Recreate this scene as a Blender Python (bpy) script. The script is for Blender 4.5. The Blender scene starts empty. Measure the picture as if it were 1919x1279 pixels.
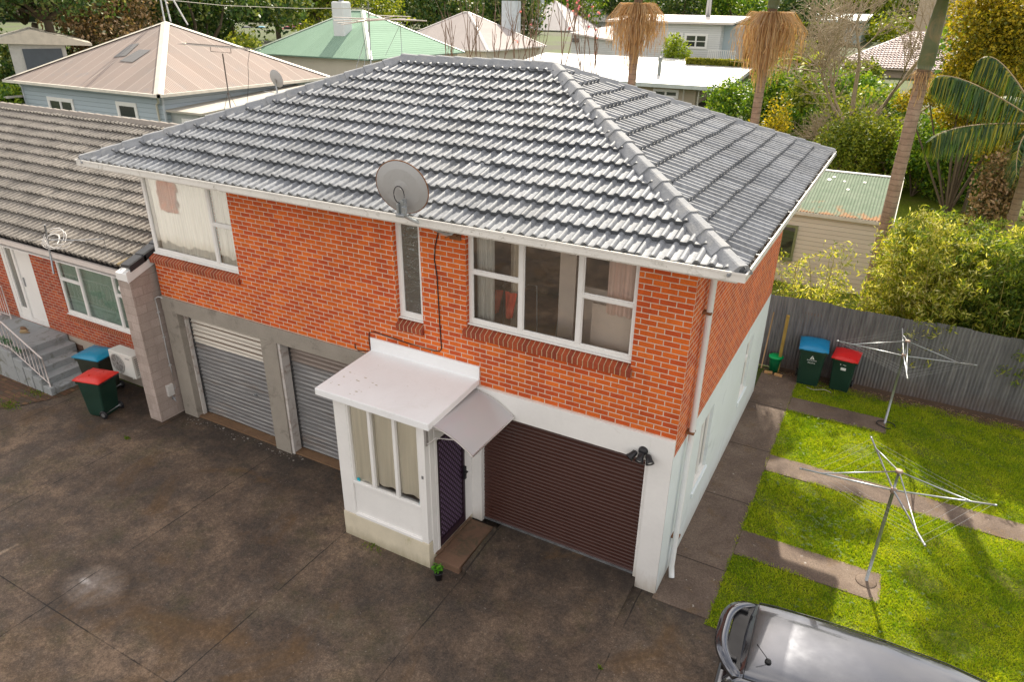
import bpy, bmesh, math, random
import numpy as np
from mathutils import Vector, Matrix
R = math.radians
SC = bpy.context.scene
COL = SC.collection

# ------------------------------------------------------------ camera
CAM = np.array([1.9948, -8.8319, 8.6398])
YAW, PIT, ROL, FPX = -0.4945, 0.4430, 0.0145, 1318.34
def _axes():
    cy, sy, cp, sp = math.cos(YAW), math.sin(YAW), math.cos(PIT), math.sin(PIT)
    fw = np.array([sy*cp, cy*cp, -sp]); rt = np.array([cy, -sy, 0.]); up = np.cross(rt, fw)
    cr, sr = math.cos(ROL), math.sin(ROL)
    return cr*rt+sr*up, -sr*rt+cr*up, fw
RT, UP, FW = _axes()
cd = bpy.data.cameras.new('camera'); cam = bpy.data.objects.new('camera', cd); COL.objects.link(cam)
cd.sensor_width = 36; cd.lens = FPX/1919*36; cd.clip_start = .05; cd.clip_end = 2000
m = Matrix.Identity(4)
for i in range(3):
    m[i][0] = RT[i]; m[i][1] = UP[i]; m[i][2] = -FW[i]; m[i][3] = CAM[i]
cam.matrix_world = m
SC.camera = cam
# ------------------------------------------------------------ light
SUN_EL, SUN_AZ = R(40), math.atan2(-.27, .96)      # azimuth from +Y towards +X
sd = np.array([math.sin(SUN_AZ)*math.cos(SUN_EL), math.cos(SUN_AZ)*math.cos(SUN_EL), math.sin(SUN_EL)])
sl = bpy.data.lights.new('sun', 'SUN'); sl.energy = 5.0; sl.angle = R(.5); sl.color = (1, .91, .76)
so = bpy.data.objects.new('sun', sl); COL.objects.link(so)
so.rotation_euler = Vector(-sd).to_track_quat('-Z', 'Y').to_euler()
so.location = (0, 0, 60)
W = bpy.data.worlds.new('World'); SC.world = W; W.use_nodes = True
nt = W.node_tree; nt.nodes.clear()
sky = nt.nodes.new('ShaderNodeTexSky'); sky.sky_type = 'NISHITA'; sky.sun_disc = False
sky.sun_elevation = SUN_EL; sky.sun_rotation = SUN_AZ; sky.air_density = 1.0; sky.dust_density = 2.5; sky.ozone_density = .6
tc = nt.nodes.new('ShaderNodeTexCoord'); nz = nt.nodes.new('ShaderNodeTexNoise'); nz.inputs['Scale'].default_value = 2.6
nz.inputs['Detail'].default_value = 6; nz.inputs['Roughness'].default_value = .62
cr = nt.nodes.new('ShaderNodeValToRGB'); cr.color_ramp.elements[0].position = .42; cr.color_ramp.elements[1].position = .62
mx = nt.nodes.new('ShaderNodeMix'); mx.data_type = 'RGBA'
mx.inputs['B'].default_value = (14.0, 12.9, 11.8, 1)       # white broken cloud, in the sky texture's own units
bg = nt.nodes.new('ShaderNodeBackground'); bg.inputs['Strength'].default_value = .093
wo = nt.nodes.new('ShaderNodeOutputWorld')
L = nt.links.new
L(tc.outputs['Generated'], nz.inputs['Vector']); L(nz.outputs['Fac'], cr.inputs['Fac'])
ml = nt.nodes.new('ShaderNodeMath'); ml.operation = 'MULTIPLY'; ml.inputs[1].default_value = .9
L(cr.outputs['Color'], ml.inputs[0]); L(ml.outputs[0], mx.inputs['Factor'])
hs = nt.nodes.new('ShaderNodeHueSaturation'); hs.inputs['Saturation'].default_value = .62; L(sky.outputs[0], hs.inputs['Color']); L(hs.outputs[0], mx.inputs['A'])
L(mx.outputs['Result'], bg.inputs['Color']); L(bg.outputs[0], wo.inputs[0])
SC.view_settings.view_transform = 'Standard'; SC.view_settings.look = 'None'
SC.view_settings.exposure = 0.95; SC.view_settings.gamma = 1
SC.cycles.max_bounces = 6; SC.cycles.transparent_max_bounces = 12

# ------------------------------------------------------------ helpers
def ray(u, v):
    return (u-959.5)/FPX*RT - (v-639.5)/FPX*UP + FW
def at(u, v, **k):
    d = ray(u, v); (a, val), = k.items(); i = 'xyz'.index(a); t = (val-CAM[i])/d[i]
    return Vector(CAM+t*d)
def hgt(x, y):
    d = math.hypot(x-CAM[0], y-CAM[1])
    return -.05 + .05*max(0, min(d, 125)-30)
def ground_at(u, v):
    d = ray(u, v); t = 5
    while t < 400:
        p = CAM+t*d
        if p[2] < hgt(p[0], p[1]): break
        t += .25
    return Vector(p)
def link(name, me, mats=None, parent=None):
    o = bpy.data.objects.new(name, me); COL.objects.link(o)
    if mats is not None:
        for x in (mats if isinstance(mats, (list, tuple)) else [mats]): me.materials.append(x)
    if parent is not None: o.parent = parent
    return o
def origin(o):
    v = Vector((0, 0, 0))
    while o is not None: v = v+o.location; o = o.parent
    return v
def boxuv(bm):
    uv = bm.loops.layers.uv.verify()
    for f in bm.faces:
        n = f.normal; a = max(range(3), key=lambda i: abs(n[i]))
        for l in f.loops:
            c = l.vert.co
            l[uv].uv = (c.x, c.y) if a == 2 else ((c.y+.11, c.z) if a == 0 else (c.x, c.z))
def obj(name, bm, mat, parent=None, uv=False, smooth=False):
    bm.normal_update()
    if uv: boxuv(bm)
    if parent is not None:
        o = origin(parent)
        if o.length > 0: bmesh.ops.translate(bm, vec=-o, verts=bm.verts)
    me = bpy.data.meshes.new(name); bm.to_mesh(me); bm.free()
    if smooth:
        me.polygons.foreach_set('use_smooth', [True]*len(me.polygons))
    return link(name, me, mat, parent)
def thing(name, label, cat, loc=(0, 0, 0), group=None):
    o = bpy.data.objects.new(name, None); COL.objects.link(o); o.location = loc; o.empty_display_size = .2
    return tag(o, label, cat, group)
def tag(o, label, cat, group=None):
    o['label'] = label; o['category'] = cat
    if group: o['group'] = group
    return o
def struct(o, kind='structure'):
    o['kind'] = kind; return o
def kids(o): return [c for c in bpy.data.objects if c.parent == o]
def copy_tree(o, parent=None):
    c = o.copy(); COL.objects.link(c); c.parent = parent
    for ch in kids(o): copy_tree(ch, c)
    return c
def BM(): return bmesh.new()
def box(bm, x0, x1, y0, y1, z0, z1, bev=0, mat=0):
    vs = [bm.verts.new((x, y, z)) for z in (z0, z1) for y in (y0, y1) for x in (x0, x1)]
    fs = [bm.faces.new([vs[i] for i in q]) for q in ((0, 2, 3, 1), (4, 5, 7, 6), (0, 1, 5, 4), (2, 6, 7, 3), (0, 4, 6, 2), (1, 3, 7, 5))]
    for f in fs: f.material_index = mat
    if bev:
        es = list({e for f in fs for e in f.edges})
        bmesh.ops.bevel(bm, geom=es, offset=bev, segments=2, affect='EDGES', profile=.5)
    return vs
def bx(*a, **k):
    bm = BM(); box(bm, *a, **k); return bm
def poly(bm, pts, mat=0):
    f = bm.faces.new([bm.verts.new(p) for p in pts]); f.material_index = mat; return f
def prism(bm, pts, off, mat=0):
    """closed prism: polygon pts extruded by the vector off"""
    off = Vector(off); a = [bm.verts.new(p) for p in pts]; b = [bm.verts.new(Vector(p)+off) for p in pts]
    n = len(a); fs = [bm.faces.new(a), bm.faces.new(b[::-1])]
    for i in range(n): fs.append(bm.faces.new([a[i], b[i], b[(i+1) % n], a[(i+1) % n]]))
    for f in fs: f.material_index = mat
    bmesh.ops.recalc_face_normals(bm, faces=fs)
def tube(bm, pts, rad, seg=8, cap=True, mat=0):
    pts = [Vector(p) for p in pts]; n = len(pts)
    rad = rad if isinstance(rad, (list, tuple)) else [rad]*n
    rings = []; ref = None
    for i, p in enumerate(pts):
        d = (pts[min(i+1, n-1)]-pts[max(i-1, 0)]).normalized()
        if ref is None: ref = Vector((0, 0, 1)) if abs(d.z) < .9 else Vector((1, 0, 0))
        u = d.cross(ref).normalized(); w = d.cross(u).normalized(); ref = -w if False else ref
        rings.append([bm.verts.new(p+rad[i]*(math.cos(2*math.pi*k/seg)*u+math.sin(2*math.pi*k/seg)*w)) for k in range(seg)])
    for a, b in zip(rings, rings[1:]):
        for k in range(seg):
            f = bm.faces.new([a[k], a[(k+1) % seg], b[(k+1) % seg], b[k]]); f.material_index = mat; f.smooth = True
    if cap and seg > 2:
        bm.faces.new(rings[0]).material_index = mat; bm.faces.new(rings[-1][::-1]).material_index = mat
def tb(pts, rad, seg=8):
    bm = BM(); tube(bm, pts, rad, seg); return bm
def lathe(bm, prof, seg=24, c=(0, 0, 0), M=None, cap=True):
    rings = []
    for r, z in prof:
        ring = []
        for k in range(seg):
            v = Vector((r*math.cos(2*math.pi*k/seg), r*math.sin(2*math.pi*k/seg), z))
            if M is not None: v = M @ v
            ring.append(bm.verts.new(v+Vector(c)))
        rings.append(ring)
    for a, b in zip(rings, rings[1:]):
        for k in range(seg):
            f = bm.faces.new([a[k], a[(k+1) % seg], b[(k+1) % seg], b[k]]); f.smooth = True
    if cap: bm.faces.new(rings[0][::-1]); bm.faces.new(rings[-1])
def npmesh(name, V, F, mat, parent=None, mi=None):
    """mesh from numpy arrays; F is (M,k)"""
    V = np.asarray(V, dtype=np.float32); F = np.asarray(F, dtype=np.int32)
    if parent is not None:
        o = origin(parent); V = V-np.array(o, dtype=np.float32)
    me = bpy.data.meshes.new(name); M_, k = F.shape
    me.vertices.add(len(V)); me.vertices.foreach_set('co', V.ravel())
    me.loops.add(M_*k); me.loops.foreach_set('vertex_index', F.ravel())
    me.polygons.add(M_); me.polygons.foreach_set('loop_start', np.arange(0, M_*k, k, dtype=np.int32))
    me.polygons.foreach_set('loop_total', np.full(M_, k, dtype=np.int32))
    me.update(calc_edges=True)
    o = link(name, me, mat, parent)
    if mi is not None: me.polygons.foreach_set('material_index', np.asarray(mi, dtype=np.int32))
    return o
def text(name, s, size, mat, parent, loc, rot, ext=.002, al='CENTER'):
    cu = bpy.data.curves.new(name, 'FONT'); cu.body = s; cu.size = size; cu.extrude = ext; cu.align_x = al
    t = bpy.data.objects.new(name, cu); COL.objects.link(t)
    dg = bpy.context.evaluated_depsgraph_get(); me = bpy.data.meshes.new_from_object(t.evaluated_get(dg))
    bpy.data.objects.remove(t)
    o = link(name, me, mat, parent); me.materials.clear(); me.materials.append(mat)
    o.location = loc; o.rotation_euler = rot; return o

# ------------------------------------------------------------ materials
class NT:
    def __init__(s, name):
        s.m = bpy.data.materials.new(name); s.m.use_nodes = True; s.t = s.m.node_tree
        s.b = s.t.nodes['Principled BSDF']; s.out = s.t.nodes['Material Output']
    def n(s, typ, **k):
        x = s.t.nodes.new('ShaderNode'+typ)
        for a, v in k.items():
            if a in ('operation', 'data_type', 'blend_type', 'noise_dimensions', 'feature', 'wave_type', 'bands_direction', 'interpolation_type', 'invert', 'wave_profile'): setattr(x, a, v)
            else: x.inputs[a.replace('_', ' ')].default_value = v
        return x
    def l(s, a, b): s.t.links.new(a, b)
    def math(s, op, a, b=None, c=None):
        x = s.n('Math', operation=op)
        for i, v in enumerate((a, b, c)):
            if v is None: continue
            if isinstance(v, (int, float)): x.inputs[i].default_value = v
            else: s.l(v, x.inputs[i])
        return x.outputs[0]
    def pos(s): return s.n('NewGeometry').outputs['Position']
    def uv(s): return s.n('TexCoord').outputs['UV']
    def xyz(s, v):
        x = s.n('SeparateXYZ'); s.l(v, x.inputs[0]); return x.outputs
    def comb(s, a, b, c=0.):
        x = s.n('CombineXYZ')
        for i, v in enumerate((a, b, c)):
            if isinstance(v, (int, float)): x.inputs[i].default_value = v
            else: s.l(v, x.inputs[i])
        return x.outputs[0]
    def scl(s, v, k):
        x = s.n('VectorMath', operation='MULTIPLY'); s.l(v, x.inputs[0]); x.inputs[1].default_value = k; return x.outputs[0]
    def noise(s, v, scale, det=4, rough=.6, dist=0):
        x = s.n('TexNoise', Scale=scale, Detail=det, Roughness=rough, Distortion=dist); s.l(v, x.inputs['Vector']); return x.outputs['Fac']
    def ramp(s, f, stops, const=False):
        x = s.n('ValToRGB'); e = x.color_ramp.elements
        if const: x.color_ramp.interpolation = 'CONSTANT'
        while len(e) < len(stops): e.new(.5)
        for q, (p, c) in zip(e, stops):
            q.position = p; q.color = (c, c, c, 1) if isinstance(c, (int, float)) else (*c, 1)
        s.l(f, x.inputs[0]); return x.outputs[0]
    def mix(s, f, a, b, bt='MIX'):
        x = s.n('Mix', data_type='RGBA', blend_type=bt)
        for q, v in ((x.inputs['Factor'], f), (x.inputs['A'], a), (x.inputs['B'], b)):
            if isinstance(v, (int, float)): q.default_value = v
            elif isinstance(v, tuple): q.default_value = (*v, 1)
            else: s.l(v, q)
        return x.outputs['Result']
    def bump(s, h, strength, dist=.01):
        x = s.n('Bump', Strength=strength, Distance=dist); s.l(h, x.inputs['Height']); s.l(x.outputs[0], s.b.inputs['Normal']); return x
    def base(s, c):
        if isinstance(c, tuple): s.b.inputs['Base Color'].default_value = (*c, 1)
        else: s.l(c, s.b.inputs['Base Color'])
    def set(s, **k):
        for a, v in k.items():
            q = s.b.inputs[a.replace('_', ' ')]
            if isinstance(v, (int, float)): q.default_value = v
            elif isinstance(v, tuple): q.default_value = (*v, 1) if len(v) == 3 else v
            else: s.l(v, q)
def mul(c, k): return tuple(min(1, x*k) for x in c)
def plain(name, c, rough=.6, var=.18, scale=3., metal=0, bump=.0, bscale=60, dirt=None, dscale=1.2, damt=.55, spec=.4, coat=0, grime=None):
    """painted / weathered surface: broad and fine tone variation, optional dirt of another colour"""
    n = NT(name); p = n.pos()
    a = n.noise(p, scale, 5, .65); b = n.noise(p, scale*14, 3, .6)
    f = n.math('ADD', n.math('MULTIPLY', a, .7), n.math('MULTIPLY', b, .3))
    col = n.ramp(f, [(.3, mul(c, 1-var)), (.5, c), (.7, mul(c, 1+var*.8))])
    if dirt:
        q = n.noise(p, dscale, 8, .72, .6)
        col = n.mix(n.ramp(q, [(damt, 0.), (min(1, damt+.16), 1.)]), col, dirt)
    if grime:
        z_ = n.xyz(p)[2]; gm = n.math('ADD', n.math('MULTIPLY', n.math('SUBTRACT', grime[0], z_), grime[2]), n.math('MULTIPLY', n.math('SUBTRACT', n.noise(n.scl(p, (1, 1, .25)), 6, 6, .7), .5), .9)); col = n.mix(n.ramp(gm, [(.1, 0.), (.75, .7)]), col, grime[1])
    n.base(col); n.set(Roughness=n.ramp(a, [(.3, max(.05, rough-.1)), (.7, min(1, rough+.1))]), Metallic=metal, Specular_IOR_Level=spec, Coat_Weight=coat)
    if bump: n.bump(n.noise(p, bscale, 4, .6), bump, .01)
    return n.m
def brick_mat(name, pal, mortar=(.55, .46, .38), bw=.24, bh=.0859, mw=.012, stagger=.5, tone=1.0):
    n = NT(name); u, v, _ = n.xyz(n.uv())
    row = n.math('FLOOR', n.math('DIVIDE', v, bh))
    fv = n.math('FRACT', n.math('DIVIDE', v, bh))
    us = n.math('ADD', n.math('DIVIDE', u, bw), n.math('MULTIPLY', n.math('FLOORED_MODULO', row, 2.), stagger))
    cell = n.math('FLOOR', us); fu = n.math('FRACT', us)
    wob = n.math('MULTIPLY', n.math('SUBTRACT', n.noise(n.pos(), 26, 3), .5), .006)
    du = n.math('MULTIPLY', n.math('MINIMUM', fu, n.math('SUBTRACT', 1., fu)), bw)
    dv = n.math('MULTIPLY', n.math('MINIMUM', fv, n.math('SUBTRACT', 1., fv)), bh)
    d = n.math('ADD', n.math('MINIMUM', du, dv), wob)
    mask = n.math('MINIMUM', 1., n.math('MAXIMUM', n.math('MULTIPLY', n.math('SUBTRACT', d, mw*.42), 260.), 0.))
    wn = n.n('TexWhiteNoise', noise_dimensions='2D'); n.l(n.comb(cell, row), wn.inputs['Vector'])
    k = len(pal); col = n.ramp(wn.outputs['Value'], [(i/k, c) for i, c in enumerate(pal)], True)
    sp = n.noise(n.pos(), 55, 4, .7); big = n.noise(n.pos(), .9, 4, .6)
    col = n.mix(1., col, n.ramp(sp, [(.3, .74), (.55, 1.), (.75, 1.12)]), 'MULTIPLY')
    col = n.mix(1., col, n.ramp(big, [(.35, .86*tone), (.65, 1.06*tone)]), 'MULTIPLY')
    stk = n.noise(n.scl(n.pos(), (2.6, 2.6, .28)), 1.5, 5, .65); col = n.mix(1., col, n.ramp(stk, [(.32, .84), (.5, 1.), (.7, 1.05)]), 'MULTIPLY')
    mc = n.mix(n.ramp(n.noise(n.pos(), 5, 5), [(.35, 0.), (.7, 1.)]), mortar, mul(mortar, .72))
    n.base(n.mix(mask, mc, col)); n.set(Roughness=.78, Specular_IOR_Level=.3)
    h = n.math('ADD', n.math('MULTIPLY', mask, 1.), n.math('MULTIPLY', sp, .25)); n.bump(h, .7, .006)
    return n.m
def leaf_mat(name, cols, rough=.45, trans=.35, tcol=None, scale=.8, wt=(.6, .45)):
    n = NT(name); g = n.n('NewGeometry')
    big = n.noise(g.outputs['Position'], scale, 3, .6)
    f = n.math('ADD', n.math('MULTIPLY', g.outputs['Random Per Island'], wt[0]), n.math('MULTIPLY', big, wt[1]))
    k = len(cols); col = n.ramp(f, [(.12+.76*i/(k-1), c) for i, c in enumerate(cols)])
    n.base(col); n.set(Roughness=min(.75, rough+.14), Specular_IOR_Level=.3)
    t = n.n('BsdfTranslucent'); n.l(n.mix(1., col, tcol or (1.35, 1.25, .45), 'MULTIPLY'), t.inputs['Color'])
    m_ = n.n('MixShader'); m_.inputs[0].default_value = trans
    n.l(n.b.outputs[0], m_.inputs[1]); n.l(t.outputs[0], m_.inputs[2]); n.l(m_.outputs[0], n.out.inputs[0])
    return n.m
def glass_mat(name, tint=(.96, .96, .94), refl=.12, rough=.02, bumpy=0, opq=.0, dirt=(.5, .5, .45)):
    n = NT(name); n.t.nodes.remove(n.b)
    tr = n.n('BsdfTransparent'); tr.inputs[0].default_value = (*tint, 1)
    gl = n.n('BsdfGlossy'); gl.inputs['Roughness'].default_value = rough
    fr = n.n('Fresnel'); fr.inputs[0].default_value = 1.5
    f = n.math('ADD', n.math('MULTIPLY', fr.outputs[0], 1.6), refl)
    m_ = n.n('MixShader'); n.l(f, m_.inputs[0]); n.l(tr.outputs[0], m_.inputs[1]); n.l(gl.outputs[0], m_.inputs[2])
    b_ = n.n('Bump', Strength=.12 if not bumpy else bumpy, Distance=.02); n.l(n.noise(n.pos(), 1.6 if not bumpy else 14., 2), b_.inputs['Height'])
    n.l(b_.outputs[0], gl.inputs['Normal']); last = m_.outputs[0]
    if opq:
        df = n.n('BsdfDiffuse'); df.inputs[0].default_value = (*dirt, 1)
        m2 = n.n('MixShader'); m2.inputs[0].default_value = opq; n.l(last, m2.inputs[1]); n.l(df.outputs[0], m2.inputs[2]); last = m2.outputs[0]
    n.l(last, n.out.inputs[0]); return n.m
def cloth_mat(name, c, freq=26., amp=.25):
    n = NT(name); x, y, z = n.xyz(n.pos())
    q = n.comb(n.math('MULTIPLY', n.math('ADD', x, y), freq), n.math('MULTIPLY', z, .6), 0.)
    f = n.noise(q, 1., 3, .5)
    n.base(n.ramp(f, [(.3, mul(c, 1-amp)), (.7, mul(c, 1+amp*.4))])); n.set(Roughness=.9, Specular_IOR_Level=.1)
    return n.m

WHITE = plain('white_paint', (.80, .79, .77), .45, .05, 2., bump=.05, dirt=(.62, .58, .50), damt=.62)
WHITE2 = plain('white_render', (.78, .77, .75), .7, .06, 1.2, bump=.25, bscale=22, dirt=(.62, .60, .56), damt=.6, grime=(.45, (.40, .33, .24), 1.3))
PALEBLUE = plain('pale_side_render', (.74, .80, .82), .75, .06, 1.2, bump=.3, bscale=18, dirt=(.60, .66, .68), damt=.58, grime=(.4, (.42, .40, .33), 1.3))
GUTTER = plain('gutter_paint', (.74, .72, .68), .45, .08, 2.5, dirt=(.36, .34, .29), dscale=7, damt=.56)
CREAMC = plain('cream_plinth', (.62, .56, .43), .85, .12, 3, bump=.3, bscale=30, dirt=(.36, .33, .14), damt=.6, grime=(.22, (.20, .17, .09), 2.2))
CONC = plain('old_concrete', (.30, .27, .23), .9, .16, 2.2, bump=.4, bscale=40, dirt=(.16, .14, .12), dscale=2.5, damt=.55)
CONCL = plain('grey_step_concrete', (.30, .32, .33), .85, .14, 3, bump=.3, bscale=40, dirt=(.13, .13, .10), dscale=3, damt=.52)
BLACK = plain('black_plastic', (.015, .015, .018), .4, .2, 4)
DARKV = plain('void_dark', (.02, .018, .016), .9, .2, 4)
STEEL = plain('galvanised_steel', (.36, .38, .40), .42, .16, 8, metal=.75)
RUST = plain('rusty_iron', (.20, .09, .04), .85, .3, 9, bump=.3)
WIRE = plain('line_wire', (.55, .56, .56), .4, .1, 5, metal=.3)
BRICK = brick_mat('red_brick', [(.70, .132, .018), (.64, .110, .017), (.73, .148, .019), (.66, .120, .018), (.56, .088, .018), (.70, .138, .018), (.61, .100, .018), (.56, .086, .019), (.76, .160, .022)], (.74, .58, .46), mw=.0120)
BRICK2 = brick_mat('red_brick_neighbour', [(.46, .085, .032), (.40, .070, .030), (.52, .11, .035), (.34, .06, .03), (.44, .08, .03)], (.52, .42, .33))
SILLB = brick_mat('sill_brick', [(.34, .068, .030), (.40, .080, .030), (.30, .06, .03), (.37, .072, .03)], (.56, .42, .26), bw=.0853, bh=3., mw=.010, stagger=0)
GLASS = glass_mat('window_glass', refl=.10)
GLASSD = glass_mat('dark_glass', (.35, .38, .38), .12)
TEXTG = glass_mat('patterned_glass', (.42, .40, .35), .16, .12, bumpy=1.0, opq=.12)
def corrugated_mat(name, c, c2, period, axis, sheet=.76, rough=.75, stripe=.10, dirt=None, damt=.55, metal=0.):
    n = NT(name); p = n.pos(); s_ = n.xyz(p)[axis]
    w = n.math('SINE', n.math('MULTIPLY', s_, 2*math.pi/period))
    sh = n.n('TexWhiteNoise', noise_dimensions='1D'); n.l(n.math('FLOOR', n.math('DIVIDE', s_, sheet)), sh.inputs['W'])
    col = n.mix(n.noise(p, .5, 6, .65), c, c2)
    col = n.mix(1., col, n.ramp(sh.outputs['Value'], [(0., 1-stripe), (1., 1.+stripe)]), 'MULTIPLY')
    edge = n.math('LESS_THAN', n.math('FRACT', n.math('DIVIDE', s_, sheet)), .05)
    col = n.mix(n.math('MULTIPLY', edge, .3), col, mul(c, 1.25))
    if dirt: col = n.mix(n.ramp(n.noise(p, 1.3, 7, .7, .5), [(damt, 0.), (damt+.12, 1.)]), col, dirt)
    n.base(col); n.set(Roughness=.95, Metallic=metal, Specular_IOR_Level=.03)
    n.bump(w, .35, period*.12); return n.m
def board_mat(name, c, h=.15, dark=.45, rough=.6):
    """horizontal weatherboards: lapped steps as relief plus the thin gap line of each board"""
    n = NT(name); p = n.pos(); z = n.xyz(p)[2]; f = n.math('FRACT', n.math('DIVIDE', z, h))
    wn = n.n('TexWhiteNoise', noise_dimensions='1D'); n.l(n.math('FLOOR', n.math('DIVIDE', z, h)), wn.inputs['W'])
    col = n.mix(1., n.mix(n.noise(p, 1.2, 5), mul(c, .93), mul(c, 1.05)), n.ramp(wn.outputs['Value'], [(0, .95), (1, 1.04)]), 'MULTIPLY')
    col = n.mix(n.math('LESS_THAN', f, .09), col, mul(c, dark))
    n.base(col); n.set(Roughness=rough); n.bump(n.math('SUBTRACT', 1., f), 1., h*.14); return n.m
# ============================================================ tiled roofs
def tile_mat(name, c, c2, var=.18, rough=.5, spots=None, samt=.62, lichen=False):
    n = NT(name); u, v, _ = n.xyz(n.uv())
    wn = n.n('TexWhiteNoise', noise_dimensions='2D'); n.l(n.comb(n.math('FLOOR', u), n.math('FLOOR', v)), wn.inputs['Vector'])
    p = n.pos()
    col = n.mix(n.noise(p, .6, 6, .65), c, c2)
    col = n.mix(1., col, n.ramp(wn.outputs['Value'], [(0., 1-var), (1., 1+var)]), 'MULTIPLY')
    col = n.mix(1., col, n.ramp(n.noise(p, 18, 5, .7), [(.3, .68), (.5, 1.), (.75, 1.3)]), 'MULTIPLY')
    if spots: col = n.mix(n.ramp(n.noise(p, 2.4, 8, .75, .4), [(samt, 0.), (samt+.1, .8)]), col, spots)
    if lichen:
        xx, yy, _z = n.xyz(p); k = n.math('MULTIPLY', n.math('MAXIMUM', 0., n.math('SUBTRACT', 1.3, yy)), n.math('MAXIMUM', 0., n.math('ADD', xx, 13.6))); k = n.math('ADD', n.math('MULTIPLY', k, .10), n.noise(n.comb(n.math('MULTIPLY', xx, 5.), yy, 0.), 1.6, 5, .7)); col = n.mix(n.ramp(k, [(.74, 0.), (.92, .85)]), col, (.34, .23, .05))
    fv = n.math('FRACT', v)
    col = n.mix(1., col, n.ramp(fv, [(0., .38), (.035, .62), (.11, 1.)]), 'MULTIPLY')   # course shadow painted into the colour along each tile's nose
    n.base(col); n.set(Roughness=rough, Specular_IOR_Level=.22); n.bump(n.noise(p, 60, 4, .7), .35, .004)
    return n.m
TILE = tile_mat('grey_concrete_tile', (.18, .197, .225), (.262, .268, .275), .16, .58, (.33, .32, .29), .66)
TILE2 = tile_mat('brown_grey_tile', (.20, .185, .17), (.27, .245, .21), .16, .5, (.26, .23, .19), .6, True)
CAP = plain('ridge_cap', (.27, .28, .295), .85, .25, 4, spec=.12, bump=.7, bscale=30, dirt=(.35, .35, .345), dscale=3, damt=.48)
CAP2 = plain('ridge_cap_brown', (.25, .22, .19), .7, .14, 4, bump=.4, bscale=40)
def tile_sheet(O, ud, sd_, Wd, Ls, per=.184, g=.387, fine=True, amp=.044, jit=.006, seed=1):
    rng = np.random.default_rng(seed); O = np.array(O, float); ud = np.array(ud, float); sd_ = np.array(sd_, float)
    nn = np.cross(ud, sd_); nn /= np.linalg.norm(nn); nn = nn if nn[2] > 0 else -nn
    ts = np.array([0, .08, .17, .25, .33, .42, .5, .55, .93, .965]) if fine else np.array([0, .12, .25, .38, .5, .75])
    hs = np.where(ts < .5, amp*np.sin(np.pi*np.clip(ts/.5, 0, 1))**.75, 0.)
    if fine: hs[-2:] = [0, .006]
    npd = int(Wd/per)+2; us = (np.arange(npd)[:, None]+ts[None]).ravel()*per
    hh = np.tile(hs, npd); nc = int(math.ceil(Ls/g)); n = len(us)
    tile = np.floor(us/(2*per)).astype(int); V = []; F = []; UVs = []
    for i in range(nc):
        dj = rng.normal(0, jit, tile.max()+2)[tile]; ds = rng.normal(0, .006, tile.max()+2)[tile]
        s0 = i*g-.02+ds; s1 = min((i+1)*g+.03, Ls+.02)+0*us
        b0 = (s0, hh+.012+dj); b1 = (s0, hh+.074+dj); b2 = (s1, hh+.010+dj)
        base = len(V)*n
        for (s_, h_), vv in ((b0, i+.001), (b1, i+.02), (b2, i+.98)):
            V.append(O+us[:, None]*ud+s_[:, None]*sd_+h_[:, None]*nn)
            UVs.append(np.stack([us/(2*per), np.full(n, vv)], 1))
        a = np.arange(n-1)
        for r in (0, 1):
            q = base+r*n+a; F.append(np.stack([q, q+1, q+n+1, q+n], 1))
    V = np.concatenate(V); F = np.concatenate(F); U = np.concatenate(UVs)
    return V, F, U
def clip(me, planes):
    bm = bmesh.new(); bm.from_mesh(me)
    for co, no in planes:
        bmesh.ops.bisect_plane(bm, geom=bm.verts[:]+bm.edges[:]+bm.faces[:], plane_co=co, plane_no=no, clear_outer=True, dist=1e-5)
    bm.to_mesh(me); bm.free()
def tiled(name, parent, O, ud, sd_, Wd, Ls, planes, mat, **k):
    V, F, U = tile_sheet(O, ud, sd_, Wd, Ls, **k)
    o = npmesh(name, V, F, mat, parent); me = o.data
    uvl = me.uv_layers.new(name='UVMap'); uvl.data.foreach_set('uv', U[F.ravel()].astype(np.float32).ravel())
    off = origin(parent); clip(me, [(Vector(c)-off, Vector(n_)) for c, n_ in planes])
    me.polygons.foreach_set('use_smooth', [True]*len(me.polygons)); me.set_sharp_from_angle(angle=R(50)); return o
def caps(name, parent, a, b, mat, w=.155, h=.085, seg=.42, drop=.03):
    """row of overlapping ridge or hip tiles from a (low end) to b"""
    a = Vector(a); b = Vector(b); d = (b-a); ln = d.length; d.normalize(); n = max(1, int(round(ln/seg))); bm = BM()
    side = d.cross(Vector((0, 0, 1))).normalized(); up = side.cross(d).normalized(); rr = random.Random(5)
    for i in range(n):
        for_, (s0, s1) = 0, (i*ln/n-.03, (i+1)*ln/n+.015)
        rs = []
        jy = rr.uniform(-.008, .008)
        for s_, k, lift in ((s0, 1.1, .022), (s1, .93, .0)):
            pr = [(-w*k, -drop-.03), (-w*k*.97, -drop), (-w*k*.42, h*.85), (-w*k*.3, h), (w*k*.3, h), (w*k*.42, h*.85), (w*k*.97, -drop), (w*k, -drop-.03)]
            rs.append([bm.verts.new(a+d*s_+side*(x+jy)+up*(y+lift)) for x, y in pr])
        m_ = len(rs[0])
        for k in range(m_-1): bm.faces.new([rs[0][k], rs[0][k+1], rs[1][k+1], rs[1][k]])
        # mortar-filled open end
        bm.faces.new(rs[0][::-1])
    bmesh.ops.recalc_face_normals(bm, faces=bm.faces)
    return obj(name, bm, mat, parent)

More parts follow.
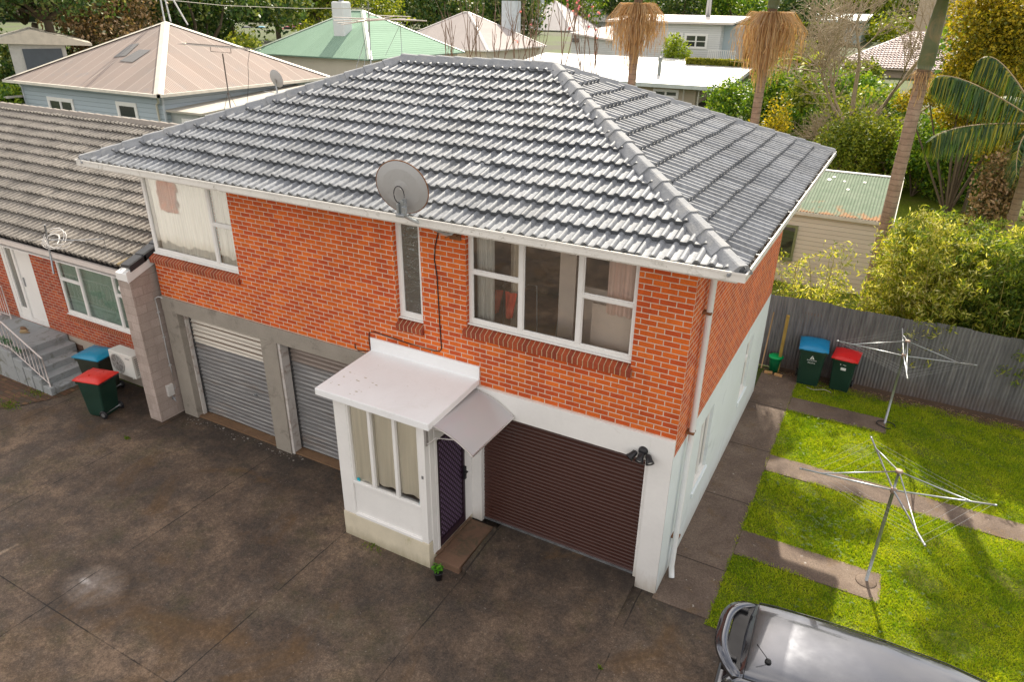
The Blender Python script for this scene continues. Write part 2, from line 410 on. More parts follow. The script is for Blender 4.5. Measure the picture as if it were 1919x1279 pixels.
# ============================================================ main house
house = thing('brick_house', 'two storey orange brick house with grey tiled hip roof above concrete garages', 'house', (-5.7, 3.9, -.05))
EZ = 5.80
AL, AR = Vector((-7.5, 3.89, 7.60)), Vector((-4.03, 3.89, 7.60))
EX0, EX1, EY0, EY1 = -11.99, .61, -.61, 8.38
rise = AR.z-EZ
def slope(o0, ud, run_dir, run):
    s = Vector(run_dir)*run+Vector((0, 0, rise)); L_ = s.length; return s/L_, L_
hipFR = Vector((EX1, EY0, EZ)); hipFL = Vector((EX0, EY0, EZ)); hipBR = Vector((EX1, EY1, EZ)); hipBL = Vector((EX0, EY1, EZ))
def vplane(a, b, inside):
    """vertical plane through a,b; normal pointing away from the point inside"""
    n_ = Vector((b-a)).cross(Vector((0, 0, 1))).normalized()
    if (Vector(inside)-a).dot(n_) > 0: n_ = -n_
    return (a, n_)
s_, L_ = slope(None, None, (0, 1, 0), AR.y-EY0)
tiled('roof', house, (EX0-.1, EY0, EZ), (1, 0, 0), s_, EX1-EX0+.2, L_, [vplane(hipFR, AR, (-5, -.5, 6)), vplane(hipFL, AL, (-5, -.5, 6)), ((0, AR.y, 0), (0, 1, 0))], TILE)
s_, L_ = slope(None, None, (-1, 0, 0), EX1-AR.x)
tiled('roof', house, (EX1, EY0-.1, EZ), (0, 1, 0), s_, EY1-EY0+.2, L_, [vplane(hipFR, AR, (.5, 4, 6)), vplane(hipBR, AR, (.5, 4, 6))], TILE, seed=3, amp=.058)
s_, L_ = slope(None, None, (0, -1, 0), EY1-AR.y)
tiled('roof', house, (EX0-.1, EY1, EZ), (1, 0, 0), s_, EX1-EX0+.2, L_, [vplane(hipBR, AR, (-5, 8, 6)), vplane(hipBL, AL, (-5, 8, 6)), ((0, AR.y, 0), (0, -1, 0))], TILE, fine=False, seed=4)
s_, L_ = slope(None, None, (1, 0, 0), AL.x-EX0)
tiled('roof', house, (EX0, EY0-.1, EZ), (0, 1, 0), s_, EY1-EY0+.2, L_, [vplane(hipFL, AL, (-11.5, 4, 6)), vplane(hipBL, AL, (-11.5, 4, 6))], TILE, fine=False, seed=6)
U1 = Vector((0, 0, .045))
caps('hip_cap', house, hipFR+U1, AR+U1, CAP); caps('hip_cap', house, hipFL+U1, AL+U1, CAP)
caps('hip_cap', house, hipBR+U1, AR+U1, CAP); caps('hip_cap', house, hipBL+U1, AL+U1, CAP)
caps('ridge_cap', house, AL+U1, AR+U1, CAP)
# roof underlay keeps light out of the roof space
bm = BM(); dz = Vector((0, 0, -.05))
for q in ((hipFL, hipFR, AR, AL), (hipFR, hipBR, AR), (hipBR, hipBL, AL, AR), (hipBL, hipFL, AL)): poly(bm, [p+dz for p in q])
obj('underlay', bm, DARKV, house)
# soffit, fascia and gutters
bm = BM()
box(bm, EX0+.03, EX1-.03, EY0+.03, 0, 5.70, 5.715); box(bm, EX0+.03, EX1-.03, 7.76, EY1-.03, 5.70, 5.715)
box(bm, 0, EX1-.03, 0, 7.76, 5.70, 5.715); box(bm, EX0+.03, -11.39, 0, 7.76, 5.70, 5.715)
obj('soffit', bm, WHITE, house)
def gutter(name, parent, x0, x1, y0, y1, zt=5.864, mat=GUTTER, debris=True):
    bm = BM(); t = .008; g_ = .105
    # outer loop ring of U section: outer wall, floor, inner fascia
    for (a, b, c, d) in ((x0, x1, y0, y0+t), (x0, x1, y1-t, y1), (x0, x0+t, y0+t, y1-t), (x1-t, x1, y0+t, y1-t)):
        box(bm, a, b, c, d, zt-.115, zt)
    for (a, b, c, d) in ((x0-.012, x1+.012, y0-.012, y0), (x0-.012, x1+.012, y1, y1+.012), (x0-.012, x0, y0, y1), (x1, x1+.012, y0, y1)):
        box(bm, a, b, c, d, zt-.022, zt+.004)
    for (a, b, c, d) in ((x0+t, x1-t, y0+t, y0+g_), (x0+t, x1-t, y1-g_, y1-t), (x0+t, x0+g_, y0+g_, y1-g_), (x1-g_, x1-t, y0+g_, y1-g_)):
        box(bm, a, b, c, d, zt-.112, zt-.104)
    for (a, b, c, d) in ((x0+g_, x1-g_, y0+g_, y0+g_+.02), (x0+g_, x1-g_, y1-g_-.02, y1-g_), (x0+g_, x0+g_+.02, y0+g_+.02, y1-g_-.02), (x1-g_-.02, x1-g_, y0+g_+.02, y1-g_-.02)):
        box(bm, a, b, c, d, zt-.17, zt-.03)
    return obj(name, bm, mat, parent)
gut = gutter('gutter', house, -12.083, .707, -.718, 8.468)
bm = BM()
for k in range(11): obj('gutter_strap', bx(.60, .70, .1+k*.8, .118+k*.8, 5.861, 5.868), WIRE, gut)
bm.free()
deb = plain('gutter_debris', (.11, .075, .045), .95, .35, 12, bump=.8, bscale=60)
rr = random.Random(3); V = []; F = []
for i in range(900):
    if i % 2: x, y = .62+rr.random()*.07, -.6+rr.random()*9
    else: x, y = -12+rr.random()*12.6, -.70+rr.random()*.07
    a = rr.random()*6.28; s0 = .015+rr.random()*.03; z = 5.765+rr.random()*.05
    for k in range(4): V.append((x+s0*math.cos(a+k*1.57)*(1 if k % 2 else .35), y+s0*math.sin(a+k*1.57)*(1 if k % 2 else .35), z+rr.uniform(-.02, .02)))
    F.append([4*i+k for k in range(4)])
npmesh('debris', V, F, deb, gut)

def wall(bm, axis, c, u0, u1, z0, z1, holes, rev=.14, inward=1):
    """wall face at axis=c with rectangular openings and their reveals"""
    us = sorted({u0, u1, *[h[0] for h in holes], *[h[1] for h in holes]}); zs = sorted({z0, z1, *[h[2] for h in holes], *[h[3] for h in holes]})
    P = (lambda u, z, d=0: (u, c+d, z)) if axis == 'y' else (lambda u, z, d=0: (c+d, u, z))
    for a, b in zip(us, us[1:]):
        for p, q in zip(zs, zs[1:]):
            mu, mz = (a+b)/2, (p+q)/2
            if mu < u0 or mu > u1 or mz < z0 or mz > z1: continue
            if any(h[0] < mu < h[1] and h[2] < mz < h[3] for h in holes): continue
            poly(bm, [P(a, p), P(b, p), P(b, q), P(a, q)])
    for h in holes:
        d = rev*inward; a, b, p, q = h
        for e in (((a, p), (a, q)), ((b, q), (b, p)), ((a, q), (b, q)), ((b, p), (a, p))):
            poly(bm, [P(*e[0]), P(*e[1]), P(*e[1], d), P(*e[0], d)])
WX = (-3.61, -.80, 3.99, 5.69); NX = (-5.01, -4.47, 3.80, 5.69); LX = (-11.39, -8.83, 3.88, 5.69)
bm = BM(); wall(bm, 'y', 0., -11.39, 0, 2.91, 5.70, [WX, NX])
# the corner window runs to the wall's end: cut it as an open notch
for f in list(bm.faces):
    c = f.calc_center_median()
    if abs(c.y) < .001 and c.x < -8.83 and c.z > 3.88: bm.faces.remove(f)
bm.free(); bm = BM()
wall(bm, 'y', 0., -8.83, 0, 2.91, 5.70, [(h[0], h[1], h[2]-.10, h[3]) for h in (WX, NX)])
wall(bm, 'y', 0., -11.39, -8.83, 2.91, 3.78, [])
poly(bm, [(-8.83, 0, 3.88), (-8.83, 0, 5.70), (-8.83, .14, 5.70), (-8.83, .14, 3.88)])
wall(bm, 'x', 0., 0., 7.76, 2.62, 5.70, [], inward=-1)
poly(bm, [(-11.39, 7.76, 2.6), (0, 7.76, 2.6), (0, 7.76, 5.7), (-11.39, 7.76, 5.7)])
poly(bm, [(-11.39, .1, 2.6), (-11.39, 7.76, 2.6), (-11.39, 7.76, 5.7), (-11.39, .1, 5.7)])
poly(bm, [(-11.39, 0, 2.91), (0, 0, 2.91), (0, .13, 2.91), (-11.39, .13, 2.91)])
obj('brick_wall', bm, BRICK, house, uv=True)
# projecting brick sills
def bsill(parent, x0, x1, z, y=0.):
    bm = BM(); prism(bm, [(x0, y+.14, z-.004), (x0, y-.06, z-.105), (x0, y-.05, z-.21), (x0, y+.14, z-.21)], (x1-x0, 0, 0))
    for f in bm.faces: f.normal_update()
    uvl = bm.loops.layers.uv.verify()
    for f in bm.faces:
        for l in f.loops: l[uvl].uv = (l.vert.co.x-x0+.004, l.vert.co.z)
    bm.normal_update(); off = origin(parent); bmesh.ops.translate(bm, vec=-off, verts=bm.verts)
    me = bpy.data.meshes.new('sill'); bm.to_mesh(me); bm.free(); return link('sill', me, SILLB, parent)
bsill(house, -3.66, -.77, 3.985); bsill(house, -5.02, -4.46, 3.795); bsill(house, -11.47, -8.82, 3.875)

def window(parent, name, u0, u1, z0, z1, d, cols=(), rails=(), axis='y', fw=.065, mw=.075, th=.07, glass=None, mat=None, sill=True, s=1, gd=None):
    """timber window; cols = mullion centres, rails=(ua,ub,z). d = wall-normal coordinate of the outer frame face; s=+1 when the room lies towards +d"""
    glass = glass or GLASS; mat = mat or WHITE
    bm = BM()
    def B(bm, a, b, p, q, da, db, bev=.006):
        lo, hi = sorted((d+s*da, d+s*db))
        if axis == 'y': box(bm, a, b, lo, hi, p, q, bev)
        else: box(bm, lo, hi, a, b, p, q, bev)
    B(bm, u0, u1, z1-fw, z1, 0, th); B(bm, u0, u0+fw, z0+fw, z1-fw, .001, th); B(bm, u1-fw, u1, z0+fw, z1-fw, .001, th); B(bm, u0, u1, z0, z0+fw, -.002, th)
    for c in cols: B(bm, c-mw/2, c+mw/2, z0+fw, z1-fw, -.004, th-.004)
    for a, b, z in rails: B(bm, a, b, z-.028, z+.028, -.008, th-.008)
    if sill: B(bm, u0-.01, u1+.01, z0-.025, z0-.003, -.045, th)
    w = obj(name, bm, mat, parent)
    # inner sash beads
    bm = BM(); edges = [u0+fw]+[x for c in cols for x in (c-mw/2, c+mw/2)]+[u1-fw]
    for a, b in zip(edges[::2], edges[1::2]):
        zz = [z0+fw]+sorted(x for (ra, rb, z) in rails if ra < (a+b)/2 < rb for x in (z-.028, z+.028))+[z1-fw]
        for p, q in zip(zz[::2], zz[1::2]):
            k = .016
            B(bm, a, b, p, p+k, .014, .04, 0); B(bm, a, b, q-k, q, .014, .04, 0); B(bm, a, a+k, p+k, q-k, .014, .04, 0); B(bm, b-k, b, p+k, q-k, .014, .04, 0)
    obj('sash', bm, mat, w)
    bm = BM(); dd = d+s*(.03 if gd is None else gd)
    pts = [(u0+.02, z0+.02), (u1-.02, z0+.02), (u1-.02, z1-.02), (u0+.02, z1-.02)]
    poly(bm, [((u, dd, z) if axis == 'y' else (dd, u, z)) for u, z in pts])
    obj('pane', bm, glass, w); return w
wb = window(house, 'window', WX[0], WX[1], WX[2], WX[3], .08, (-2.67, -1.69), ((-3.55, -2.67, 4.87), (-1.69, -.86, 4.85)))
window(house, 'window', NX[0], NX[1], NX[2], NX[3], .08, glass=TEXTG, fw=.085)
window(house, 'window', LX[0]-.005, LX[1], LX[2], LX[3], .07, (-9.47,), ((-9.45, -8.9, 4.76),), fw=.08, glass=glass_mat('left_window_glass', refl=.10))
bm = BM(); box(bm, -11.395, -11.33, .142, .5, 3.88, 5.69); obj('corner_post', bm, WHITE, house)
# storey floor, rooms behind the glass
ROOM = plain('room_wall', (.42, .34, .28), .9, .15, 2); FLOORM = plain('room_carpet', (.34, .18, .09), .8, .3, 6)
CREAMW = plain('room_panel', (.82, .70, .62), .8, .06, 2)
bm = BM(); box(bm, -11.3, -.14, .14, 7.6, 2.93, 2.97); obj('floor', bm, FLOORM, house)
bm = BM(); box(bm, -11.3, -.1, 4.2, 4.3, 2.98, 5.68); box(bm, -5.2, -5.12, .14, 4.2, 2.98, 5.68); box(bm, -8.6, -8.5, .14, 4.2, 2.98, 5.68); box(bm, -.14, -.08, .14, 7.6, 2.98, 5.68)
box(bm, -11.3, -.14, .14, 4.2, 5.682, 5.695)
box(bm, -4.44, -3.68, .15, .2, 2.98, 5.67); box(bm, -8.5, -5.05, .14, .2, 2.98, 5.67)
box(bm, -3.66, -.7, .14, .2, 2.98, 3.9)
obj('inner_wall', bm, ROOM, house)
bm = BM(); box(bm, -1.62, -.90, .42, .46, 2.98, 4.62); box(bm, -2.2, -1.70, 1.3, 1.36, 2.98, 4.5); box(bm, -2.40, -2.12, .9, .95, 2.98, 5.6); obj('room_partition', bm, CREAMW, house)

# ---- concrete and render base
bm = BM()
box(bm, -11.42, -5.39, -.03, .2, 2.58, 2.907)               # lintel band
box(bm, -11.42, -10.98, -.025, .22, -.1, 2.577, .01)        # end frame
box(bm, -8.50, -8.06, -.03, .22, -.1, 2.578, .012)          # pier between the two doors
obj('concrete_frame', bm, CONC, house, uv=True)
JM_ = plain('worn_white_jamb', (.55, .52, .49), .7, .15, 5, dirt=(.3, .22, .18), dscale=4, damt=.5)
obj('door_jamb', bx(-8.055, -7.99, .0, .2, -.05, 2.57), JM_, house); obj('door_jamb', bx(-10.975, -10.93, .12, .2, -.05, 2.57), JM_, house)
bm = BM()
box(bm, -3.44, -.36, -.05, .15, 2.46, 2.907, .004)          # white beam over the brown door
box(bm, -.36, -.003, -.053, .2, -.15, 2.908, .004)          # corner pilaster
box(bm, -.43, -.362, .02, .2, -.05, 2.458)
box(bm, -3.56, -3.345, .004, .2, .05, 2.455)
obj('rendered_beam', bm, WHITE2, house)
bm = BM()
wall(bm, 'x', 0., .2, 7.76, -.15, 2.62, [(1.75, 2.62, .86, 2.22), (5.36, 6.08, .9, 2.26)], inward=-1, rev=.1)
box(bm, 0.0005, .035, 1.68, 2.7, .74, .83, .004); box(bm, 0.0005, .035, 5.28, 6.16, .78, .87, .004)
poly(bm, [(0, -.053, -.15), (0, .2, -.15), (0, .2, 2.62), (0, -.053, 2.62)])
poly(bm, [(-11.4, 7.76, -.15), (0, 7.76, -.15), (0, 7.76, 2.62), (-11.4, 7.76, 2.62)])
obj('rendered_side_wall', bm, PALEBLUE, house)
window(house, 'window', 1.76, 2.61, .87, 2.21, -.05, (2.2,), (), 'x', glass=GLASSD, s=-1, fw=.06)
window(house, 'window', 5.37, 6.07, .91, 2.25, -.05, (), ((5.42, 6.0, 1.7),), 'x', glass=TEXTG, s=-1, fw=.06)
# garage voids
bm = BM(); box(bm, -11.3, -.25, .45, 7.6, -.04, 2.88); obj('garage_core', bm, DARKV, house)
# ---- roller doors
def roller(name, x0, x1, z0, z1, y, mat, pitch, amp, parent, sub=8, warp=0):
    n = int((z1-z0)/pitch*sub); V = []; F = []
    xs = np.linspace(x0, x1, 14); rr = np.random.default_rng(2)
    ph = rr.uniform(0, 6.28, 14)
    for i in range(n+1):
        z = z0+(z1-z0)*i/n; t = (z-z0)/pitch*2*math.pi
        w = -amp*(max(0, math.sin(t))**.6 if sub > 6 else math.sin(t))
        for x in xs: V.append((x, y+w+warp*math.sin(z*2.1+x*1.7), z+warp*.8*math.sin(x*2.3+z*3)))
    m_ = len(xs)
    for i in range(n):
        for k in range(m_-1): q = i*m_+k; F.append([q, q+1, q+m_+1, q+m_])
    o = npmesh(name, V, F, mat, parent); o.data.polygons.foreach_set('use_smooth', [True]*len(F)); return o
def oldroller_mat(name, top):
    n = NT(name); p = n.pos(); x, y, z = n.xyz(p)
    q = n.comb(n.math('MULTIPLY', x, .9), 0., n.math('MULTIPLY', z, 16.))
    st = n.noise(q, 1.3, 4, .6)
    col = n.ramp(st, [(.3, (.17, .165, .165)), (.5, (.25, .25, .255)), (.7, (.36, .355, .35))])
    col = n.mix(n.ramp(n.noise(n.comb(n.math('MULTIPLY', x, .5), 0., n.math('MULTIPLY', z, 5.)), 1.4, 4, .6), [(.55, 0.), (.7, .5)]), col, (.22, .15, .10))
    if top is not None:
        zz = n.math('ADD', z, n.math('MULTIPLY', n.noise(p, 2, 2), .04)); col = n.mix(n.math('GREATER_THAN', zz, top[0]), col, top[1])
    n.base(col); n.set(Roughness=.42, Metallic=.35); return n.m
OLD1 = oldroller_mat('grey_roller_door', (1.86, (.68, .64, .57)))
OLD2 = oldroller_mat('grey_roller_door_dull', (2.12, (.27, .225, .20)))
g1 = roller('garage_door', -11.12, -8.5, 0, 2.52, .24, OLD1, .10, .014, house, warp=.006); g1['label'] = 'grey ribbed metal roller door with cream upper slats'
g2 = roller('garage_door', -8.06, -5.2, 0, 2.52, .24, OLD2, .10, .014, house, warp=.004)
for gd_, x in ((g1, -9.2), (g2, -6.6)):
    bm = BM(); tube(bm, [(x-.05, .205, .95), (x+.05, .205, .95)], .012); tube(bm, [(x, .22, .95), (x, .19, .95)], .022); obj('handle', bm, STEEL, gd_)
bm = BM()
for z in (1.98, 2.12, 2.3): box(bm, -11.1, -8.5, .218, .232, z, z+.012)
obj('slat_gap', bm, plain('slat_rust', (.16, .10, .07), .8), g1)
bm = BM()
bm.free()
for x, g_ in ((-10.93, g1), (-7.99, g2)):
    bm = BM(); prism(bm, [(x, .21, .02)]+[p for k in range(24) for p in ((x+.035, .21, .04+k*.1), (x+.035, .21, .09+k*.1), (x+.012, .21, .09+k*.1), (x+.012, .21, .138+k*.1))]+[(x, .21, 2.45)], (0, .012, 0)); obj('roller_track', bm, plain('track', (.06, .06, .06), .6), g_)
GRAMP = plain('ramp_concrete', (.105, .080, .060), .85, .3, 2.5, bump=.4, bscale=40, dirt=(.045, .036, .028), dscale=2, damt=.48)
BRN = plain('brown_roller_paint', (.062, .024, .018), .34, .06, 2, spec=.5)
g3 = roller('garage_door', -3.34, -.40, .10, 2.47, .10, BRN, .0735, .011, house); g3['label'] = 'dark brown ribbed roller door'
bm = BM(); box(bm, -3.34, -.4, .06, .13, .085, .112); obj('bottom_rail', bm, STEEL, g3)
bm = BM(); box(bm, -11.4, -5.4, .02, .34, -.06, -.01); obj('threshold', bm, plain('rusty_threshold', (.17, .10, .055), .9, .3, 5, bump=.4, dirt=(.45, .42, .38), dscale=6, damt=.62), house)
bm = BM(); prism(bm, [(-2.98, -1.15, -.055), (-2.98, .14, -.06), (-2.98, .14, .085), (-2.98, -.02, .082)], (2.62, 0, 0)); obj('garage_ramp', bm, GRAMP, house)

# ---- entry porch (parts of the house)
bm = BM()
box(bm, -5.40, -3.55, -1.38, -1.26, -.1, .46, .008); box(bm, -5.395, -5.28, -1.26, -.01, -.1, .458, .006); box(bm, -3.66, -3.552, -1.26, .0, -.1, .20, .006)
pp = obj('porch_plinth', bm, CREAMC, house)
bm = BM()
box(bm, -5.385, -5.12, -1.37, -1.26, .463, 2.86, .006)        # left corner post
box(bm, -3.68, -3.56, -1.37, -1.25, .463, 2.84, .006)         # right corner post
box(bm, -5.118, -3.682, -1.335, -1.27, .463, 1.14, .002)      # panel
box(bm, -5.118, -3.682, -1.378, -1.28, .44, .51, .012)        # bottom bead
box(bm, -5.118, -3.682, -1.368, -1.28, 1.142, 1.20, .006)     # sill rail
box(bm, -5.118, -3.682, -1.364, -1.28, 2.72, 2.84, .006)
box(bm, -5.38, -5.30, -1.26, -.03, .463, 2.9)                 # left side wall
box(bm, -3.62, -3.545, -1.25, -1.13, .15, 2.82, .006)         # door posts
box(bm, -3.60, -3.535, -1.125, -1.06, .15, 2.80, .005)
box(bm, -3.62, -3.55, -.24, -.0, .15, 2.9, .004)
box(bm, -3.62, -3.552, -1.06, -.24, 2.35, 2.85)
obj('porch_wall', bm, WHITE, house)
pw = BM()
for x in (-4.66, -4.16): box(pw, x-.03, x+.03, -1.362, -1.29, 1.2, 2.72, .004)
for a, b in ((-5.12, -5.09), (-3.71, -3.68)): box(pw, a, b, -1.358, -1.29, 1.2, 2.72)
pwo = obj('porch_window', pw, WHITE, house)
bm = BM(); poly(bm, [(-5.1, -1.31, 1.2), (-3.69, -1.31, 1.2), (-3.69, -1.31, 2.72), (-5.1, -1.31, 2.72)]); obj('pane', bm, GLASS, pwo)
bm = BM(); box(bm, -5.29, -3.63, -1.24, 0.0, .2, .24); box(bm, -5.29, -3.63, -.02, .0, .24, 2.8)
obj('porch_floor', bm, ROOM, house)
# roof slab with upstand
bm = BM(); prism(bm, [(-5.63, -1.50, 2.83), (-5.63, 0, 2.93), (-5.63, 0, 3.035), (-5.63, -1.50, 2.955)], (2.26, 0, 0))
bmesh.ops.bevel(bm, geom=bm.edges[:], offset=.008, segments=2, affect='EDGES')
prism(bm, [(-5.63, -.035, 3.03), (-5.63, -.006, 3.03), (-5.63, -.006, 3.275), (-5.63, -.035, 3.27)], (2.27, 0, 0))
prm = plain('porch_roof_paint', (.84, .85, .86), .55, .05, 1.5, bump=.08, bscale=12, dirt=(.76, .76, .75), dscale=1.1, damt=.6)
obj('porch_roof', bm, prm, house)
fl = BM(); rr = random.Random(8)
for i in range(26):
    x, y = (-5.5+rr.random()*.75, -1.42+rr.random()*.6) if i < 18 else (-5.3+rr.random()*1.6, -1.3+rr.random()*1.1)
    z = 2.9565+(y+1.5)/1.5*.08+.0022; s0 = rr.uniform(.008, .035)*(1 if i < 18 else .5); a0 = rr.random()*6
    poly(fl, [(x+s0*rr.uniform(.5, 1.4)*math.cos(a0+k*1.05), y+s0*rr.uniform(.2, .6)*math.sin(a0+k*1.05), z) for k in range(6)])
obj('flaked_paint', fl, plain('flake', (.50, .46, .36), .9), house)['kind'] = 'stuff'
# security door in the porch's right side
bm = BM(); D0, D1, Z0, Z1 = -1.06, -.24, .17, 2.34
for a, b, p, q in ((D0, D0+.05, Z0, Z1), (D1-.06, D1, Z0, Z1), (D0+.05, D1-.06, Z0, Z0+.14), (D0+.05, D1-.06, Z1-.05, Z1)): box(bm, -3.575, -3.54, a, b, p, q, .003)
sdm = plain('dark_purple_powdercoat', (.028, .014, .024), .4, .1, 3)
sdr = obj('security_door', bm, sdm, house)
bm = BM(); pt = .115
ya, yb, za, zb = D0+.05, D1-.06, Z0+.14, Z1-.05
for sgn in (1, -1):
    k = -30
    while k < 60:
        # line y = ya + t, z = za + k*pt + sgn*t*1.25
        c = za+k*pt; pts = []
        for yy in np.linspace(ya, yb, 40):
            z = c+sgn*(yy-ya)*1.3
            if za <= z <= zb: pts.append((yy, z))
        if len(pts) > 1:
            (y0, z0), (y1, z1) = pts[0], pts[-1]; n_ = Vector((0, -(z1-z0), y1-y0)).normalized()*.012
            xx = -3.552 if sgn > 0 else -3.556
            a, b = Vector((xx, y0, z0)), Vector((xx, y1, z1)); poly(bm, [a-n_, b-n_, b+n_, a+n_])
        k += 1
obj('grille', bm, sdm, sdr)
bm = BM(); box(bm, -3.60, -3.585, D0, D1, Z0, Z1); obj('inner_door', bm, plain('purple_mesh', (.30, .21, .36), .6, .2, 8), sdr)
bm = BM(); box(bm, -3.54, -3.50, D1-.07, D1+.0, 1.12, 1.38, .012); tube(bm, [(-3.5, D1-.04, 1.3), (-3.46, D1-.04, 1.3), (-3.46, D1-.13, 1.3)], .014); obj('handle', bm, BLACK, sdr)
# polycarbonate awning over the porch door
AW = BM(); a0 = Vector((-3.47, 0, 2.90)); N = 14; prof = []
for i in range(N+1):
    t = i/N; prof.append((-3.45+.78*t, 2.86-.02*t-.30*t**2.0))
y0, y1 = -1.38, -.07
rows = [[AW.verts.new((x, y, z)) for x, z in prof] for y in (y0, y1)]
for i in range(N): AW.faces.new([rows[0][i], rows[0][i+1], rows[1][i+1], rows[1][i]]).smooth = True
n = NT('polycarbonate'); p = n.pos(); col = n.ramp(n.noise(p, 1.6, 3, .5), [(.35, (.56, .58, .60)), (.55, (.60, .60, .61)), (.7, (.63, .59, .62))])
n.base(col); n.set(Roughness=.25, Coat_Weight=.4, Coat_Roughness=.15)
t_ = n.n('BsdfTranslucent'); t_.inputs[0].default_value = (.55, .5, .55, 1); m_ = n.n('MixShader'); m_.inputs[0].default_value = .2
n.l(n.b.outputs[0], m_.inputs[1]); n.l(t_.outputs[0], m_.inputs[2]); n.l(m_.outputs[0], n.out.inputs[0])
aw = obj('awning', AW, n.m, house)
bm = BM(); ALM = plain('aluminium', (.52, .50, .48), .35, .1, 5, metal=.5)
for y in (y0, y1): tube(bm, [(x, y, z+.004) for x, z in prof], .013, 6)
tube(bm, [(prof[-1][0], y0, prof[-1][1]), (prof[-1][0], y1, prof[-1][1])], .014, 6); tube(bm, [(prof[0][0], y0, prof[0][1]), (prof[0][0], y1, prof[0][1])], .014, 6)
obj('awning_frame', bm, ALM, aw)
bm = BM()
for y in (y0+.06, y1-.08):
    tube(bm, [(-3.53, y, 2.45), (-3.35, y, 2.62), (-3.0, y, 2.70), (-2.75, y, 2.56)], .011, 6); tube(bm, [(-3.53, y, 2.78), (-3.2, y, 2.77), (-2.8, y, 2.62)], .011, 6); box(bm, -3.545, -3.53, y-.03, y+.03, 2.42, 2.84)
obj('bracket', bm, ALM, aw)
# entry step
bm = BM(); box(bm, -3.54, -3.05, -1.26, -.06, -.08, .085, .012); box(bm, -3.545, -3.5, -1.2, -.1, .126, .15)
stepm = plain('reddish_step', (.17, .10, .065), .9, .25, 4, bump=.4, dirt=(.10, .08, .05), dscale=3, damt=.5)
obj('entry_step', bm, stepm, house)
bm = BM(); prism(bm, [(-3.019, -1.2, -.055), (-2.84, -1.2, -.052), (-2.90, -1.2, -.02), (-3.019, -1.2, .06)], (0, 1.1, .08)); obj('ramp_fillet', bm, GRAMP, house)
# downpipe at the right corner with brackets
bm = BM(); tube(bm, [(.40, .60, 5.75), (.38, .60, 5.66), (.14, .60, 5.45), (.085, .60, 5.36), (.085, .60, 2.55), (.085, .56, 2.3), (.085, .50, .15), (.13, .42, -.02)], .048, 12)
dp = obj('downpipe', bm, plain('downpipe_paint', (.72, .74, .74), .5, .08, 2, dirt=(.5, .47, .4), damt=.6), house)
bm = BM()
for z in (4.75, 2.75, .7): box(bm, .0, .13, .52, .66, z, z+.03, .004)
obj('bracket', bm, RUST, dp)
bm = BM(); box(bm, .02, .03, .9, .95, 5.2, 5.6); box(bm, .45, .66, 1.35, 1.62, 5.66, 5.74); obj('vent_pipe', bm, WHITE, house)
# conduit and meter box on the wing wall are separate things further down

# ---- left neighbour unit
unit = thing('neighbour_unit', 'single storey brick unit with brown grey tiled roof left of the house', 'house', (-17.5, 3., -.05))
uy, ux1 = .30, -11.9
EU, RU = 3.53, 5.45
s_ = Vector((0, 4.9, RU-EU)); Lu = s_.length; s_ = s_/Lu
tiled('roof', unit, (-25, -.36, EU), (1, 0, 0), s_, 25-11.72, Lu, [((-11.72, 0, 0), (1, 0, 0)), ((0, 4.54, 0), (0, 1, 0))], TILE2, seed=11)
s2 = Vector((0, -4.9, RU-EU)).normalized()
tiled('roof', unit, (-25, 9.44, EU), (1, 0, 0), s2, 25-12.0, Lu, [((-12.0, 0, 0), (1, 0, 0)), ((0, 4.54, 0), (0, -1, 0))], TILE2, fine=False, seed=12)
caps('ridge_cap', unit, (-25, 4.54, RU+.05), (-12.0, 4.54, RU+.05), CAP2, w=.13, h=.07)
bm = BM(); prism(bm, [(-25, -.34, EU-.06), (-25, 4.54, RU-.06), (-25, 9.4, EU-.06), (-25, 9.4, EU-.14), (-25, -.34, EU-.14)], (13, 0, 0)); obj('underlay', bm, DARKV, unit)
# verge tiles and barge
bm = BM(); nv = 14
for i in range(nv):
    a = i/nv; b = (i+1)/nv+.01
    P = lambda t, x, dz: Vector((x, -.50+t*5.04, EU-.0+t*(RU-EU)+dz))
    prism(bm, [P(a, -12.13, .075), P(b, -12.13, .055), P(b, -12.13, -.05), P(a, -12.13, -.05)], (.0, 0, 0.0001)) if False else None
    prism(bm, [P(a, -11.79, .17), P(a, -11.53, .19), P(a, -11.50, .17), P(a, -11.50, .04), P(a, -11.53, .04), P(a, -11.53, .12), P(a, -11.79, .10)], P(b, 0, 0)-P(a, 0, 0)+Vector((0, 0, -.018)))
obj('verge_cap', bm, plain('dark_verge', (.035, .036, .04), .5, .2, 6), unit)
bm = BM(); prism(bm, [(-11.525, -.60, 3.58), (-11.525, .3, 3.93), (-11.525, .3, 3.68), (-11.525, -.60, 3.35)], (.016, 0, 0)); obj('barge_board', bm, WHITE, unit)
bm = BM()
prism(bm, [(-11.92, -.56, -.1), (-11.92, .35, -.1), (-11.92, .35, 3.68), (-11.92, -.56, 3.35)], (.39, 0, 0))
box(bm, -11.92, -11.45, .36, 7.5, -.1, 3.4)
wwm = brick_mat('concrete_block', [(.42, .345, .305), (.45, .37, .33), (.40, .33, .29)], (.37, .30, .26), bw=.40, bh=.20, mw=.008)
obj('wing_wall', bm, wwm, unit, uv=True)
bm = BM(); prism(bm, [(-11.925, -.57, 3.36), (-11.925, .30, 3.70), (-11.925, .30, 3.84), (-11.925, -.57, 3.52)], (.40, 0, 0)); obj('wing_wall_top', bm, WHITE2, unit)
bm = BM(); wall(bm, 'y', uy, -25, -11.92, .74, 3.38, [(-15.85, -12.9, 1.42, 3.05), (-18.3, -16.92, .76, 3.2)], rev=.09)
obj('brick_wall', bm, BRICK2, unit, uv=True)
bm = BM(); box(bm, -25, -11.92, uy+.015, uy+.2, -.1, .738)
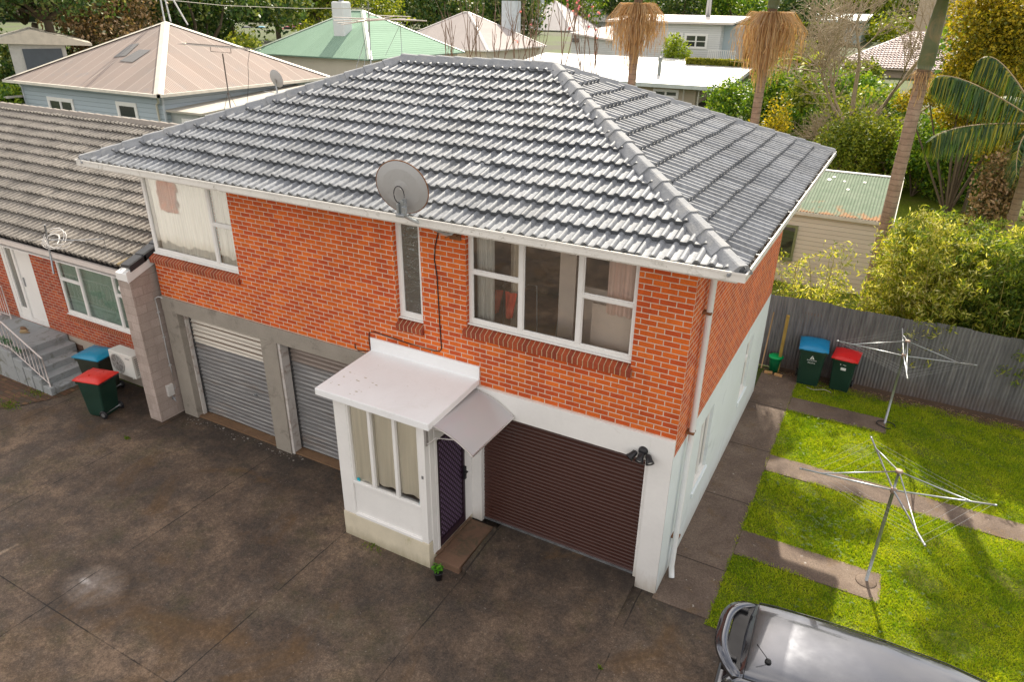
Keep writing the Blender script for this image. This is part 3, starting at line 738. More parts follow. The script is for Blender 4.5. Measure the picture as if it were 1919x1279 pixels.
bm2 = plain('beige_plinth', (.42, .36, .30), .85, .1, 2, bump=.2); obj('plinth', bm, bm2, unit)
bm = BM(); box(bm, -16.0, -15.62, uy-.004, uy+.014, .36, .54); obj('vent', bm, plain('vent', (.12, .065, .045), .8), unit)
bm = BM(); box(bm, -25, -12.0, -.45, uy+.1, 3.30, 3.315); obj('soffit', bm, WHITE, unit)
bm = BM(); box(bm, -25, -11.93, -.47, -.462, 3.39, 3.50); box(bm, -25, -11.93, -.462, -.37, 3.38, 3.388); box(bm, -25, -11.93, -.37, -.355, 3.33, 3.47); box(bm, -25, -11.93, -.48, -.47, 3.48, 3.505)
obj('gutter', bm, plain('unit_gutter', (.66, .60, .56), .5, .08, 3, dirt=(.4, .36, .3), dscale=6, damt=.6), unit)
bm = BM(); box(bm, -25, -12.0, .5, 8.5, -.1, 3.29); obj('core', bm, plain('unit_interior', (.09, .11, .10), .9), unit)
window(unit, 'window', -15.85, -12.9, 1.43, 3.05, uy+.02, (-14.98, -13.62), ((-15.8, -14.98, 2.36), (-13.62, -12.95, 2.36)), glass=glass_mat('green_tint_glass', (.75, .82, .78), .16, opq=.12, dirt=(.45, .55, .48)))
bm = BM()
prism(bm, [(-15.9, uy+.08, 1.41), (-15.9, uy-.05, 1.36), (-15.9, uy-.04, 1.24), (-15.9, uy+.08, 1.24)], (3.95, 0, 0))
off = origin(unit); uvl = bm.loops.layers.uv.verify()
for f in bm.faces:
    for l in f.loops: l[uvl].uv = (l.vert.co.x, l.vert.co.z)
obj('sill', bm, SILLB, unit)
bm = BM(); dj = (-18.3, -17.9, -17.62, -16.92)
box(bm, -18.3, -18.16, uy+.005, uy+.08, .76, 3.2, .004); box(bm, -17.02, -16.92, uy+.005, uy+.08, .76, 3.2, .004); box(bm, -17.78, -17.68, uy+.006, uy+.08, .86, 3.1, .003); box(bm, -18.16, -17.78, uy+.02, uy+.06, .86, 1.12); box(bm, -18.16, -17.02, uy, uy+.08, .76, .86); box(bm, -18.16, -17.02, uy, uy+.08, 3.1, 3.2)
box(bm, -18.16, -18.08, uy+.02, uy+.06, 1.12, 3.1)
obj('door_frame', bm, WHITE, unit)
bm = BM(); box(bm, -17.68, -17.02, uy+.04, uy+.075, .87, 3.09); ud = obj('door', bm, WHITE, unit)
bm = BM(); box(bm, -17.60, -17.56, uy+.015, uy+.04, 1.8, 2.05, .004); obj('handle', bm, STEEL, ud)
bm = BM(); poly(bm, [(-18.08, uy+.045, 1.12), (-17.78, uy+.045, 1.12), (-17.78, uy+.045, 3.1), (-18.08, uy+.045, 3.1)]); obj('side_light', bm, glass_mat('frosted', (.5, .52, .5), .2, .2, opq=.4, dirt=(.4, .42, .4)), unit)
# yellow lichen tiles near the verge
# ============================================================ things inside and on the house
def curtain(label, x0, x1, y, z0, z1, mat, folds=8, amp=.03, group=None, seed=1, gather=0):
    rr = np.random.default_rng(seed); nx, nz = folds*8, 10; xs = np.linspace(0, 1, nx+1); V = []; F = []
    ph = np.cumsum(rr.uniform(.6, 1.4, nx+1)); ph = ph/ph[-1]*folds*2*math.pi
    for j in range(nz+1):
        t = j/nz
        for i, u in enumerate(xs):
            V.append((x0+(x1-x0)*(u if not gather else u*(1-gather*math.sin(t*math.pi))), y+amp*math.sin(ph[i]+.4*math.sin(3*t))*(.5+.6*t), z1+(z0-z1)*t))
    for j in range(nz):
        for i in range(nx): q = j*(nx+1)+i; F.append([q, q+1, q+nx+2, q+nx+1])
    o = npmesh('curtain', V, F, mat); o.data.polygons.foreach_set('use_smooth', [True]*len(F)); return tag(o, label, 'curtain', group)
SHEER = cloth_mat('sheer_curtain', (.92, .91, .86), 30, .16); TAUPE = cloth_mat('porch_curtain', (.93, .87, .74), 14, .12); PINK = cloth_mat('pink_beige_curtain', (.88, .64, .56), 22, .2)
BEIGE = cloth_mat('beige_curtain', (.85, .76, .62), 24, .2); GREYC = cloth_mat('grey_curtain', (.74, .74, .70), 26, .3)
curtain('pale sheer curtain across the wide left pane of the upper left window', -11.28, -9.5, .155, 3.9, 5.66, SHEER, 9, .03, seed=1)
curtain('grey curtain behind the small split panes at the right of the upper left window', -9.46, -8.86, .155, 3.9, 5.66, GREYC, 4, .03, seed=2)
curtain('grey sheer curtain at the left edge of the large upstairs window', -3.58, -3.25, .28, 3.95, 5.6, GREYC, 4, .03, seed=3)
curtain('narrow beige curtain hanging behind the left panes of the large upstairs window', -3.22, -2.98, .75, 3.3, 5.6, BEIGE, 2, .04, seed=4)
curtain('pink beige curtain in the top right pane of the large upstairs window', -1.36, -.82, .30, 4.55, 5.66, PINK, 4, .03, seed=5)
curtain('taupe cloth curtain behind the left light of the porch window', -5.26, -4.62, -1.275, 1.19, 2.74, TAUPE, 2, .02, seed=6)
curtain('taupe cloth curtain behind the middle light of the porch window', -4.70, -4.12, -1.262, 1.25, 2.74, TAUPE, 2, .02, seed=7)
curtain('taupe cloth curtain behind the right light of the porch window', -4.20, -3.685, -1.28, 1.28, 2.74, TAUPE, 2, .02, seed=8)
curtain('faded green curtain behind the neighbouring unit window', -15.8, -12.95, .42, 1.42, 2.98, cloth_mat('green_curtain', (.55, .72, .62), 12, .12), 7, .02, seed=9)
bm = BM()
for x in (-5.06, -3.74): prism(bm, [(x, -1.325, 1.205), (x+.07, -1.325, 1.2), (x+.05, -1.325, 1.27), (x-.0, -1.325, 1.25)], (0, .006, 0))
obj('blue_tape', bm, plain('blue_tape', (.0, .38, .48), .6), house)
# drying frame with red cloths seen through the large window
rack = thing('drying_rack', 'white wire drying rack with two red cloths inside the large upstairs window', 'drying rack', (-3.2, .85, 2.98))
bm = BM()
for y in (.64, 1.1): tube(bm, [(-3.55, y, 3.0), (-3.52, y, 4.42), (-2.9, y, 4.42), (-2.86, y, 3.0)], .013, 6)
for x in (-3.4, -3.2, -3.05): tube(bm, [(x, .64, 4.42), (x, 1.1, 4.42)], .008, 5)
obj('frame', bm, WIRE, rack)
def drape(x0, x1, y, z1, l, mat, name, label, cat):
    V = []; F = []; nx, nz = 10, 8; rr = random.Random(int(x0*10))
    for j in range(nz+1):
        for i in range(nx+1):
            t = j/nz; u = i/nx
            V.append((x0+(x1-x0)*(.5+(u-.5)*(1-.25*t)), y-.06*t+.03*math.sin(u*9+t*2), z1-l*t*(1-.25*abs(u-.5))))
    for j in range(nz):
        for i in range(nx): q = j*(nx+1)+i; F.append([q, q+1, q+nx+2, q+nx+1])
    return tag(npmesh(name, V, F, mat), label, cat)
REDC = cloth_mat('red_cloth', (.85, .13, .07), 20, .3)
drape(-3.52, -3.28, .62, 4.42, .42, REDC, 'cloth', 'red cloth hanging at the left of the rack inside the large upstairs window', 'cloth')
drape(-3.24, -3.02, .62, 4.42, .46, REDC, 'cloth', 'red cloth hanging at the right of the rack inside the large upstairs window', 'cloth')
sw = thing('clothes_airer', 'tall white folding frame with a yellow top bar inside the large upstairs window', 'airer', (-2.2, 2.2, 2.98))
bm = BM()
for s in (-.55, .45):
    tube(bm, [(-2.35+s, 1.9, 2.98), (-2.35+s*.8, 2.2, 4.75)], .018, 6); tube(bm, [(-2.35+s, 2.5, 2.98), (-2.35+s*.8, 2.2, 4.75)], .018, 6)
obj('leg', bm, WIRE, sw)
obj('top_bar', tb([(-2.9, 2.2, 4.76), (-1.9, 2.2, 4.68)], .022, 6), plain('yellow_bar', (.5, .38, .15), .6), sw)

# satellite dish on the eave (seen from behind)
dish = thing('satellite_dish', 'large grey satellite dish with rusty rim on the front eave above the narrow window', 'satellite dish', (-4.0, -.1, 5.5))
dc = Vector((-4.09, -.92, 6.31)); nrm = Vector((-.15, .95, .24)).normalized()
q = nrm.to_track_quat('Z', 'Y').to_matrix()
bm = BM(); prof = [(r_, .35*r_*r_) for r_ in np.linspace(.01, .40, 12)]; lathe(bm, prof, 48, dc, q, cap=False)
lathe(bm, [(.405, .056), (.395, .045), (.01, -.012)][::1], 48, dc, q, cap=False)
DG = plain('dish_grey', (.40, .40, .40), .5, .05, 3, dirt=(.33, .33, .32), damt=.6)
obj('reflector', bm, DG, dish, smooth=True)
bm = BM(); rim = [dc+q @ Vector((.405*math.cos(a), .405*math.sin(a), .056)) for a in np.linspace(0, 2*math.pi, 49)]; tube(bm, rim, .009, 6, cap=False)
obj('rim', bm, RUST, dish)
bc = dc+q @ Vector((0, 0, -.03))
lo = Vector((-4.03, -.90, 6.07))
bm = BM(); rr = random.Random(4)
for dx, dy, dz, a, b, c in ((0, -.06, 0, .05, .03, .08), (.05, -.10, -.05, .03, .03, .07), (-.05, -.10, -.04, .02, .03, .09), (0, -.13, -.11, .07, .025, .02), (.02, -.07, .08, .02, .05, .03)):
    box(bm, lo.x+dx-a, lo.x+dx+a, lo.y+dy-b, lo.y+dy+b, lo.z+dz-c, lo.z+dz+c, .006)
obj('mount', bm, STEEL, dish)
bm = BM(); tube(bm, [lo+Vector((0, -.1, -.1)), Vector((-4.0, -.82, 5.86)), Vector((-3.80, -.25, 5.53)), Vector((-3.78, -.02, 5.48))], .026, 10); obj('arm', bm, plain('arm_steel', (.50, .54, .55), .4, .1, 6, metal=.3), dish)
bm = BM(); box(bm, -3.88, -3.68, -.03, -.002, 5.38, 5.56, .004); box(bm, -3.84, -3.72, -.1, -.03, 5.45, 5.50, .004); tube(bm, [(-3.9, -.12, 5.42), (-3.68, -.10, 5.52)], .012, 6); obj('wall_plate', bm, RUST, dish)
bm = BM(); lp = [lo+Vector((-.03-.09*math.sin(t), -.10, .06+.12*(1-math.cos(t)))) for t in np.linspace(0, 5.0, 16)]; tube(bm, lp, .007, 5); obj('cable_loop', bm, BLACK, dish)
# black cable down the wall
bm = BM(); pts = [(-4.10, -.012, 5.68), (-4.10, -.012, 5.45), (-4.17, -.012, 5.2), (-4.19, -.012, 4.98), (-4.15, -.012, 4.7), (-4.13, -.012, 3.9), (-4.11, -.012, 3.42), (-4.15, -.012, 3.36), (-4.25, -.012, 3.34), (-4.8, -.012, 3.35), (-5.55, -.012, 3.40), (-5.66, -.012, 3.36), (-5.68, -.012, 3.2), (-5.66, -.012, 2.98), (-5.95, -.012, 2.93), (-6.02, -.012, 2.97), (-6.02, -.012, 3.05)]
tube(bm, pts, .009, 6); tag(obj('cable', bm, BLACK), 'thin black cable running down the brick wall and round the porch roof', 'cable')
# spotlight cluster on the beam
fl_ = thing('outdoor_light', 'cluster of three black spotlights at the right end of the white garage beam', 'light', (-.46, -.05, 2.6))
bm = BM(); lathe(bm, [(.075, -.0), (.075, .02), (.05, .06), (.02, .07)], 20, (-.46, -.052, 2.62), Matrix.Rotation(R(90), 3, 'X')); obj('base', bm, BLACK, fl_)
for dx, rz in ((-.11, -35), (0, 0), (.11, 35)):
    d_ = Vector((math.sin(R(rz)), -.75, -.65)).normalized(); c0 = Vector((-.46+dx*.5, -.12, 2.60)); q_ = d_.to_track_quat('Z', 'Y').to_matrix()
    bm = BM(); lathe(bm, [(.02, -.02), (.045, 0), (.05, .07), (.068, .13), (.066, .135), (.04, .12)], 18, c0+Vector((dx*.4, 0, 0)), q_); lm = obj('lamp_head', bm, BLACK, fl_)
    bm = BM(); lathe(bm, [(.045, .122), (.02, .13)], 16, c0+Vector((dx*.4, 0, 0)), q_); obj('lens', bm, plain('lens', (.5, .5, .5), .2), lm)
bm = BM(); box(bm, .0005, .05, .16, .24, 4.0, 4.2, .005) if False else None
# small door number plate
bm = BM(); box(bm, -3.64, -3.60, -1.3745, -1.3705, 1.78, 1.84, .002); tag(obj('number_plate', bm, STEEL), 'tiny metal number plate on the right corner post of the porch', 'plate')

# conduit, meter box on the wing wall
mb = thing('meter_box', 'small white water tap box at the foot of the block wing wall', 'meter box', (-11.53, -.2, .6))
bm = BM(); box(bm, -11.528, -11.46, -.30, -.14, .50, .78, .008); obj('box', bm, plain('box_grey', (.6, .58, .56), .5), mb)
bm = BM(); tube(bm, [(-11.5, -.2, .5), (-11.47, -.2, .42), (-11.42, -.2, .40), (-11.40, -.2, .36)], .014, 6); tube(bm, [(-11.45, -.26, .43), (-11.45, -.16, .43)], .012, 6); obj('tap', bm, STEEL, mb)
bm = BM(); tube(bm, [(-11.35, -.02, 2.86), (-11.42, -.07, 2.90), (-11.50, -.1, 2.85), (-11.515, -.08, 2.7), (-11.515, -.08, 1.2), (-11.515, -.06, .75), (-11.515, -.08, .62), (-11.515, -.15, .58)], .013, 8)
for z in (2.5, 1.9, 1.2): box(bm, -11.527, -11.495, -.11, -.05, z, z+.03)
tag(obj('conduit', bm, plain('conduit', (.5, .5, .5), .5)), 'thin grey conduit running down the block wing wall', 'pipe')
lampg = thing('wall_lamp', 'white round glass lamp at the top of the wing wall beside the unit window', 'lamp', (-12.02, -.3, 3.1))
bm = BM(); lathe(bm, [(.02, .1), (.07, .07), (.095, 0), (.07, -.07), (.02, -.095)], 18, (-12.10, -.38, 3.06)); obj('globe', bm, plain('opal', (.85, .84, .82), .2), lampg)
bm = BM(); box(bm, -12.0, -11.935, -.42, -.3, 3.06, 3.18, .01); tube(bm, [(-11.95, -.36, 3.12), (-12.1, -.38, 3.15)], .03, 8); obj('arm', bm, WHITE, lampg)
# bent antenna on unit roof
an = thing('roof_antenna', 'leaning grey pole with tangled white cable on the neighbouring unit gutter', 'antenna', (-14.4, -.4, 3.2))
bm = BM(); tube(bm, [(-14.42, -.5, 3.0), (-14.33, -.45, 4.15)], .022, 8); tube(bm, [(-14.36, -.45, 3.8), (-13.3, -.4, 3.95), (-12.5, -.3, 4.08)], .010, 6); tube(bm, [(-12.5, -.3, 4.08), (-12.6, -.25, 3.6)], .005, 5); obj('pole', bm, STEEL, an)
bm = BM(); rr = random.Random(12)
for s in range(4):
    c_ = Vector((-14.2+rr.uniform(-.1, .3), -.42, 3.75+rr.uniform(-.15, .25))); r0 = rr.uniform(.12, .26)
    tube(bm, [c_+Vector((r0*1.3*math.cos(t), .12*math.sin(t*1.3), r0*math.sin(t))) for t in np.linspace(0, rr.uniform(4, 7), 18)], .008, 5)
tube(bm, [(-14.3, -.4, 3.7), (-13.9, -.4, 3.75), (-13.5, -.35, 3.9), (-13.2, -.3, 3.92)], .008, 5); tube(bm, [(-14.45, -.42, 3.3), (-14.5, -.42, 3.6), (-14.6, -.4, 3.75), (-15.3, -.35, 3.62)], .008, 5)
obj('cable', bm, plain('white_cable', (.7, .68, .66), .5), an)

# ============================================================ ground
def gmat(name, build):
    n = NT(name); build(n); return n.m
def drive(n):
    p = n.pos(); x, y, z = n.xyz(p)
    a = n.noise(p, .42, 7, .68, .5); b = n.noise(p, 2.2, 6, .7); c = n.noise(p, 45, 4, .75); e = n.noise(p, 130, 3, .7)
    col = n.ramp(a, [(.32, (.047, .034, .025)), (.44, (.092, .065, .046)), (.55, (.143, .101, .070)), (.68, (.215, .150, .10))])
    col = n.mix(n.ramp(b, [(.44, 0.), (.6, .6)]), col, (.040, .034, .030))
    col = n.mix(n.ramp(n.noise(p, .75, 7, .72, .9), [(.54, 0.), (.70, .55)]), col, (.150, .116, .088))
    col = n.mix(n.ramp(n.noise(n.scl(p, (1, 1.7, 1)), .33, 6, .7), [(.56, 0.), (.68, .6)]), col, (.095, .060, .030))
    moss = n.mix(1., n.ramp(n.noise(p, 1.1, 7, .75), [(.5, 0.), (.64, 1.)]), n.ramp(y, [(.0, 0.), (1., 0.)]), 'ADD')
    near = n.math('MULTIPLY', n.ramp(n.noise(p, .8, 7, .75), [(.52, 0.), (.66, 1.)]), .45); col = n.mix(near, col, (.060, .055, .022))
    col = n.mix(1., col, n.ramp(c, [(.28, .55), (.5, 1.), (.74, 1.65)]), 'MULTIPLY')
    col = n.mix(n.ramp(e, [(.66, 0.), (.74, .55)]), col, (.22, .19, .16))
    ex = n.math('DIVIDE', n.math('ADD', x, 8.10), .58); ey = n.math('DIVIDE', n.math('ADD', y, 4.42), .42)  # low bump: its bright top and shaded rim are painted into the colour
    rr_ = n.math('ADD', n.math('POWER', n.math('ADD', n.math('MULTIPLY', ex, ex), n.math('MULTIPLY', ey, ey)), .5), n.math('MULTIPLY', n.math('SUBTRACT', n.noise(p, 2.2, 5, .65), .5), .7))
    halo = n.math('MULTIPLY', n.math('SUBTRACT', 1., n.math('ABSOLUTE', n.math('MULTIPLY', n.math('SUBTRACT', rr_, 1.2), 2.4))), .5); col = n.mix(n.math('MAXIMUM', halo, 0.), col, (.032, .026, .022))
    col = n.mix(n.math('MULTIPLY', n.math('MAXIMUM', n.math('SUBTRACT', 1.08, rr_), 0.), .85), col, (.26, .225, .20))
    r2 = n.math('ADD', n.math('POWER', n.math('ADD', n.math('POWER', n.math('DIVIDE', n.math('ADD', x, 8.33), .11), 2.), n.math('POWER', n.math('DIVIDE', n.math('ADD', y, 4.44), .06), 2.)), .5), 0.)
    col = n.mix(n.math('MULTIPLY', n.math('MAXIMUM', n.math('SUBTRACT', 1.3, r2), 0.), .6), col, (.62, .58, .54))
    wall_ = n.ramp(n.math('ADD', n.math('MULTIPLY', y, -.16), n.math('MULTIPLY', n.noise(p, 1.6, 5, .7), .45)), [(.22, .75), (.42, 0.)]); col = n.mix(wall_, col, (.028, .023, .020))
    og = n.ramp(n.noise(p, .55, 5, .65, .8), [(.56, 0.), (.68, .7)]); col = n.mix(og, col, (.11, .062, .024))
    col = n.mix(1., col, n.ramp(n.noise(p, 15, 4, .8), [(.32, .72), (.5, 1.), (.68, 1.42)]), 'MULTIPLY')
    col = n.mix(n.ramp(n.noise(p, 24, 2, .5), [(.71, 0.), (.735, .6)]), col, (.26, .23, .20))
    # faint straight joints between the poured bays, and hairline cracks
    jn = None
    for xj in (-17.3, -14.35, -11.4, -8.37, -5.42, -2.95, -.22):
        d = n.math('ABSOLUTE', n.math('SUBTRACT', n.math('ADD', x, n.math('MULTIPLY', n.noise(p, 1.5, 3), .05)), xj+.025))
        k = n.math('LESS_THAN', d, .011); jn = k if jn is None else n.math('MAXIMUM', jn, k)
    for yj in (-5.05, -11.):
        k = n.math('LESS_THAN', n.math('ABSOLUTE', n.math('SUBTRACT', y, yj)), .010); jn = n.math('MAXIMUM', jn, k)
    brk = n.ramp(n.noise(p, 1.1, 5, .7), [(.38, .15), (.54, .9)])
    col = n.mix(n.math('MULTIPLY', jn, brk), col, (.015, .013, .010))
    v = n.n('TexVoronoi', feature='DISTANCE_TO_EDGE', Scale=.55); n.l(n.mix(.12, p, n.n('TexNoise', Scale=2.).outputs['Color']), v.inputs['Vector'])
    ck = n.math('MULTIPLY', n.math('LESS_THAN', v.outputs['Distance'], .0035), n.ramp(n.noise(p, .5, 3), [(.5, 0.), (.6, .8)])); pass
    n.base(col); n.set(Roughness=n.ramp(a, [(.35, .62), (.7, .85)]), Specular_IOR_Level=.35)
    n.bump(n.math('ADD', c, n.math('MULTIPLY', b, .6)), .45, .01)
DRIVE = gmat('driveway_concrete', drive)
for o_ in kids(house):
    if o_.name.startswith(('garage_ramp', 'ramp_fillet')): o_.data.materials[0] = DRIVE
def pathm(n):
    p = n.pos(); x, y, z = n.xyz(p)
    a = n.noise(p, .8, 7, .7, .4); c = n.noise(p, 40, 4, .75)
    col = n.ramp(a, [(.32, (.085, .062, .050)), (.5, (.135, .100, .078)), (.7, (.20, .155, .12))])
    col = n.mix(n.ramp(n.noise(p, 2.3, 6, .7), [(.55, 0.), (.66, .55)]), col, (.13, .085, .045))
    col = n.mix(1., col, n.ramp(c, [(.28, .6), (.5, 1.), (.72, 1.45)]), 'MULTIPLY')
    col = n.mix(n.ramp(n.noise(p, 9, 3, .6), [(.70, 0.), (.73, .8)]), col, (.36, .34, .31))
    k = n.math('LESS_THAN', n.math('ABSOLUTE', n.math('SUBTRACT', n.math('FRACT', n.math('DIVIDE', n.math('ADD', y, 0.), 2.05)), .5)), .006)
    col = n.mix(n.math('MULTIPLY', k, .85), col, (.03, .024, .02))
    n.base(col); n.set(Roughness=.85, Specular_IOR_Level=.25); n.bump(c, .5, .008)
PATHM = gmat('path_concrete', pathm)
def lawnm(n):
    p = n.pos(); a = n.noise(p, .9, 6, .7); b = n.noise(p, 14, 5, .75)
    col = n.ramp(b, [(.3, (.05, .08, .008)), (.5, (.11, .15, .010)), (.72, (.22, .25, .02))])
    col = n.mix(n.ramp(a, [(.5, 0.), (.7, .6)]), col, (.14, .12, .04))
    n.base(col); n.set(Roughness=.9, Specular_IOR_Level=.15); n.bump(b, .9, .03)
LAWN = gmat('lawn_turf', lawnm)
def groundm(n):
    p = n.pos(); a = n.noise(p, .12, 6, .65); b = n.noise(p, 6, 5, .7)
    col = n.ramp(b, [(.3, (.02, .035, .008)), (.6, (.07, .10, .012))]); col = n.mix(n.ramp(a, [(.45, 0.), (.58, .8)]), col, (.05, .042, .028))
    n.base(col); n.set(Roughness=.95); n.bump(b, .6, .03)
GROUND = gmat('open_ground', groundm)
xs = np.concatenate([np.arange(-420, -40, 20), np.arange(-40, 30, 2.5), np.arange(30, 300, 20)]); ys = np.concatenate([np.arange(-60, -20, 10), np.arange(-20, 70, 2.5), np.arange(70, 460, 15)])
V = [(x, y, hgt(x, y)-.02) for y in ys for x in xs]; nx = len(xs)
F = [[j*nx+i, j*nx+i+1, (j+1)*nx+i+1, (j+1)*nx+i] for j in range(len(ys)-1) for i in range(nx-1)]
struct(npmesh('ground', V, F, GROUND))
bm = BM(); xs = np.linspace(-30, 26, 113); ys = np.linspace(-24, .25, 98)
def dz(x, y): return .018*math.exp(-(((x+8.15)/.42)**2+((y+4.4)/.33)**2)**1.5)-.006*math.exp(-(((x+7.4)/.5)**2+((y+4.9)/.4)**2))
V = [(x, y, -.05+dz(x, y)) for y in ys for x in xs]; nx = len(xs)
F = [[j*nx+i, j*nx+i+1, (j+1)*nx+i+1, (j+1)*nx+i] for j in range(len(ys)-1) for i in range(nx-1) if not (xs[i] > .85 and ys[j] > -.5)]
dr = npmesh('driveway', V, F, DRIVE); dr.data.polygons.foreach_set('use_smooth', [True]*len(F)); struct(dr); bm.free()
bm = BM(); box(bm, -.02, .90, -.16, 9.25, -.2, -.034, .006); struct(obj('side_path', bm, PATHM))
def strip(x1, y0, y1): struct(obj('path', bx(.905, x1, y0, y1, -.2, -.030, .006), PATHM))
strip(3.25, 1.54, 2.27); strip(9., 4.40, 5.05); strip(3.05, 7.21, 7.93)
bm = BM(); poly(bm, [(.9, -.28, -.046), (30, -.28, -.046), (30, 9.45, -.046), (.9, 9.45, -.046)]); struct(obj('lawn', bm, LAWN))
dirtm = plain('bare_soil', (.085, .055, .035), .95, .3, 5, bump=.8, bscale=25, dirt=(.20, .16, .11), dscale=5, damt=.6)
V = []; F = []; nx = 80
for i in range(nx+1):
    x = .1+i*.14; w = .26+.10*math.sin(i*.9)+.07*math.sin(i*2.3)
    V += [(x, 8.98-w*.6+(.3 if x < .9 else 0), -.04), (x, 9.42, -.015)]
F = [[2*i, 2*i+2, 2*i+3, 2*i+1] for i in range(nx)]
struct(npmesh('soil_strip', V, F, dirtm))
pv = brick_mat('paving_bricks', [(.14, .075, .045), (.11, .06, .04), (.17, .095, .05), (.10, .07, .05)], (.06, .05, .02), bw=.21, bh=.105, mw=.012)
bm = BM(); poly(bm, [(-24, -2.9, -.038), (-17.2, -2.7, -.038), (-15.2, -2.0, -.038), (-14.75, -1.25, -.038), (-14.6, -.9, -.038), (-14.8, .28, -.038), (-24, .28, -.038)]); struct(obj('brick_paving', bm, pv, uv=True))
# debris flakes along the garage threshold
rr = random.Random(21); V = []; F = []
for i in range(90):
    x = -11.3+rr.random()*3.6; y = -.05-abs(rr.gauss(0, .10))-.05*math.sin(x*5); s0 = rr.uniform(.006, .02)*(1.8 if rr.random() < .15 else 1); b = len(V); a = rr.random()*6.28
    for k in range(5): V.append((x+s0*rr.uniform(.6, 1.3)*math.cos(a+k*1.256), y+s0*rr.uniform(.4, 1)*math.sin(a+k*1.256), -.0455+rr.random()*.002))
    F.append([b+k for k in range(5)])
tag(npmesh('paint_flakes', V, F, plain('flakes', (.30, .28, .25), .9)), 'pale paint flakes scattered below the grey roller doors', 'flakes')['kind'] = 'stuff'
# grass blades
def grass(name, n, area, hmin, hmax, mat, hole=None, seed=1, wid=.009, z0=-.046, sparse=None):
    rng = np.random.default_rng(seed); x0, x1, y0, y1 = area; P = np.stack([rng.uniform(x0, x1, n), rng.uniform(y0, y1, n)], 1)
    keep = np.ones(n, bool)
    for a, b, c, d in hole or []: keep &= ~((P[:, 0] > a) & (P[:, 0] < b) & (P[:, 1] > c) & (P[:, 1] < d))
    sp = np.sin(P[:, 0]*2.3+1.3*np.sin(P[:, 1]*1.7))*np.sin(P[:, 1]*2.9+P[:, 0]); keep &= ~((sp < -.72) & (rng.random(n) < .75))
    P = P[keep]; n = len(P); h = rng.uniform(hmin, hmax, n)*(1+.35*np.sin(P[:, 0]*3.1+np.sin(P[:, 1]*4))*np.sin(P[:, 1]*2.7)+.3*np.sin(P[:, 0]*9)*np.sin(P[:, 1]*11)); a = rng.uniform(0, 6.28, n); w = wid*rng.uniform(.6, 1.4, n)
    dx, dy = np.cos(a)*w, np.sin(a)*w; lx, ly = rng.normal(0, .5, n)*h, rng.normal(0, .5, n)*h
    V = np.zeros((n, 3, 3)); V[:, 0] = np.stack([P[:, 0]-dx, P[:, 1]-dy, np.full(n, z0)], 1); V[:, 1] = np.stack([P[:, 0]+dx, P[:, 1]+dy, np.full(n, z0)], 1); V[:, 2] = np.stack([P[:, 0]+lx, P[:, 1]+ly, z0+h], 1)
    o = npmesh(name, V.reshape(-1, 3), np.arange(n*3).reshape(n, 3), mat); o['kind'] = 'stuff'; return o
GR = leaf_mat('grass_blades', [(.05, .13, .008), (.16, .29, .010), (.38, .47, .013), (.58, .58, .05)], .6, .4, (1.3, 1.2, .4), scale=1.1, wt=(.38, .72))
grass('grass', 250000, (.87, 7.2, -.28, 9.1), .018, .05, GR, [(.88, 3.22, 1.58, 2.23), (.88, 9, 4.44, 5.01), (.88, 3.02, 7.25, 7.89)])
grass('grass', 2500, (-16.2, -13.9, -1.9, -.9), .02, .06, leaf_mat('weeds', [(.06, .12, .015), (.16, .24, .02)], .6), [(-15.15, -13.9, -1.35, -.9), (-15.6, -13.9, -1.9, -1.6)], seed=4, wid=.014, z0=-.04) if False else None
def patch_weeds(cx, cy, r, n, seed):
    rng = np.random.default_rng(seed); P = np.stack([rng.normal(cx, r, n), rng.normal(cy, r*.6, n)], 1); V = []
    for x, y in P:
        a = rng.uniform(0, 6.28); w = .014; h = rng.uniform(.015, .05)
        V += [(x-w*math.cos(a), y-w*math.sin(a), -.045), (x+w*math.cos(a), y+w*math.sin(a), -.045), (x+rng.normal(0, .02), y+rng.normal(0, .02), -.045+h)]
    o = npmesh('weeds', V, np.arange(n*3).reshape(n, 3), WEED); o['kind'] = 'stuff'
WEED = leaf_mat('weed_leaf', [(.05, .11, .015), (.13, .22, .02), (.22, .26, .03)], .6)
for k, (u, v, r_, n_) in enumerate(((195, 745, .10, 260), (240, 825, .04, 60), (20, 765, .16, 240), (70, 745, .15, 160), (700, 1030, .12, 60), (1125, 1255, .02, 30), (1440, 700, .15, 200))):
    g_ = ground_at(u, v); patch_weeds(g_.x, g_.y, r_, n_, k)
# clover-like rosettes and stray sticks in the lawn
rr = random.Random(5); V = []; F = []
for i in range(330):
    cx, cy = rr.uniform(1., 6.5), rr.uniform(-.2, 8.8)
    if i < 90: cx, cy = rr.gauss(2.3, .5), rr.gauss(3.1, .5)
    if any(a < cx < b and c < cy < d for a, b, c, d in ((.88, 3.3, 1.5, 2.3), (.88, 9, 4.35, 5.1), (.88, 3.1, 7.15, 7.95))) or cx < .95: continue
    for k in range(5):
        a = k*1.256+rr.random(); r1 = rr.uniform(.015, .035); b = len(V); z = -.012+rr.random()*.02
        V += [(cx, cy, z), (cx+r1*math.cos(a-.4), cy+r1*math.sin(a-.4), z+.008), (cx+r1*1.5*math.cos(a), cy+r1*1.5*math.sin(a), z), (cx+r1*math.cos(a+.4), cy+r1*math.sin(a+.4), z+.008)]; F.append([b, b+1, b+2, b+3])
o = npmesh('clover', V, F, leaf_mat('clover_leaf', [(.06, .12, .02), (.16, .23, .07)], .5)); o['kind'] = 'stuff'
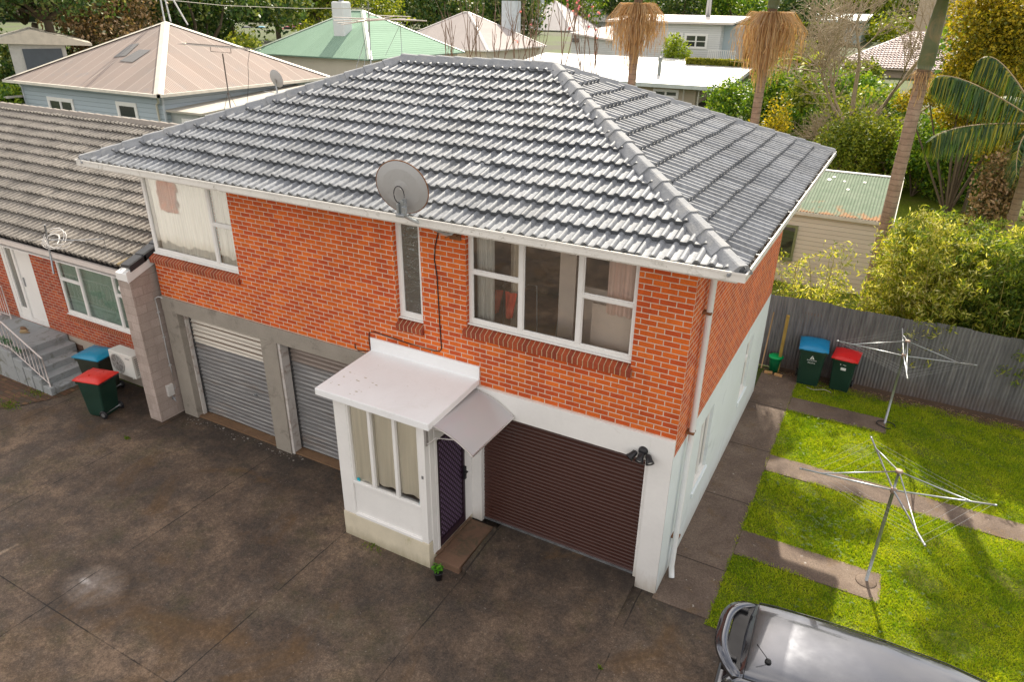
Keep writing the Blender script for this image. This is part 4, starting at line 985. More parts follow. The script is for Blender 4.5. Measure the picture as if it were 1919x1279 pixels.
# fallen leaves and litter on soil
V = []; F = []
for i in range(700):
    cx, cy = rr.uniform(.1, 8), 9.2-abs(rr.gauss(0, .16)); a = rr.random()*6.28; s0 = rr.uniform(.015, .04); b = len(V); z = -.02+rr.random()*.02
    V += [(cx+s0*math.cos(a), cy+s0*math.sin(a), z), (cx+.4*s0*math.cos(a+1.57), cy+.4*s0*math.sin(a+1.57), z+.01), (cx-s0*math.cos(a), cy-s0*math.sin(a), z), (cx-.4*s0*math.cos(a+1.57), cy-.4*s0*math.sin(a+1.57), z+.012)]; F.append([b, b+1, b+2, b+3])
o = npmesh('leaf_litter', V, F, leaf_mat('dry_leaves', [(.10, .05, .02), (.25, .15, .07), (.35, .28, .2)], .8, .1)); o['kind'] = 'stuff'

# ============================================================ bins, pot, buckets
def binthing(label, lid, loc, rz, s=1., body=(.010, .038, .026), logo=0, group='wheelie bins'):
    t = thing('wheelie_bin', label, 'bin', (0, 0, 0), group)
    bm = BM(); W0, W1, D0_, D1_, H = .215*s, .27*s, .24*s, .31*s, .93*s
    prism_pts = lambda w, d0, d1, z: [(-w, -d0, z), (w, -d0, z), (w, d1, z), (-w, d1, z)]
    rings = [prism_pts(W0, D0_*.95, D0_*.8, .03*s), prism_pts(W0+.012, D0_, D0_*.85, .12*s), prism_pts(W1-.012, D1_-.012, D1_-.03, H-.09*s), prism_pts(W1-.01, D1_-.01, D1_-.02, H-.088*s), prism_pts(W1+.018, D1_+.012, D1_, H-.085*s), prism_pts(W1+.022, D1_+.016, D1_+.01, H)]
    rv = [[bm.verts.new(p) for p in r_] for r_ in rings]
    for a, b in zip(rv, rv[1:]):
        for k in range(4): bm.faces.new([a[k], a[(k+1) % 4], b[(k+1) % 4], b[k]])
    bm.faces.new(rv[0][::-1]); bm.faces.new(rv[-1])
    ed = [e for e in bm.edges if abs((e.verts[0].co-e.verts[1].co).normalized().z) > .6]
    bmesh.ops.bevel(bm, geom=ed, offset=.03*s, segments=3, affect='EDGES', profile=.5)
    obj('body', bm, plain('bin_body', body, .45, .2, 3, dirt=(.05, .06, .045), damt=.62), t)
    lm = plain('bin_lid_'+label[:8], lid, .35, .12, 6, dirt=mul(lid, .35), dscale=6, damt=.6, spec=.6)
    bm = BM(); wl, dl = W1+.035, D1_+.03; nx_, ny_ = 10, 12; V_ = []
    for j in range(ny_+1):
        v = j/ny_; y = -dl-.01+(2*dl+.02)*v
        for i in range(nx_+1):
            u = i/nx_*2-1; x = wl*u
            z = H+.012*s+(.075*s*(1-abs(u)**5)*(1-abs(2*v-1)**6)*(1-.45*(1-v)))+.012*s*(abs(u) < .55)*(.25 < v < .75)
            V_.append(bm.verts.new((x, y, z)))
    for j in range(ny_):
        for i in range(nx_): q_ = j*(nx_+1)+i; bm.faces.new([V_[q_], V_[q_+1], V_[q_+nx_+2], V_[q_+nx_+1]]).smooth = True
    box(bm, -wl-.004, wl+.004, -dl-.02, dl+.006, H-.012*s, H+.016*s, .006); box(bm, -wl*.7, wl*.7, -dl-.045, -dl-.018, H-.01, H+.012, .005)
    ld = obj('lid', bm, lm, t)
    bm = BM(); tube(bm, [(-W1, D1_+.05, H-.02), (W1, D1_+.05, H-.02)], .014, 8); box(bm, -W1, -W1+.03, D1_-.02, D1_+.05, H-.05, H, .004); box(bm, W1-.03, W1, D1_-.02, D1_+.05, H-.05, H, .004); obj('handle', bm, BLACK, t)
    bm = BM(); tube(bm, [(-W0-.03, D0_*.85, .1*s), (W0+.03, D0_*.85, .1*s)], .012, 6); obj('axle', bm, STEEL, t)
    for sx in (-1, 1):
        bm = BM(); lathe(bm, [(.03, -.022), (.085, -.022), (.10, -.012), (.10, .012), (.085, .022), (.03, .022)], 22, (sx*(W0+.035), D0_*.85, .10*s-.0), Matrix.Rotation(R(90), 3, 'Y')); wh = obj('wheel', bm, BLACK, t)
        bm = BM(); lathe(bm, [(.05, -.025), (.05, .025)], 12, (sx*(W0+.035), D0_*.85, .10*s), Matrix.Rotation(R(90), 3, 'Y')); obj('hub', bm, plain('hub_grey', (.12, .12, .12), .6), wh)
    WM = plain('mark_white', (.72, .74, .74), .6)
    tilt = math.atan2(D1_-D0_, H-.2)
    def fy(z): return -(D0_+(D1_-.012-D0_)*(z-.12*s)/(H-.21*s))-.004
    if logo == 1:
        z0 = .70*s; bm = BM()
        prism(bm, [(-.055, fy(z0), z0), (-.012, fy(z0), z0), (.005, fy(z0+.085), z0+.085), (0, fy(z0+.1), z0+.1)], (0, -.002, 0)); prism(bm, [(.006, fy(z0), z0), (.055, fy(z0), z0), (.012, fy(z0+.08), z0+.08)], (0, -.002, 0))
        obj('emblem', bm, WM, t)
        text('lettering', 'AUCKLAND', .042, WM, t, (0, fy(z0-.05)-.001, z0-.05), (R(90)-tilt, 0, 0)); text('lettering', 'Recycling', .046, WM, t, (0, fy(z0-.12)-.001, z0-.12), (R(90)-tilt, 0, 0))
    if logo == 2:
        z0 = .66*s; bm = BM(); box(bm, -.05, .07, fy(z0)-.003, fy(z0)+.004, z0-.03, z0+.04); obj('sticker', bm, WM, t)
        bm = BM(); lathe(bm, [(.014, 0), (.014, .003)], 10, (-.07, fy(z0+.12)-.001, z0+.12), Matrix.Rotation(R(90), 3, 'X')); obj('emblem', bm, WM, t); text('lettering', 'Waste', .03, WM, t, (.02, fy(z0+.11)-.001, z0+.11), (R(90)-tilt, 0, 0))
    t.location = loc; t.rotation_euler = (0, 0, R(rz)); return t
BLU, RED_ = (.0, .20, .42), (.62, .012, .012)
binthing('tall dark green bin with blue lid on the grass in front of the iron fence', BLU, (1.10, 9.0, -.05), 5, 1.14, logo=1)
binthing('smaller dark green bin with red lid on the grass by the iron fence', RED_, (1.88, 9.06, -.05), -4, 1.0, logo=2)
binthing('dark green bin with blue lid squeezed between the steps and the heat pump', (.0, .22, .38), (-13.95, -.30, -.05), -78, 1.12, (.030, .036, .026), logo=1)
binthing('dark green bin with bright red lid in front of the heat pump', (.66, .03, .02), (-13.05, -.92, -.05), -76, 1.02)
bk = thing('bucket', 'green plastic bucket with lid standing at the fence corner', 'bucket', (.22, 9.1, -.04))
bm = BM(); lathe(bm, [(.12, 0), (.155, .40), (.16, .42)], 24, (.24, 9.12, -.03)); obj('body', bm, plain('green_bucket', (.0, .13, .05), .4), bk)
bm = BM(); lathe(bm, [(.185, .0), (.19, .03), (.15, .05), (.02, .06)], 24, (.24, 9.12, .39)); obj('lid', bm, plain('green_lid', (.0, .36, .10), .35), bk)
tag(obj('timber_post', bx(.30, .38, 9.06, 9.13, -.03, 1.62, .006), plain('mossy_timber', (.30, .20, .05), .9, .3, 6, bump=.4)), 'yellowish timber post leaning by the green bucket', 'post')
bm = BM(); tube(bm, [(-.08, 9.15, -.03), (-.04, 9.30, 1.55)], .018, 6); tag(obj('broomstick', bm, plain('pale_stick', (.42, .27, .15), .7)), 'pale wooden stick leaning on the fence beside the house corner', 'stick')
for i, (x, y, r_, lb) in enumerate(((.14, 8.93, 10, 'small pale timber offcut on the left below the green bucket'), (.40, 8.90, -8, 'small pale timber offcut on the right at the foot of the mossy post'))):
    o = tag(obj('timber_block', bx(-.10, .10, -.035, .035, 0, .06, .004), plain('offcut', (.48, .28, .12), .8)), lb, 'block'); o.location = (x, y, -.033); o.rotation_euler = (0, 0, R(r_))
pot = thing('potted_plant', 'small leafy green plant in a black pot at the porch corner', 'potted plant', (-3.28, -1.52, -.05))
bm = BM(); lathe(bm, [(.055, 0), (.075, .14), (.082, .14), (.08, .16), (.07, .16), (.06, .13)], 20, (-3.28, -1.52, -.045)); obj('pot', bm, BLACK, pot)
def leaves(centres, n, size, seed=1, asp=.45, shell=.55, droop=0., flat=0.):
    """leaf quads filling ellipsoids (c, r); returns V, F"""
    rng = np.random.default_rng(seed); w = np.array([r[0]*r[1]*r[2] for _, r in centres])**.75; w = w/w.sum()
    idx = rng.choice(len(centres), n, p=w); C_ = np.array([c for c, _ in centres])[idx]; Rr = np.array([r for _, r in centres])[idx]
    d = rng.normal(size=(n, 3)); d /= np.linalg.norm(d, axis=1)[:, None]; rad = 1-shell*rng.random(n)**1.3
    # broken, uneven outline
    rad *= 1+.16*np.sin(d[:, 0]*5+idx)+.13*np.sin(d[:, 1]*7+idx*2)+.12*np.sin(d[:, 2]*6-idx)
    P = C_+d*Rr*rad[:, None]
    a = rng.normal(size=(n, 3)); a[:, 2] -= droop; a /= np.linalg.norm(a, axis=1)[:, None]
    b = np.cross(a, rng.normal(size=(n, 3))); b += flat*np.cross(a, [0, 0, 1.]); b /= np.linalg.norm(b, axis=1)[:, None]
    s_ = size*rng.uniform(.6, 1.35, n)[:, None]; a = a*s_; b = b*s_*asp
    V = np.stack([P-a, P+b-.12*a, P+a, P-b-.12*a], 1).reshape(-1, 3)
    return V, np.arange(4*n).reshape(n, 4)
V, F = leaves([((-3.28, -1.52, .19), (.085, .085, .08))], 90, .028, 3, .7, .8)
npmesh('foliage', V, F, leaf_mat('pot_leaf', [(.03, .14, .01), (.09, .30, .02), (.16, .40, .03)], .4), pot)

# ============================================================ steps, railings, heat pump
st = thing('concrete_steps', 'grey concrete steps leading up to the neighbouring unit door', 'steps', (-16.5, -.4, -.05))
bm = BM(); box(bm, -19.5, -16.15, -.98, .29, -.2, .76, .01)
xsx = [-16.15, -15.82, -15.50, -15.17, -14.85]
for k in range(4): box(bm, xsx[k]-.02 if k else xsx[0]+.001, xsx[k+1], -.98+.003*k, .26-.13*k, -.2, .60-.165*k, .012)
for k in range(4): box(bm, xsx[k]-.03, xsx[k+1]+.02, -1.10, -.985, -.2, .66-.165*k, .012)
box(bm, -19.5, -16.2, -1.10, -.985, -.2, .80, .012)
obj('tread', bm, CONCL, st)
def railing(label, pts, h, mat, n_, loc, scroll=True):
    t = thing('railing', label, 'railing', loc); bm = BM()
    top = [Vector(p)+Vector((0, 0, h)) for p in pts]; bot = [Vector(p)+Vector((0, 0, .10)) for p in pts]
    tube(bm, top, .019, 6); tube(bm, bot, .013, 6); tube(bm, [pts[0], top[0]], .016, 6); tube(bm, [pts[-1], top[-1]], .016, 6); obj('rail', bm, mat, t)
    bm = BM(); ln = [0.]
    for a, b in zip(pts, pts[1:]): ln.append(ln[-1]+(Vector(b)-Vector(a)).length)
    for k in range(1, n_):
        s_ = ln[-1]*k/n_; i = max(j for j in range(len(pts)) if ln[j] <= s_); i = min(i, len(pts)-2); f = (s_-ln[i])/(ln[i+1]-ln[i])
        tube(bm, [bot[i].lerp(bot[i+1], f), top[i].lerp(top[i+1], f)], .008, 5)
    obj('baluster', bm, mat, t)
    if scroll:
        bm = BM()
        for k in range(7):
            f = .35+.07*k; c_ = (bot[0].lerp(bot[-1], f)+top[0].lerp(top[-1], f))/2
            tube(bm, [c_+Vector((.10*(1-q/14)*math.cos(q*.7), -.01, .10*(1-q/14)*math.sin(q*.7))) for q in range(13)], .006, 4)
        obj('scroll', bm, mat, t)
    return t
WIR = plain('white_iron', (.66, .60, .57), .5, .1, 6, dirt=(.35, .22, .15), dscale=9, damt=.62)
rl = railing('white wrought iron railing sloping down along the front edge of the steps', [(-14.92, -1.04, .15), (-16.3, -1.04, .80), (-18.6, -1.04, .80)], .78, WIR, 22, (-15.5, -1.04, .1))
railing('short white iron railing on the landing against the brick wall', [(-18.9, .12, .76), (-18.4, .12, .76)], .95, WIR, 4, (-18.6, .12, .76), False)
V, F = leaves([((-16.9, -1.02, 1.25), (.45, .05, .12)), ((-16.4, -1.02, 1.05), (.35, .05, .12)), ((-16.0, -1.02, .90), (.25, .04, .08))], 330, .045, 9, .5, .9)
o = npmesh('ivy_garland', V, F, leaf_mat('ivy_leaf', [(.04, .10, .06), (.10, .22, .15), (.3, .36, .3)], .5)); tag(o, 'blue green ivy garland wound through the white railing', 'garland')
for k, (x, y, rz) in enumerate(((-17.35, -.12, 12), (-17.15, -.22, 30))):
    t = thing('shoe', ('brown shoe nearer the door on the grey landing', 'tan shoe nearer the steps on the grey landing')[k], 'shoe', (0, 0, 0))
    bm = BM(); lathe(bm, [(.05, 0), (.052, .02), (.05, .025)], 16, (0, 0, 0), Matrix.Diagonal((2.6, 1, 1))); obj('sole', bm, plain('shoe_sole', (.30, .24, .16), .8), t)
    bm = BM(); lathe(bm, [(.047, .02), (.045, .05), (.03, .085), (.022, .08)], 16, (-.02, 0, 0), Matrix.Diagonal((2.3, 1, 1))); obj('upper', bm, plain('shoe_upper', ((.20, .11, .06), (.36, .26, .14))[k], .8, .2, 20), t)
    t.location = (x, y, .762); t.rotation_euler = (0, 0, R(rz))
ac = thing('heat_pump', 'white outdoor heat pump unit with round fan on the neighbouring unit wall', 'heat pump', (-12.9, -.1, .7))
bm = BM(); box(bm, -13.30, -12.44, -.37, -.06, .72, 1.30, .015); acm = plain('ac_white', (.62, .62, .58), .45, .06, 3, dirt=(.42, .40, .35), damt=.62); obj('casing', bm, acm, ac)
bm = BM(); lathe(bm, [(.235, 0), (.245, .012), (.23, .02), (.22, .005)], 32, (-13.02, -.372, 1.01), Matrix.Rotation(R(90), 3, 'X'), cap=False)
for r_ in np.arange(.04, .23, .028): lathe(bm, [(r_, .008), (r_+.004, .012), (r_+.008, .008)], 28, (-13.02, -.372, 1.01), Matrix.Rotation(R(90), 3, 'X'), cap=False)
for k in range(8):
    a = k*math.pi/4; tube(bm, [(-13.02+.04*math.cos(a), -.382, 1.01+.04*math.sin(a)), (-13.02+.23*math.cos(a), -.382, 1.01+.23*math.sin(a))], .004, 4)
obj('fan_grille', bm, plain('grille_grey', (.40, .40, .38), .6), ac)
bm = BM(); lathe(bm, [(.225, 0), (.225, .001)], 28, (-13.02, -.3715, 1.01), Matrix.Rotation(R(90), 3, 'X')); obj('fan_opening', bm, plain('fan_dark', (.10, .09, .085), .7), ac)
bm = BM(); box(bm, -12.70, -12.55, -.373, -.37, 1.19, 1.215); obj('badge', bm, plain('badge_grey', (.25, .25, .25), .5), ac)
bm = BM()
for k in range(9): box(bm, -12.4395, -12.437, -.32, -.10, .80+.05*k, .82+.05*k)
obj('side_vent', bm, plain('vent_dark', (.18, .17, .15), .7), ac)
bm = BM(); box(bm, -13.2, -13.16, -.36, .28, .69, .718); box(bm, -12.6, -12.56, -.36, .28, .69, .718); box(bm, -12.438, -12.36, -.26, -.12, .74, .95, .01); tube(bm, [(-12.4, -.18, .8), (-12.36, -.05, .6), (-12.36, .2, .5)], .018, 6); obj('bracket', bm, acm, ac)

# ============================================================ clotheslines
LINEM = plain('clothes_line_cord', (.26, .27, .27), .6)
HUBM = plain('worn_hub', (.30, .22, .18), .6, .2, 9, metal=.3)
def clothesline(label, x, y, rot, zt, rad=1.37, tw=0):
    t = thing('rotary_clothesline', label, 'clothesline', (0, 0, 0), 'rotary clotheslines on the lawn')
    GALV = STEEL
    bm = BM(); tube(bm, [(0, 0, -.1), (0, 0, zt-.36)], .026, 12); tube(bm, [(0, 0, zt-.36), (0, 0, zt)], .020, 12); obj('pole', bm, GALV, t)
    bm = BM(); lathe(bm, [(.03, -.03), (.055, -.02), (.055, .02), (.03, .03)], 14, (0, 0, zt)); lathe(bm, [(.032, -.05), (.045, -.04), (.045, .04), (.032, .05)], 14, (0, 0, zt-.36)); obj('hub', bm, HUBM, t)
    tips = []
    for k in range(4):
        a = R(rot+90*k+(tw if k % 2 else 0)); d = Vector((math.cos(a), math.sin(a), 0)); b = Vector((0, 0, zt-.36)); e = d*rad+Vector((0, 0, zt-.28+.02*(k % 2)))
        bm = BM(); tube(bm, [b, e], .014, 8)
        f = .78; p = b.lerp(e, f); tube(bm, [Vector((0, 0, zt)), p], .011, 8); tube(bm, [e-d*.02, e+d*.03], .017, 8); obj('arm', bm, GALV, t); tips.append((b, e))
    for j, f in enumerate((.58, .74, .88, .98)):
        bm = BM()
        for k in range(4):
            p, q_ = tips[k][0].lerp(tips[k][1], f), tips[(k+1) % 4][0].lerp(tips[(k+1) % 4][1], f)
            mdl = (p+q_)/2-Vector((0, 0, .02)); tube(bm, [p, mdl, q_], .0018, 4, cap=False)
        obj('line', bm, LINEM, t)
    t.location = (x, y, -.03); return t
clothesline('rotary clothesline standing on the concrete strip nearest the car', 3.02, 1.96, 10, 2.25, tw=8)
clothesline('rotary clothesline standing near the red lidded bin and the iron fence', 3.0, 7.71, 4, 2.12)
struct(obj('pole_footing', (lambda b: (lathe(b, [(.17, 0), (.15, .012), (.05, .03)], 20, (3.02, 1.96, -.031)), b)[1])(BM()), PATHM))
bm = BM(); rr = random.Random(2); tube(bm, [(3.0+.22*math.cos(t)+.05*t*.3, 7.6+.16*math.sin(t), -.015+.02*abs(math.sin(t*2))) for t in np.linspace(0, 5, 14)], .012, 5); tag(obj('hose', bm, BLACK), 'short black hose curled at the foot of the far clothesline', 'hose')
bm = BM(); tube(bm, [(1.15+.18*t, 8.60-.07*math.sin(t*2), -.005) for t in np.linspace(0, 3.2, 10)], .008, 5); tag(obj('cord', bm, plain('pale_cord', (.5, .45, .38), .7)), 'thin pale cord lying in the grass before the blue lidded bin', 'cord')

# ============================================================ corrugated iron fence
fx0, fx1 = -13., 16.; per = .076; nn_ = int((fx1-fx0)/per*6); V = []; F = []
def fy_(x): return 9.42+.0*x+.012*math.sin(x*1.7)
def ftop(x): return 1.99+.015*math.sin(x*2.1)+(.012 if int((x+20)/.76) % 2 else -.008)
for i in range(nn_+1):
    x = fx0+(fx1-fx0)*i/nn_; y = fy_(x)+.011*math.sin(2*math.pi*x/per)+(.004 if int((x+20)/.76) % 2 else 0)
    V += [(x, y, -.06), (x, y, ftop(x))]
F = [[2*i, 2*i+2, 2*i+3, 2*i+1] for i in range(nn_)]
n = NT('weathered_corrugated_iron'); p = n.pos(); x, y, z = n.xyz(p)
st_ = n.noise(n.comb(n.math('MULTIPLY', x, 9.), 0., n.math('MULTIPLY', z, .8)), 1.2, 5, .7)
col = n.ramp(st_, [(.3, (.09, .09, .10)), (.5, (.155, .155, .165)), (.7, (.235, .23, .235))])
sh = n.n('TexWhiteNoise', noise_dimensions='1D'); n.l(n.math('FLOOR', n.math('DIVIDE', n.math('ADD', x, 20.), .76)), sh.inputs['W'])
col = n.mix(1., col, n.ramp(sh.outputs['Value'], [(0, .85), (1, 1.15)]), 'MULTIPLY')
low = n.math('MULTIPLY', n.math('SUBTRACT', .75, z), n.noise(p, 2.5, 5, .7)); col = n.mix(n.ramp(low, [(.12, 0.), (.5, .75)]), col, (.13, .085, .055))
n.base(col); n.set(Roughness=.55, Metallic=.2)
fn = thing('corrugated_fence', 'long grey corrugated iron fence along the back of the lawn', 'fence', (1.5, 9.42, -.05))
fo = npmesh('sheet', V, F, n.m, fn); fo.data.polygons.foreach_set('use_smooth', [True]*len(F))
bm = BM()
for zz in (.5, 1.6): box(bm, fx0, fx1, 9.445, 9.52, zz, zz+.07)
obj('rail', bm, RUST, fn)

# ============================================================ car (rear at the left, only its roof end is in the frame)
car = thing('parked_car', 'dark grey people carrier with rear roof spoiler parked below the lawn', 'car', (0, 0, 0))
PAINT = plain('car_paint', (.10, .105, .12), .16, .03, 1, metal=.85, coat=1.)
CG = plain('car_glass', (.012, .013, .015), .04, .05, 1, spec=.8); PLB = plain('car_black_trim', (.012, .012, .013), .3, .1, 3)
stn = [  # x, half widths (sill, belt, top), z (sill, belt, roof edge, roof centre)
 (-.10, .70, .76, .60, .30, .92, 1.38, 1.42), (-.02, .80, .82, .62, .26, .95, 1.50, 1.55), (.12, .84, .845, .635, .24, .97, 1.585, 1.635), (.35, .85, .85, .645, .22, .97, 1.61, 1.665), (.9, .85, .85, .655, .2, .96, 1.63, 1.695),
 (1.6, .85, .85, .66, .2, .95, 1.63, 1.70), (2.3, .85, .85, .65, .2, .93, 1.60, 1.67), (2.8, .85, .85, .63, .2, .92, 1.53, 1.60), (3.1, .85, .85, .60, .2, .92, 1.44, 1.50), (3.55, .85, .84, .70, .2, .93, 1.12, 1.17), (3.85, .85, .83, .72, .2, .90, .98, 1.03), (4.3, .82, .78, .68, .22, .80, .86, .90), (4.55, .70, .66, .55, .3, .62, .70, .72)]
def sect(s):
    x, a, b, c, z0, z1, z2, z3 = s
    h_ = [(a*.9, z0), (a, z0+.10), (a+.01, z0+.3), (b+.005, z1-.12), (b, z1), (b-.02, z1+.03), (c+.06, z2-.12), (c+.035, z2-.035), (c, z2), (c*.92, z2+(z3-z2)*.35), (c*.6, z2+(z3-z2)*.8), (c*.25, z3-.003), (0, z3)]
    return [Vector((x, y, z)) for y, z in h_]+[Vector((x, -y, z)) for y, z in h_[::-1][1:]]
S = [sect(s) for s in stn]; m_ = len(S[0])
bb, bg_, br = BM(), BM(), BM()
def quad(bm, i, k):
    return bm.faces.new([bm.verts.new(v) for v in (S[i][k], S[i+1][k], S[i+1][k+1], S[i][k+1])])
for i in range(len(S)-1):
    for k in range(m_-1):
        kk = k if k < 12 else m_-2-k
        tgt = bg_ if (kk == 5 and 2 <= i <= 8) or (kk >= 8 and i in (8,)) else (br if kk >= 8 and i < 8 and i >= 2 else bb)
        quad(tgt, i, k).smooth = True
for bmx in (bb, bg_, br): bmesh.ops.remove_doubles(bmx, verts=bmx.verts, dist=1e-4); bmesh.ops.recalc_face_normals(bmx, faces=bmx.faces)
bb.faces.new([bb.verts.new(v) for v in S[0]][::-1]); bb.faces.new([bb.verts.new(v) for v in S[-1]])
body = obj('body', bb, PAINT, car, smooth=True); obj('window', bg_, CG, car, smooth=True); rf = obj('roof_panel', br, PAINT, car, smooth=True)
for o_ in (body,): o_.data.set_sharp_from_angle(angle=R(60))
bm = BM()
for sy in (-1, 1): tube(bm, [(s[0], sy*(s[3]+.012), s[6]+.006) for s in stn[2:9]], .009, 6)
tube(bm, [(.13, y, 1.642-.055*abs(y/.63)**3+.002) for y in np.linspace(-.63, .63, 15)], .007, 5)
obj('roof_seam', bm, PLB, car)
# spoiler: curved blade with a slot in front of it
bm = BM(); N = 22; rowsV = []
for k in range(N+1):
    t = -1+2*k/N; y = .66*t; xb = -.30+.30*abs(t)**3.2; zt = 1.66-.10*abs(t)**3
    rowsV.append([bm.verts.new(p) for p in ((xb, y, zt-.03), (xb+.02, y*.985, zt+.012), (xb+.10, y*.96, zt+.02), (xb+.155, y*.93, zt+.004), (xb+.15, y*.93, zt-.05), (xb+.04, y*.97, zt-.075))])
for a, b in zip(rowsV, rowsV[1:]):
    for k in range(6): bm.faces.new([a[k], b[k], b[(k+1) % 6], a[(k+1) % 6]]).smooth = True
bm.faces.new(rowsV[0]); bm.faces.new(rowsV[-1][::-1])
bmesh.ops.recalc_face_normals(bm, faces=bm.faces)
sp = obj('spoiler', bm, PAINT, car)
bm = BM(); box(bm, -.14, .10, -.54, .54, 1.48, 1.585, .01); obj('spoiler_slot', bm, PLB, sp)
for sy in (-.42, .42):
    obj('spoiler_bracket', bx(-.2, .02, sy-.03, sy+.03, 1.56, 1.63, .01), PLB, sp)
bm = BM(); poly(bm, [(-.125, -.5, 1.0), (-.125, .5, 1.0), (-.105, .46, 1.4), (-.105, -.46, 1.4)]); obj('rear_window', bm, CG, car)
bm = BM(); box(bm, -.22, .1, -.80, .80, .26, .56, .05); obj('bumper', bm, PAINT, car)
for sy in (-1, 1):
    bm = BM(); box(bm, -.16, .06, sy*.72-.07, sy*.72+.07, .75, 1.18, .03); obj('tail_light', bm, plain('tail_red', (.25, .01, .01), .1, .1, 2, coat=1), car)
    bm = BM(); box(bm, 4.2, 4.5, sy*.62-.12, sy*.62+.12, .58, .76, .04); obj('headlight', bm, plain('headlight', (.6, .62, .65), .1, .1, 2, coat=1), car)
    for xw in (.75, 3.55):
        bm = BM(); lathe(bm, [(.18, -.09), (.29, -.09), (.315, -.06), (.315, .06), (.29, .09), (.18, .09)], 28, (xw, sy*.79, .315), Matrix.Rotation(R(90), 3, 'X')); w_ = obj('wheel', bm, BLACK, car)
        bm = BM(); lathe(bm, [(.05, -.085), (.19, -.07), (.19, .07), (.05, .085)], 20, (xw, sy*.79, .315), Matrix.Rotation(R(90), 3, 'X')); obj('rim', bm, STEEL, w_)
    bm = BM(); box(bm, 3.0, 3.15, sy*.98-.1, sy*.98+.1, .98, 1.12, .03); obj('mirror', bm, PAINT, car)
bm = BM(); lathe(bm, [(.04, 0), (.035, .02), (.012, .045)], 14, (.36, -.34, 1.662)); tube(bm, [(.36, -.34, 1.69), (.20, -.33, 1.86)], .005, 6); obj('antenna', bm, PLB, car)
car.location = (1.53, -1.78, -.05); car.rotation_euler = (0, 0, R(2.5))
# ============================================================ beyond the fence
SHEDB = board_mat('cream_weatherboard', (.64, .575, .475), .155, .62)
shed = thing('garden_shed', 'cream weatherboard shed with rusty green corrugated roof beyond the iron fence', 'shed', (.7, 18, -.05))
sx0, sx1, sy0, sy1 = -1.9, 2.16, 16.45, 20.05
bm = BM(); prism(bm, [(sx0+.04, sy0, -.2), (sx1-.05, sy0, -.2), (sx1-.05, sy0, 2.52), (sx0+.04, sy0, 2.52)], (0, sy1-sy0, 0)); prism(bm, [(sx0+.04, sy0, 2.52), (sx0+.04, sy1, 2.52), (sx0+.04, sy1, 3.15)], (sx1-sx0-.09, 0, 0)); obj('wall', bm, SHEDB, shed)
def corr_sheet(name, parent, o, u, s, wid, ln, per, amp, mat, k=8):
    o, u, s = (np.array(q, float) for q in (o, u, s)); nn = np.cross(u, s); nn /= np.linalg.norm(nn); n_ = int(wid/per*k); V = []
    for i in range(n_+1):
        d = wid*i/n_; h = nn*amp*math.sin(2*math.pi*d/per); V += [o+u*d+h, o+u*d+s*ln+h]
    F = [[2*i, 2*i+2, 2*i+3, 2*i+1] for i in range(n_)]
    q = npmesh(name, V, F, mat, parent); q.data.polygons.foreach_set('use_smooth', [True]*len(F)); return q
n = NT('rusty_green_iron'); p = n.pos(); x, y, z = n.xyz(p)
col = n.mix(n.ramp(n.noise(p, 3, 5, .7), [(.4, 0.), (.65, 1.)]), (.11, .16, .105), (.16, .205, .145))
wv = n.math('SINE', n.math('MULTIPLY', x, 2*math.pi/.1)); col = n.mix(n.ramp(wv, [(-.2 if False else .0, 0.), (.9, .4)]), col, (.19, .21, .17))
rs = n.math('ADD', n.noise(n.scl(p, (1.5, 1, 1)), 1.6, 6, .7), n.math('MULTIPLY', n.math('SUBTRACT', 17.2, y), .22))
col = n.mix(n.ramp(rs, [(.58, 0.), (.72, .8)]), col, (.34, .15, .06))
n.base(col); n.set(Roughness=.8, Specular_IOR_Level=.15); SHR = n.m
sl_ = Vector((0, 3.75, .72)).normalized()
corr_sheet('roof', shed, (sx0-.12, 16.30, 2.57), (1, 0, 0), sl_, sx1-sx0+.2, 3.82, .1, .013, SHR)
bm = BM(); box(bm, sx0-.14, sx1+.10, 20.0, 20.16, 3.27, 3.32, .01); obj('ridge_flashing', bm, WHITE, shed)
bm = BM(); prism(bm, [(sx0-.14, 16.28, 2.42), (sx0-.14, 20.1, 3.15), (sx0-.14, 20.1, 3.28), (sx0-.14, 16.28, 2.56)], (.02, 0, 0)); box(bm, sx0-.13, sx1+.08, 16.28, 16.31, 2.44, 2.555); prism(bm, [(sx1+.08, 16.28, 2.42), (sx1+.08, 20.1, 3.15), (sx1+.08, 20.1, 3.28), (sx1+.08, 16.28, 2.56)], (.02, 0, 0)); obj('barge_board', bm, plain('shed_trim', (.62, .58, .50), .6), shed)
bm = BM(); rr = random.Random(31)
for (u, w) in ((2.25, 2.9), (2.45, 2.2), (1.72, 2.9), (1.3, 3.1), (1.85, 3.2), (2.9, 3.0)):
    x0 = sx0+u; t = w; c = Vector((x0, 16.3+sl_.y*t, 2.57+sl_.z*t+.016)); s0 = rr.uniform(.08, .17)
    poly(bm, [c, c+Vector((s0, 0, 0)), c+Vector((s0*1.05, 0, 0))+sl_*s0*1.2, c+Vector((.01, 0, 0))+sl_*s0*1.3])
obj('roof_patch', bm, WHITE, shed)
a_, b_ = at(1466, 420, y=16.4), at(1484, 488, y=16.4); window(shed, 'window', a_.x, b_.x, b_.z, a_.z, 16.38, mat=plain('olive_frame', (.22, .24, .12), .6), glass=GLASSD)

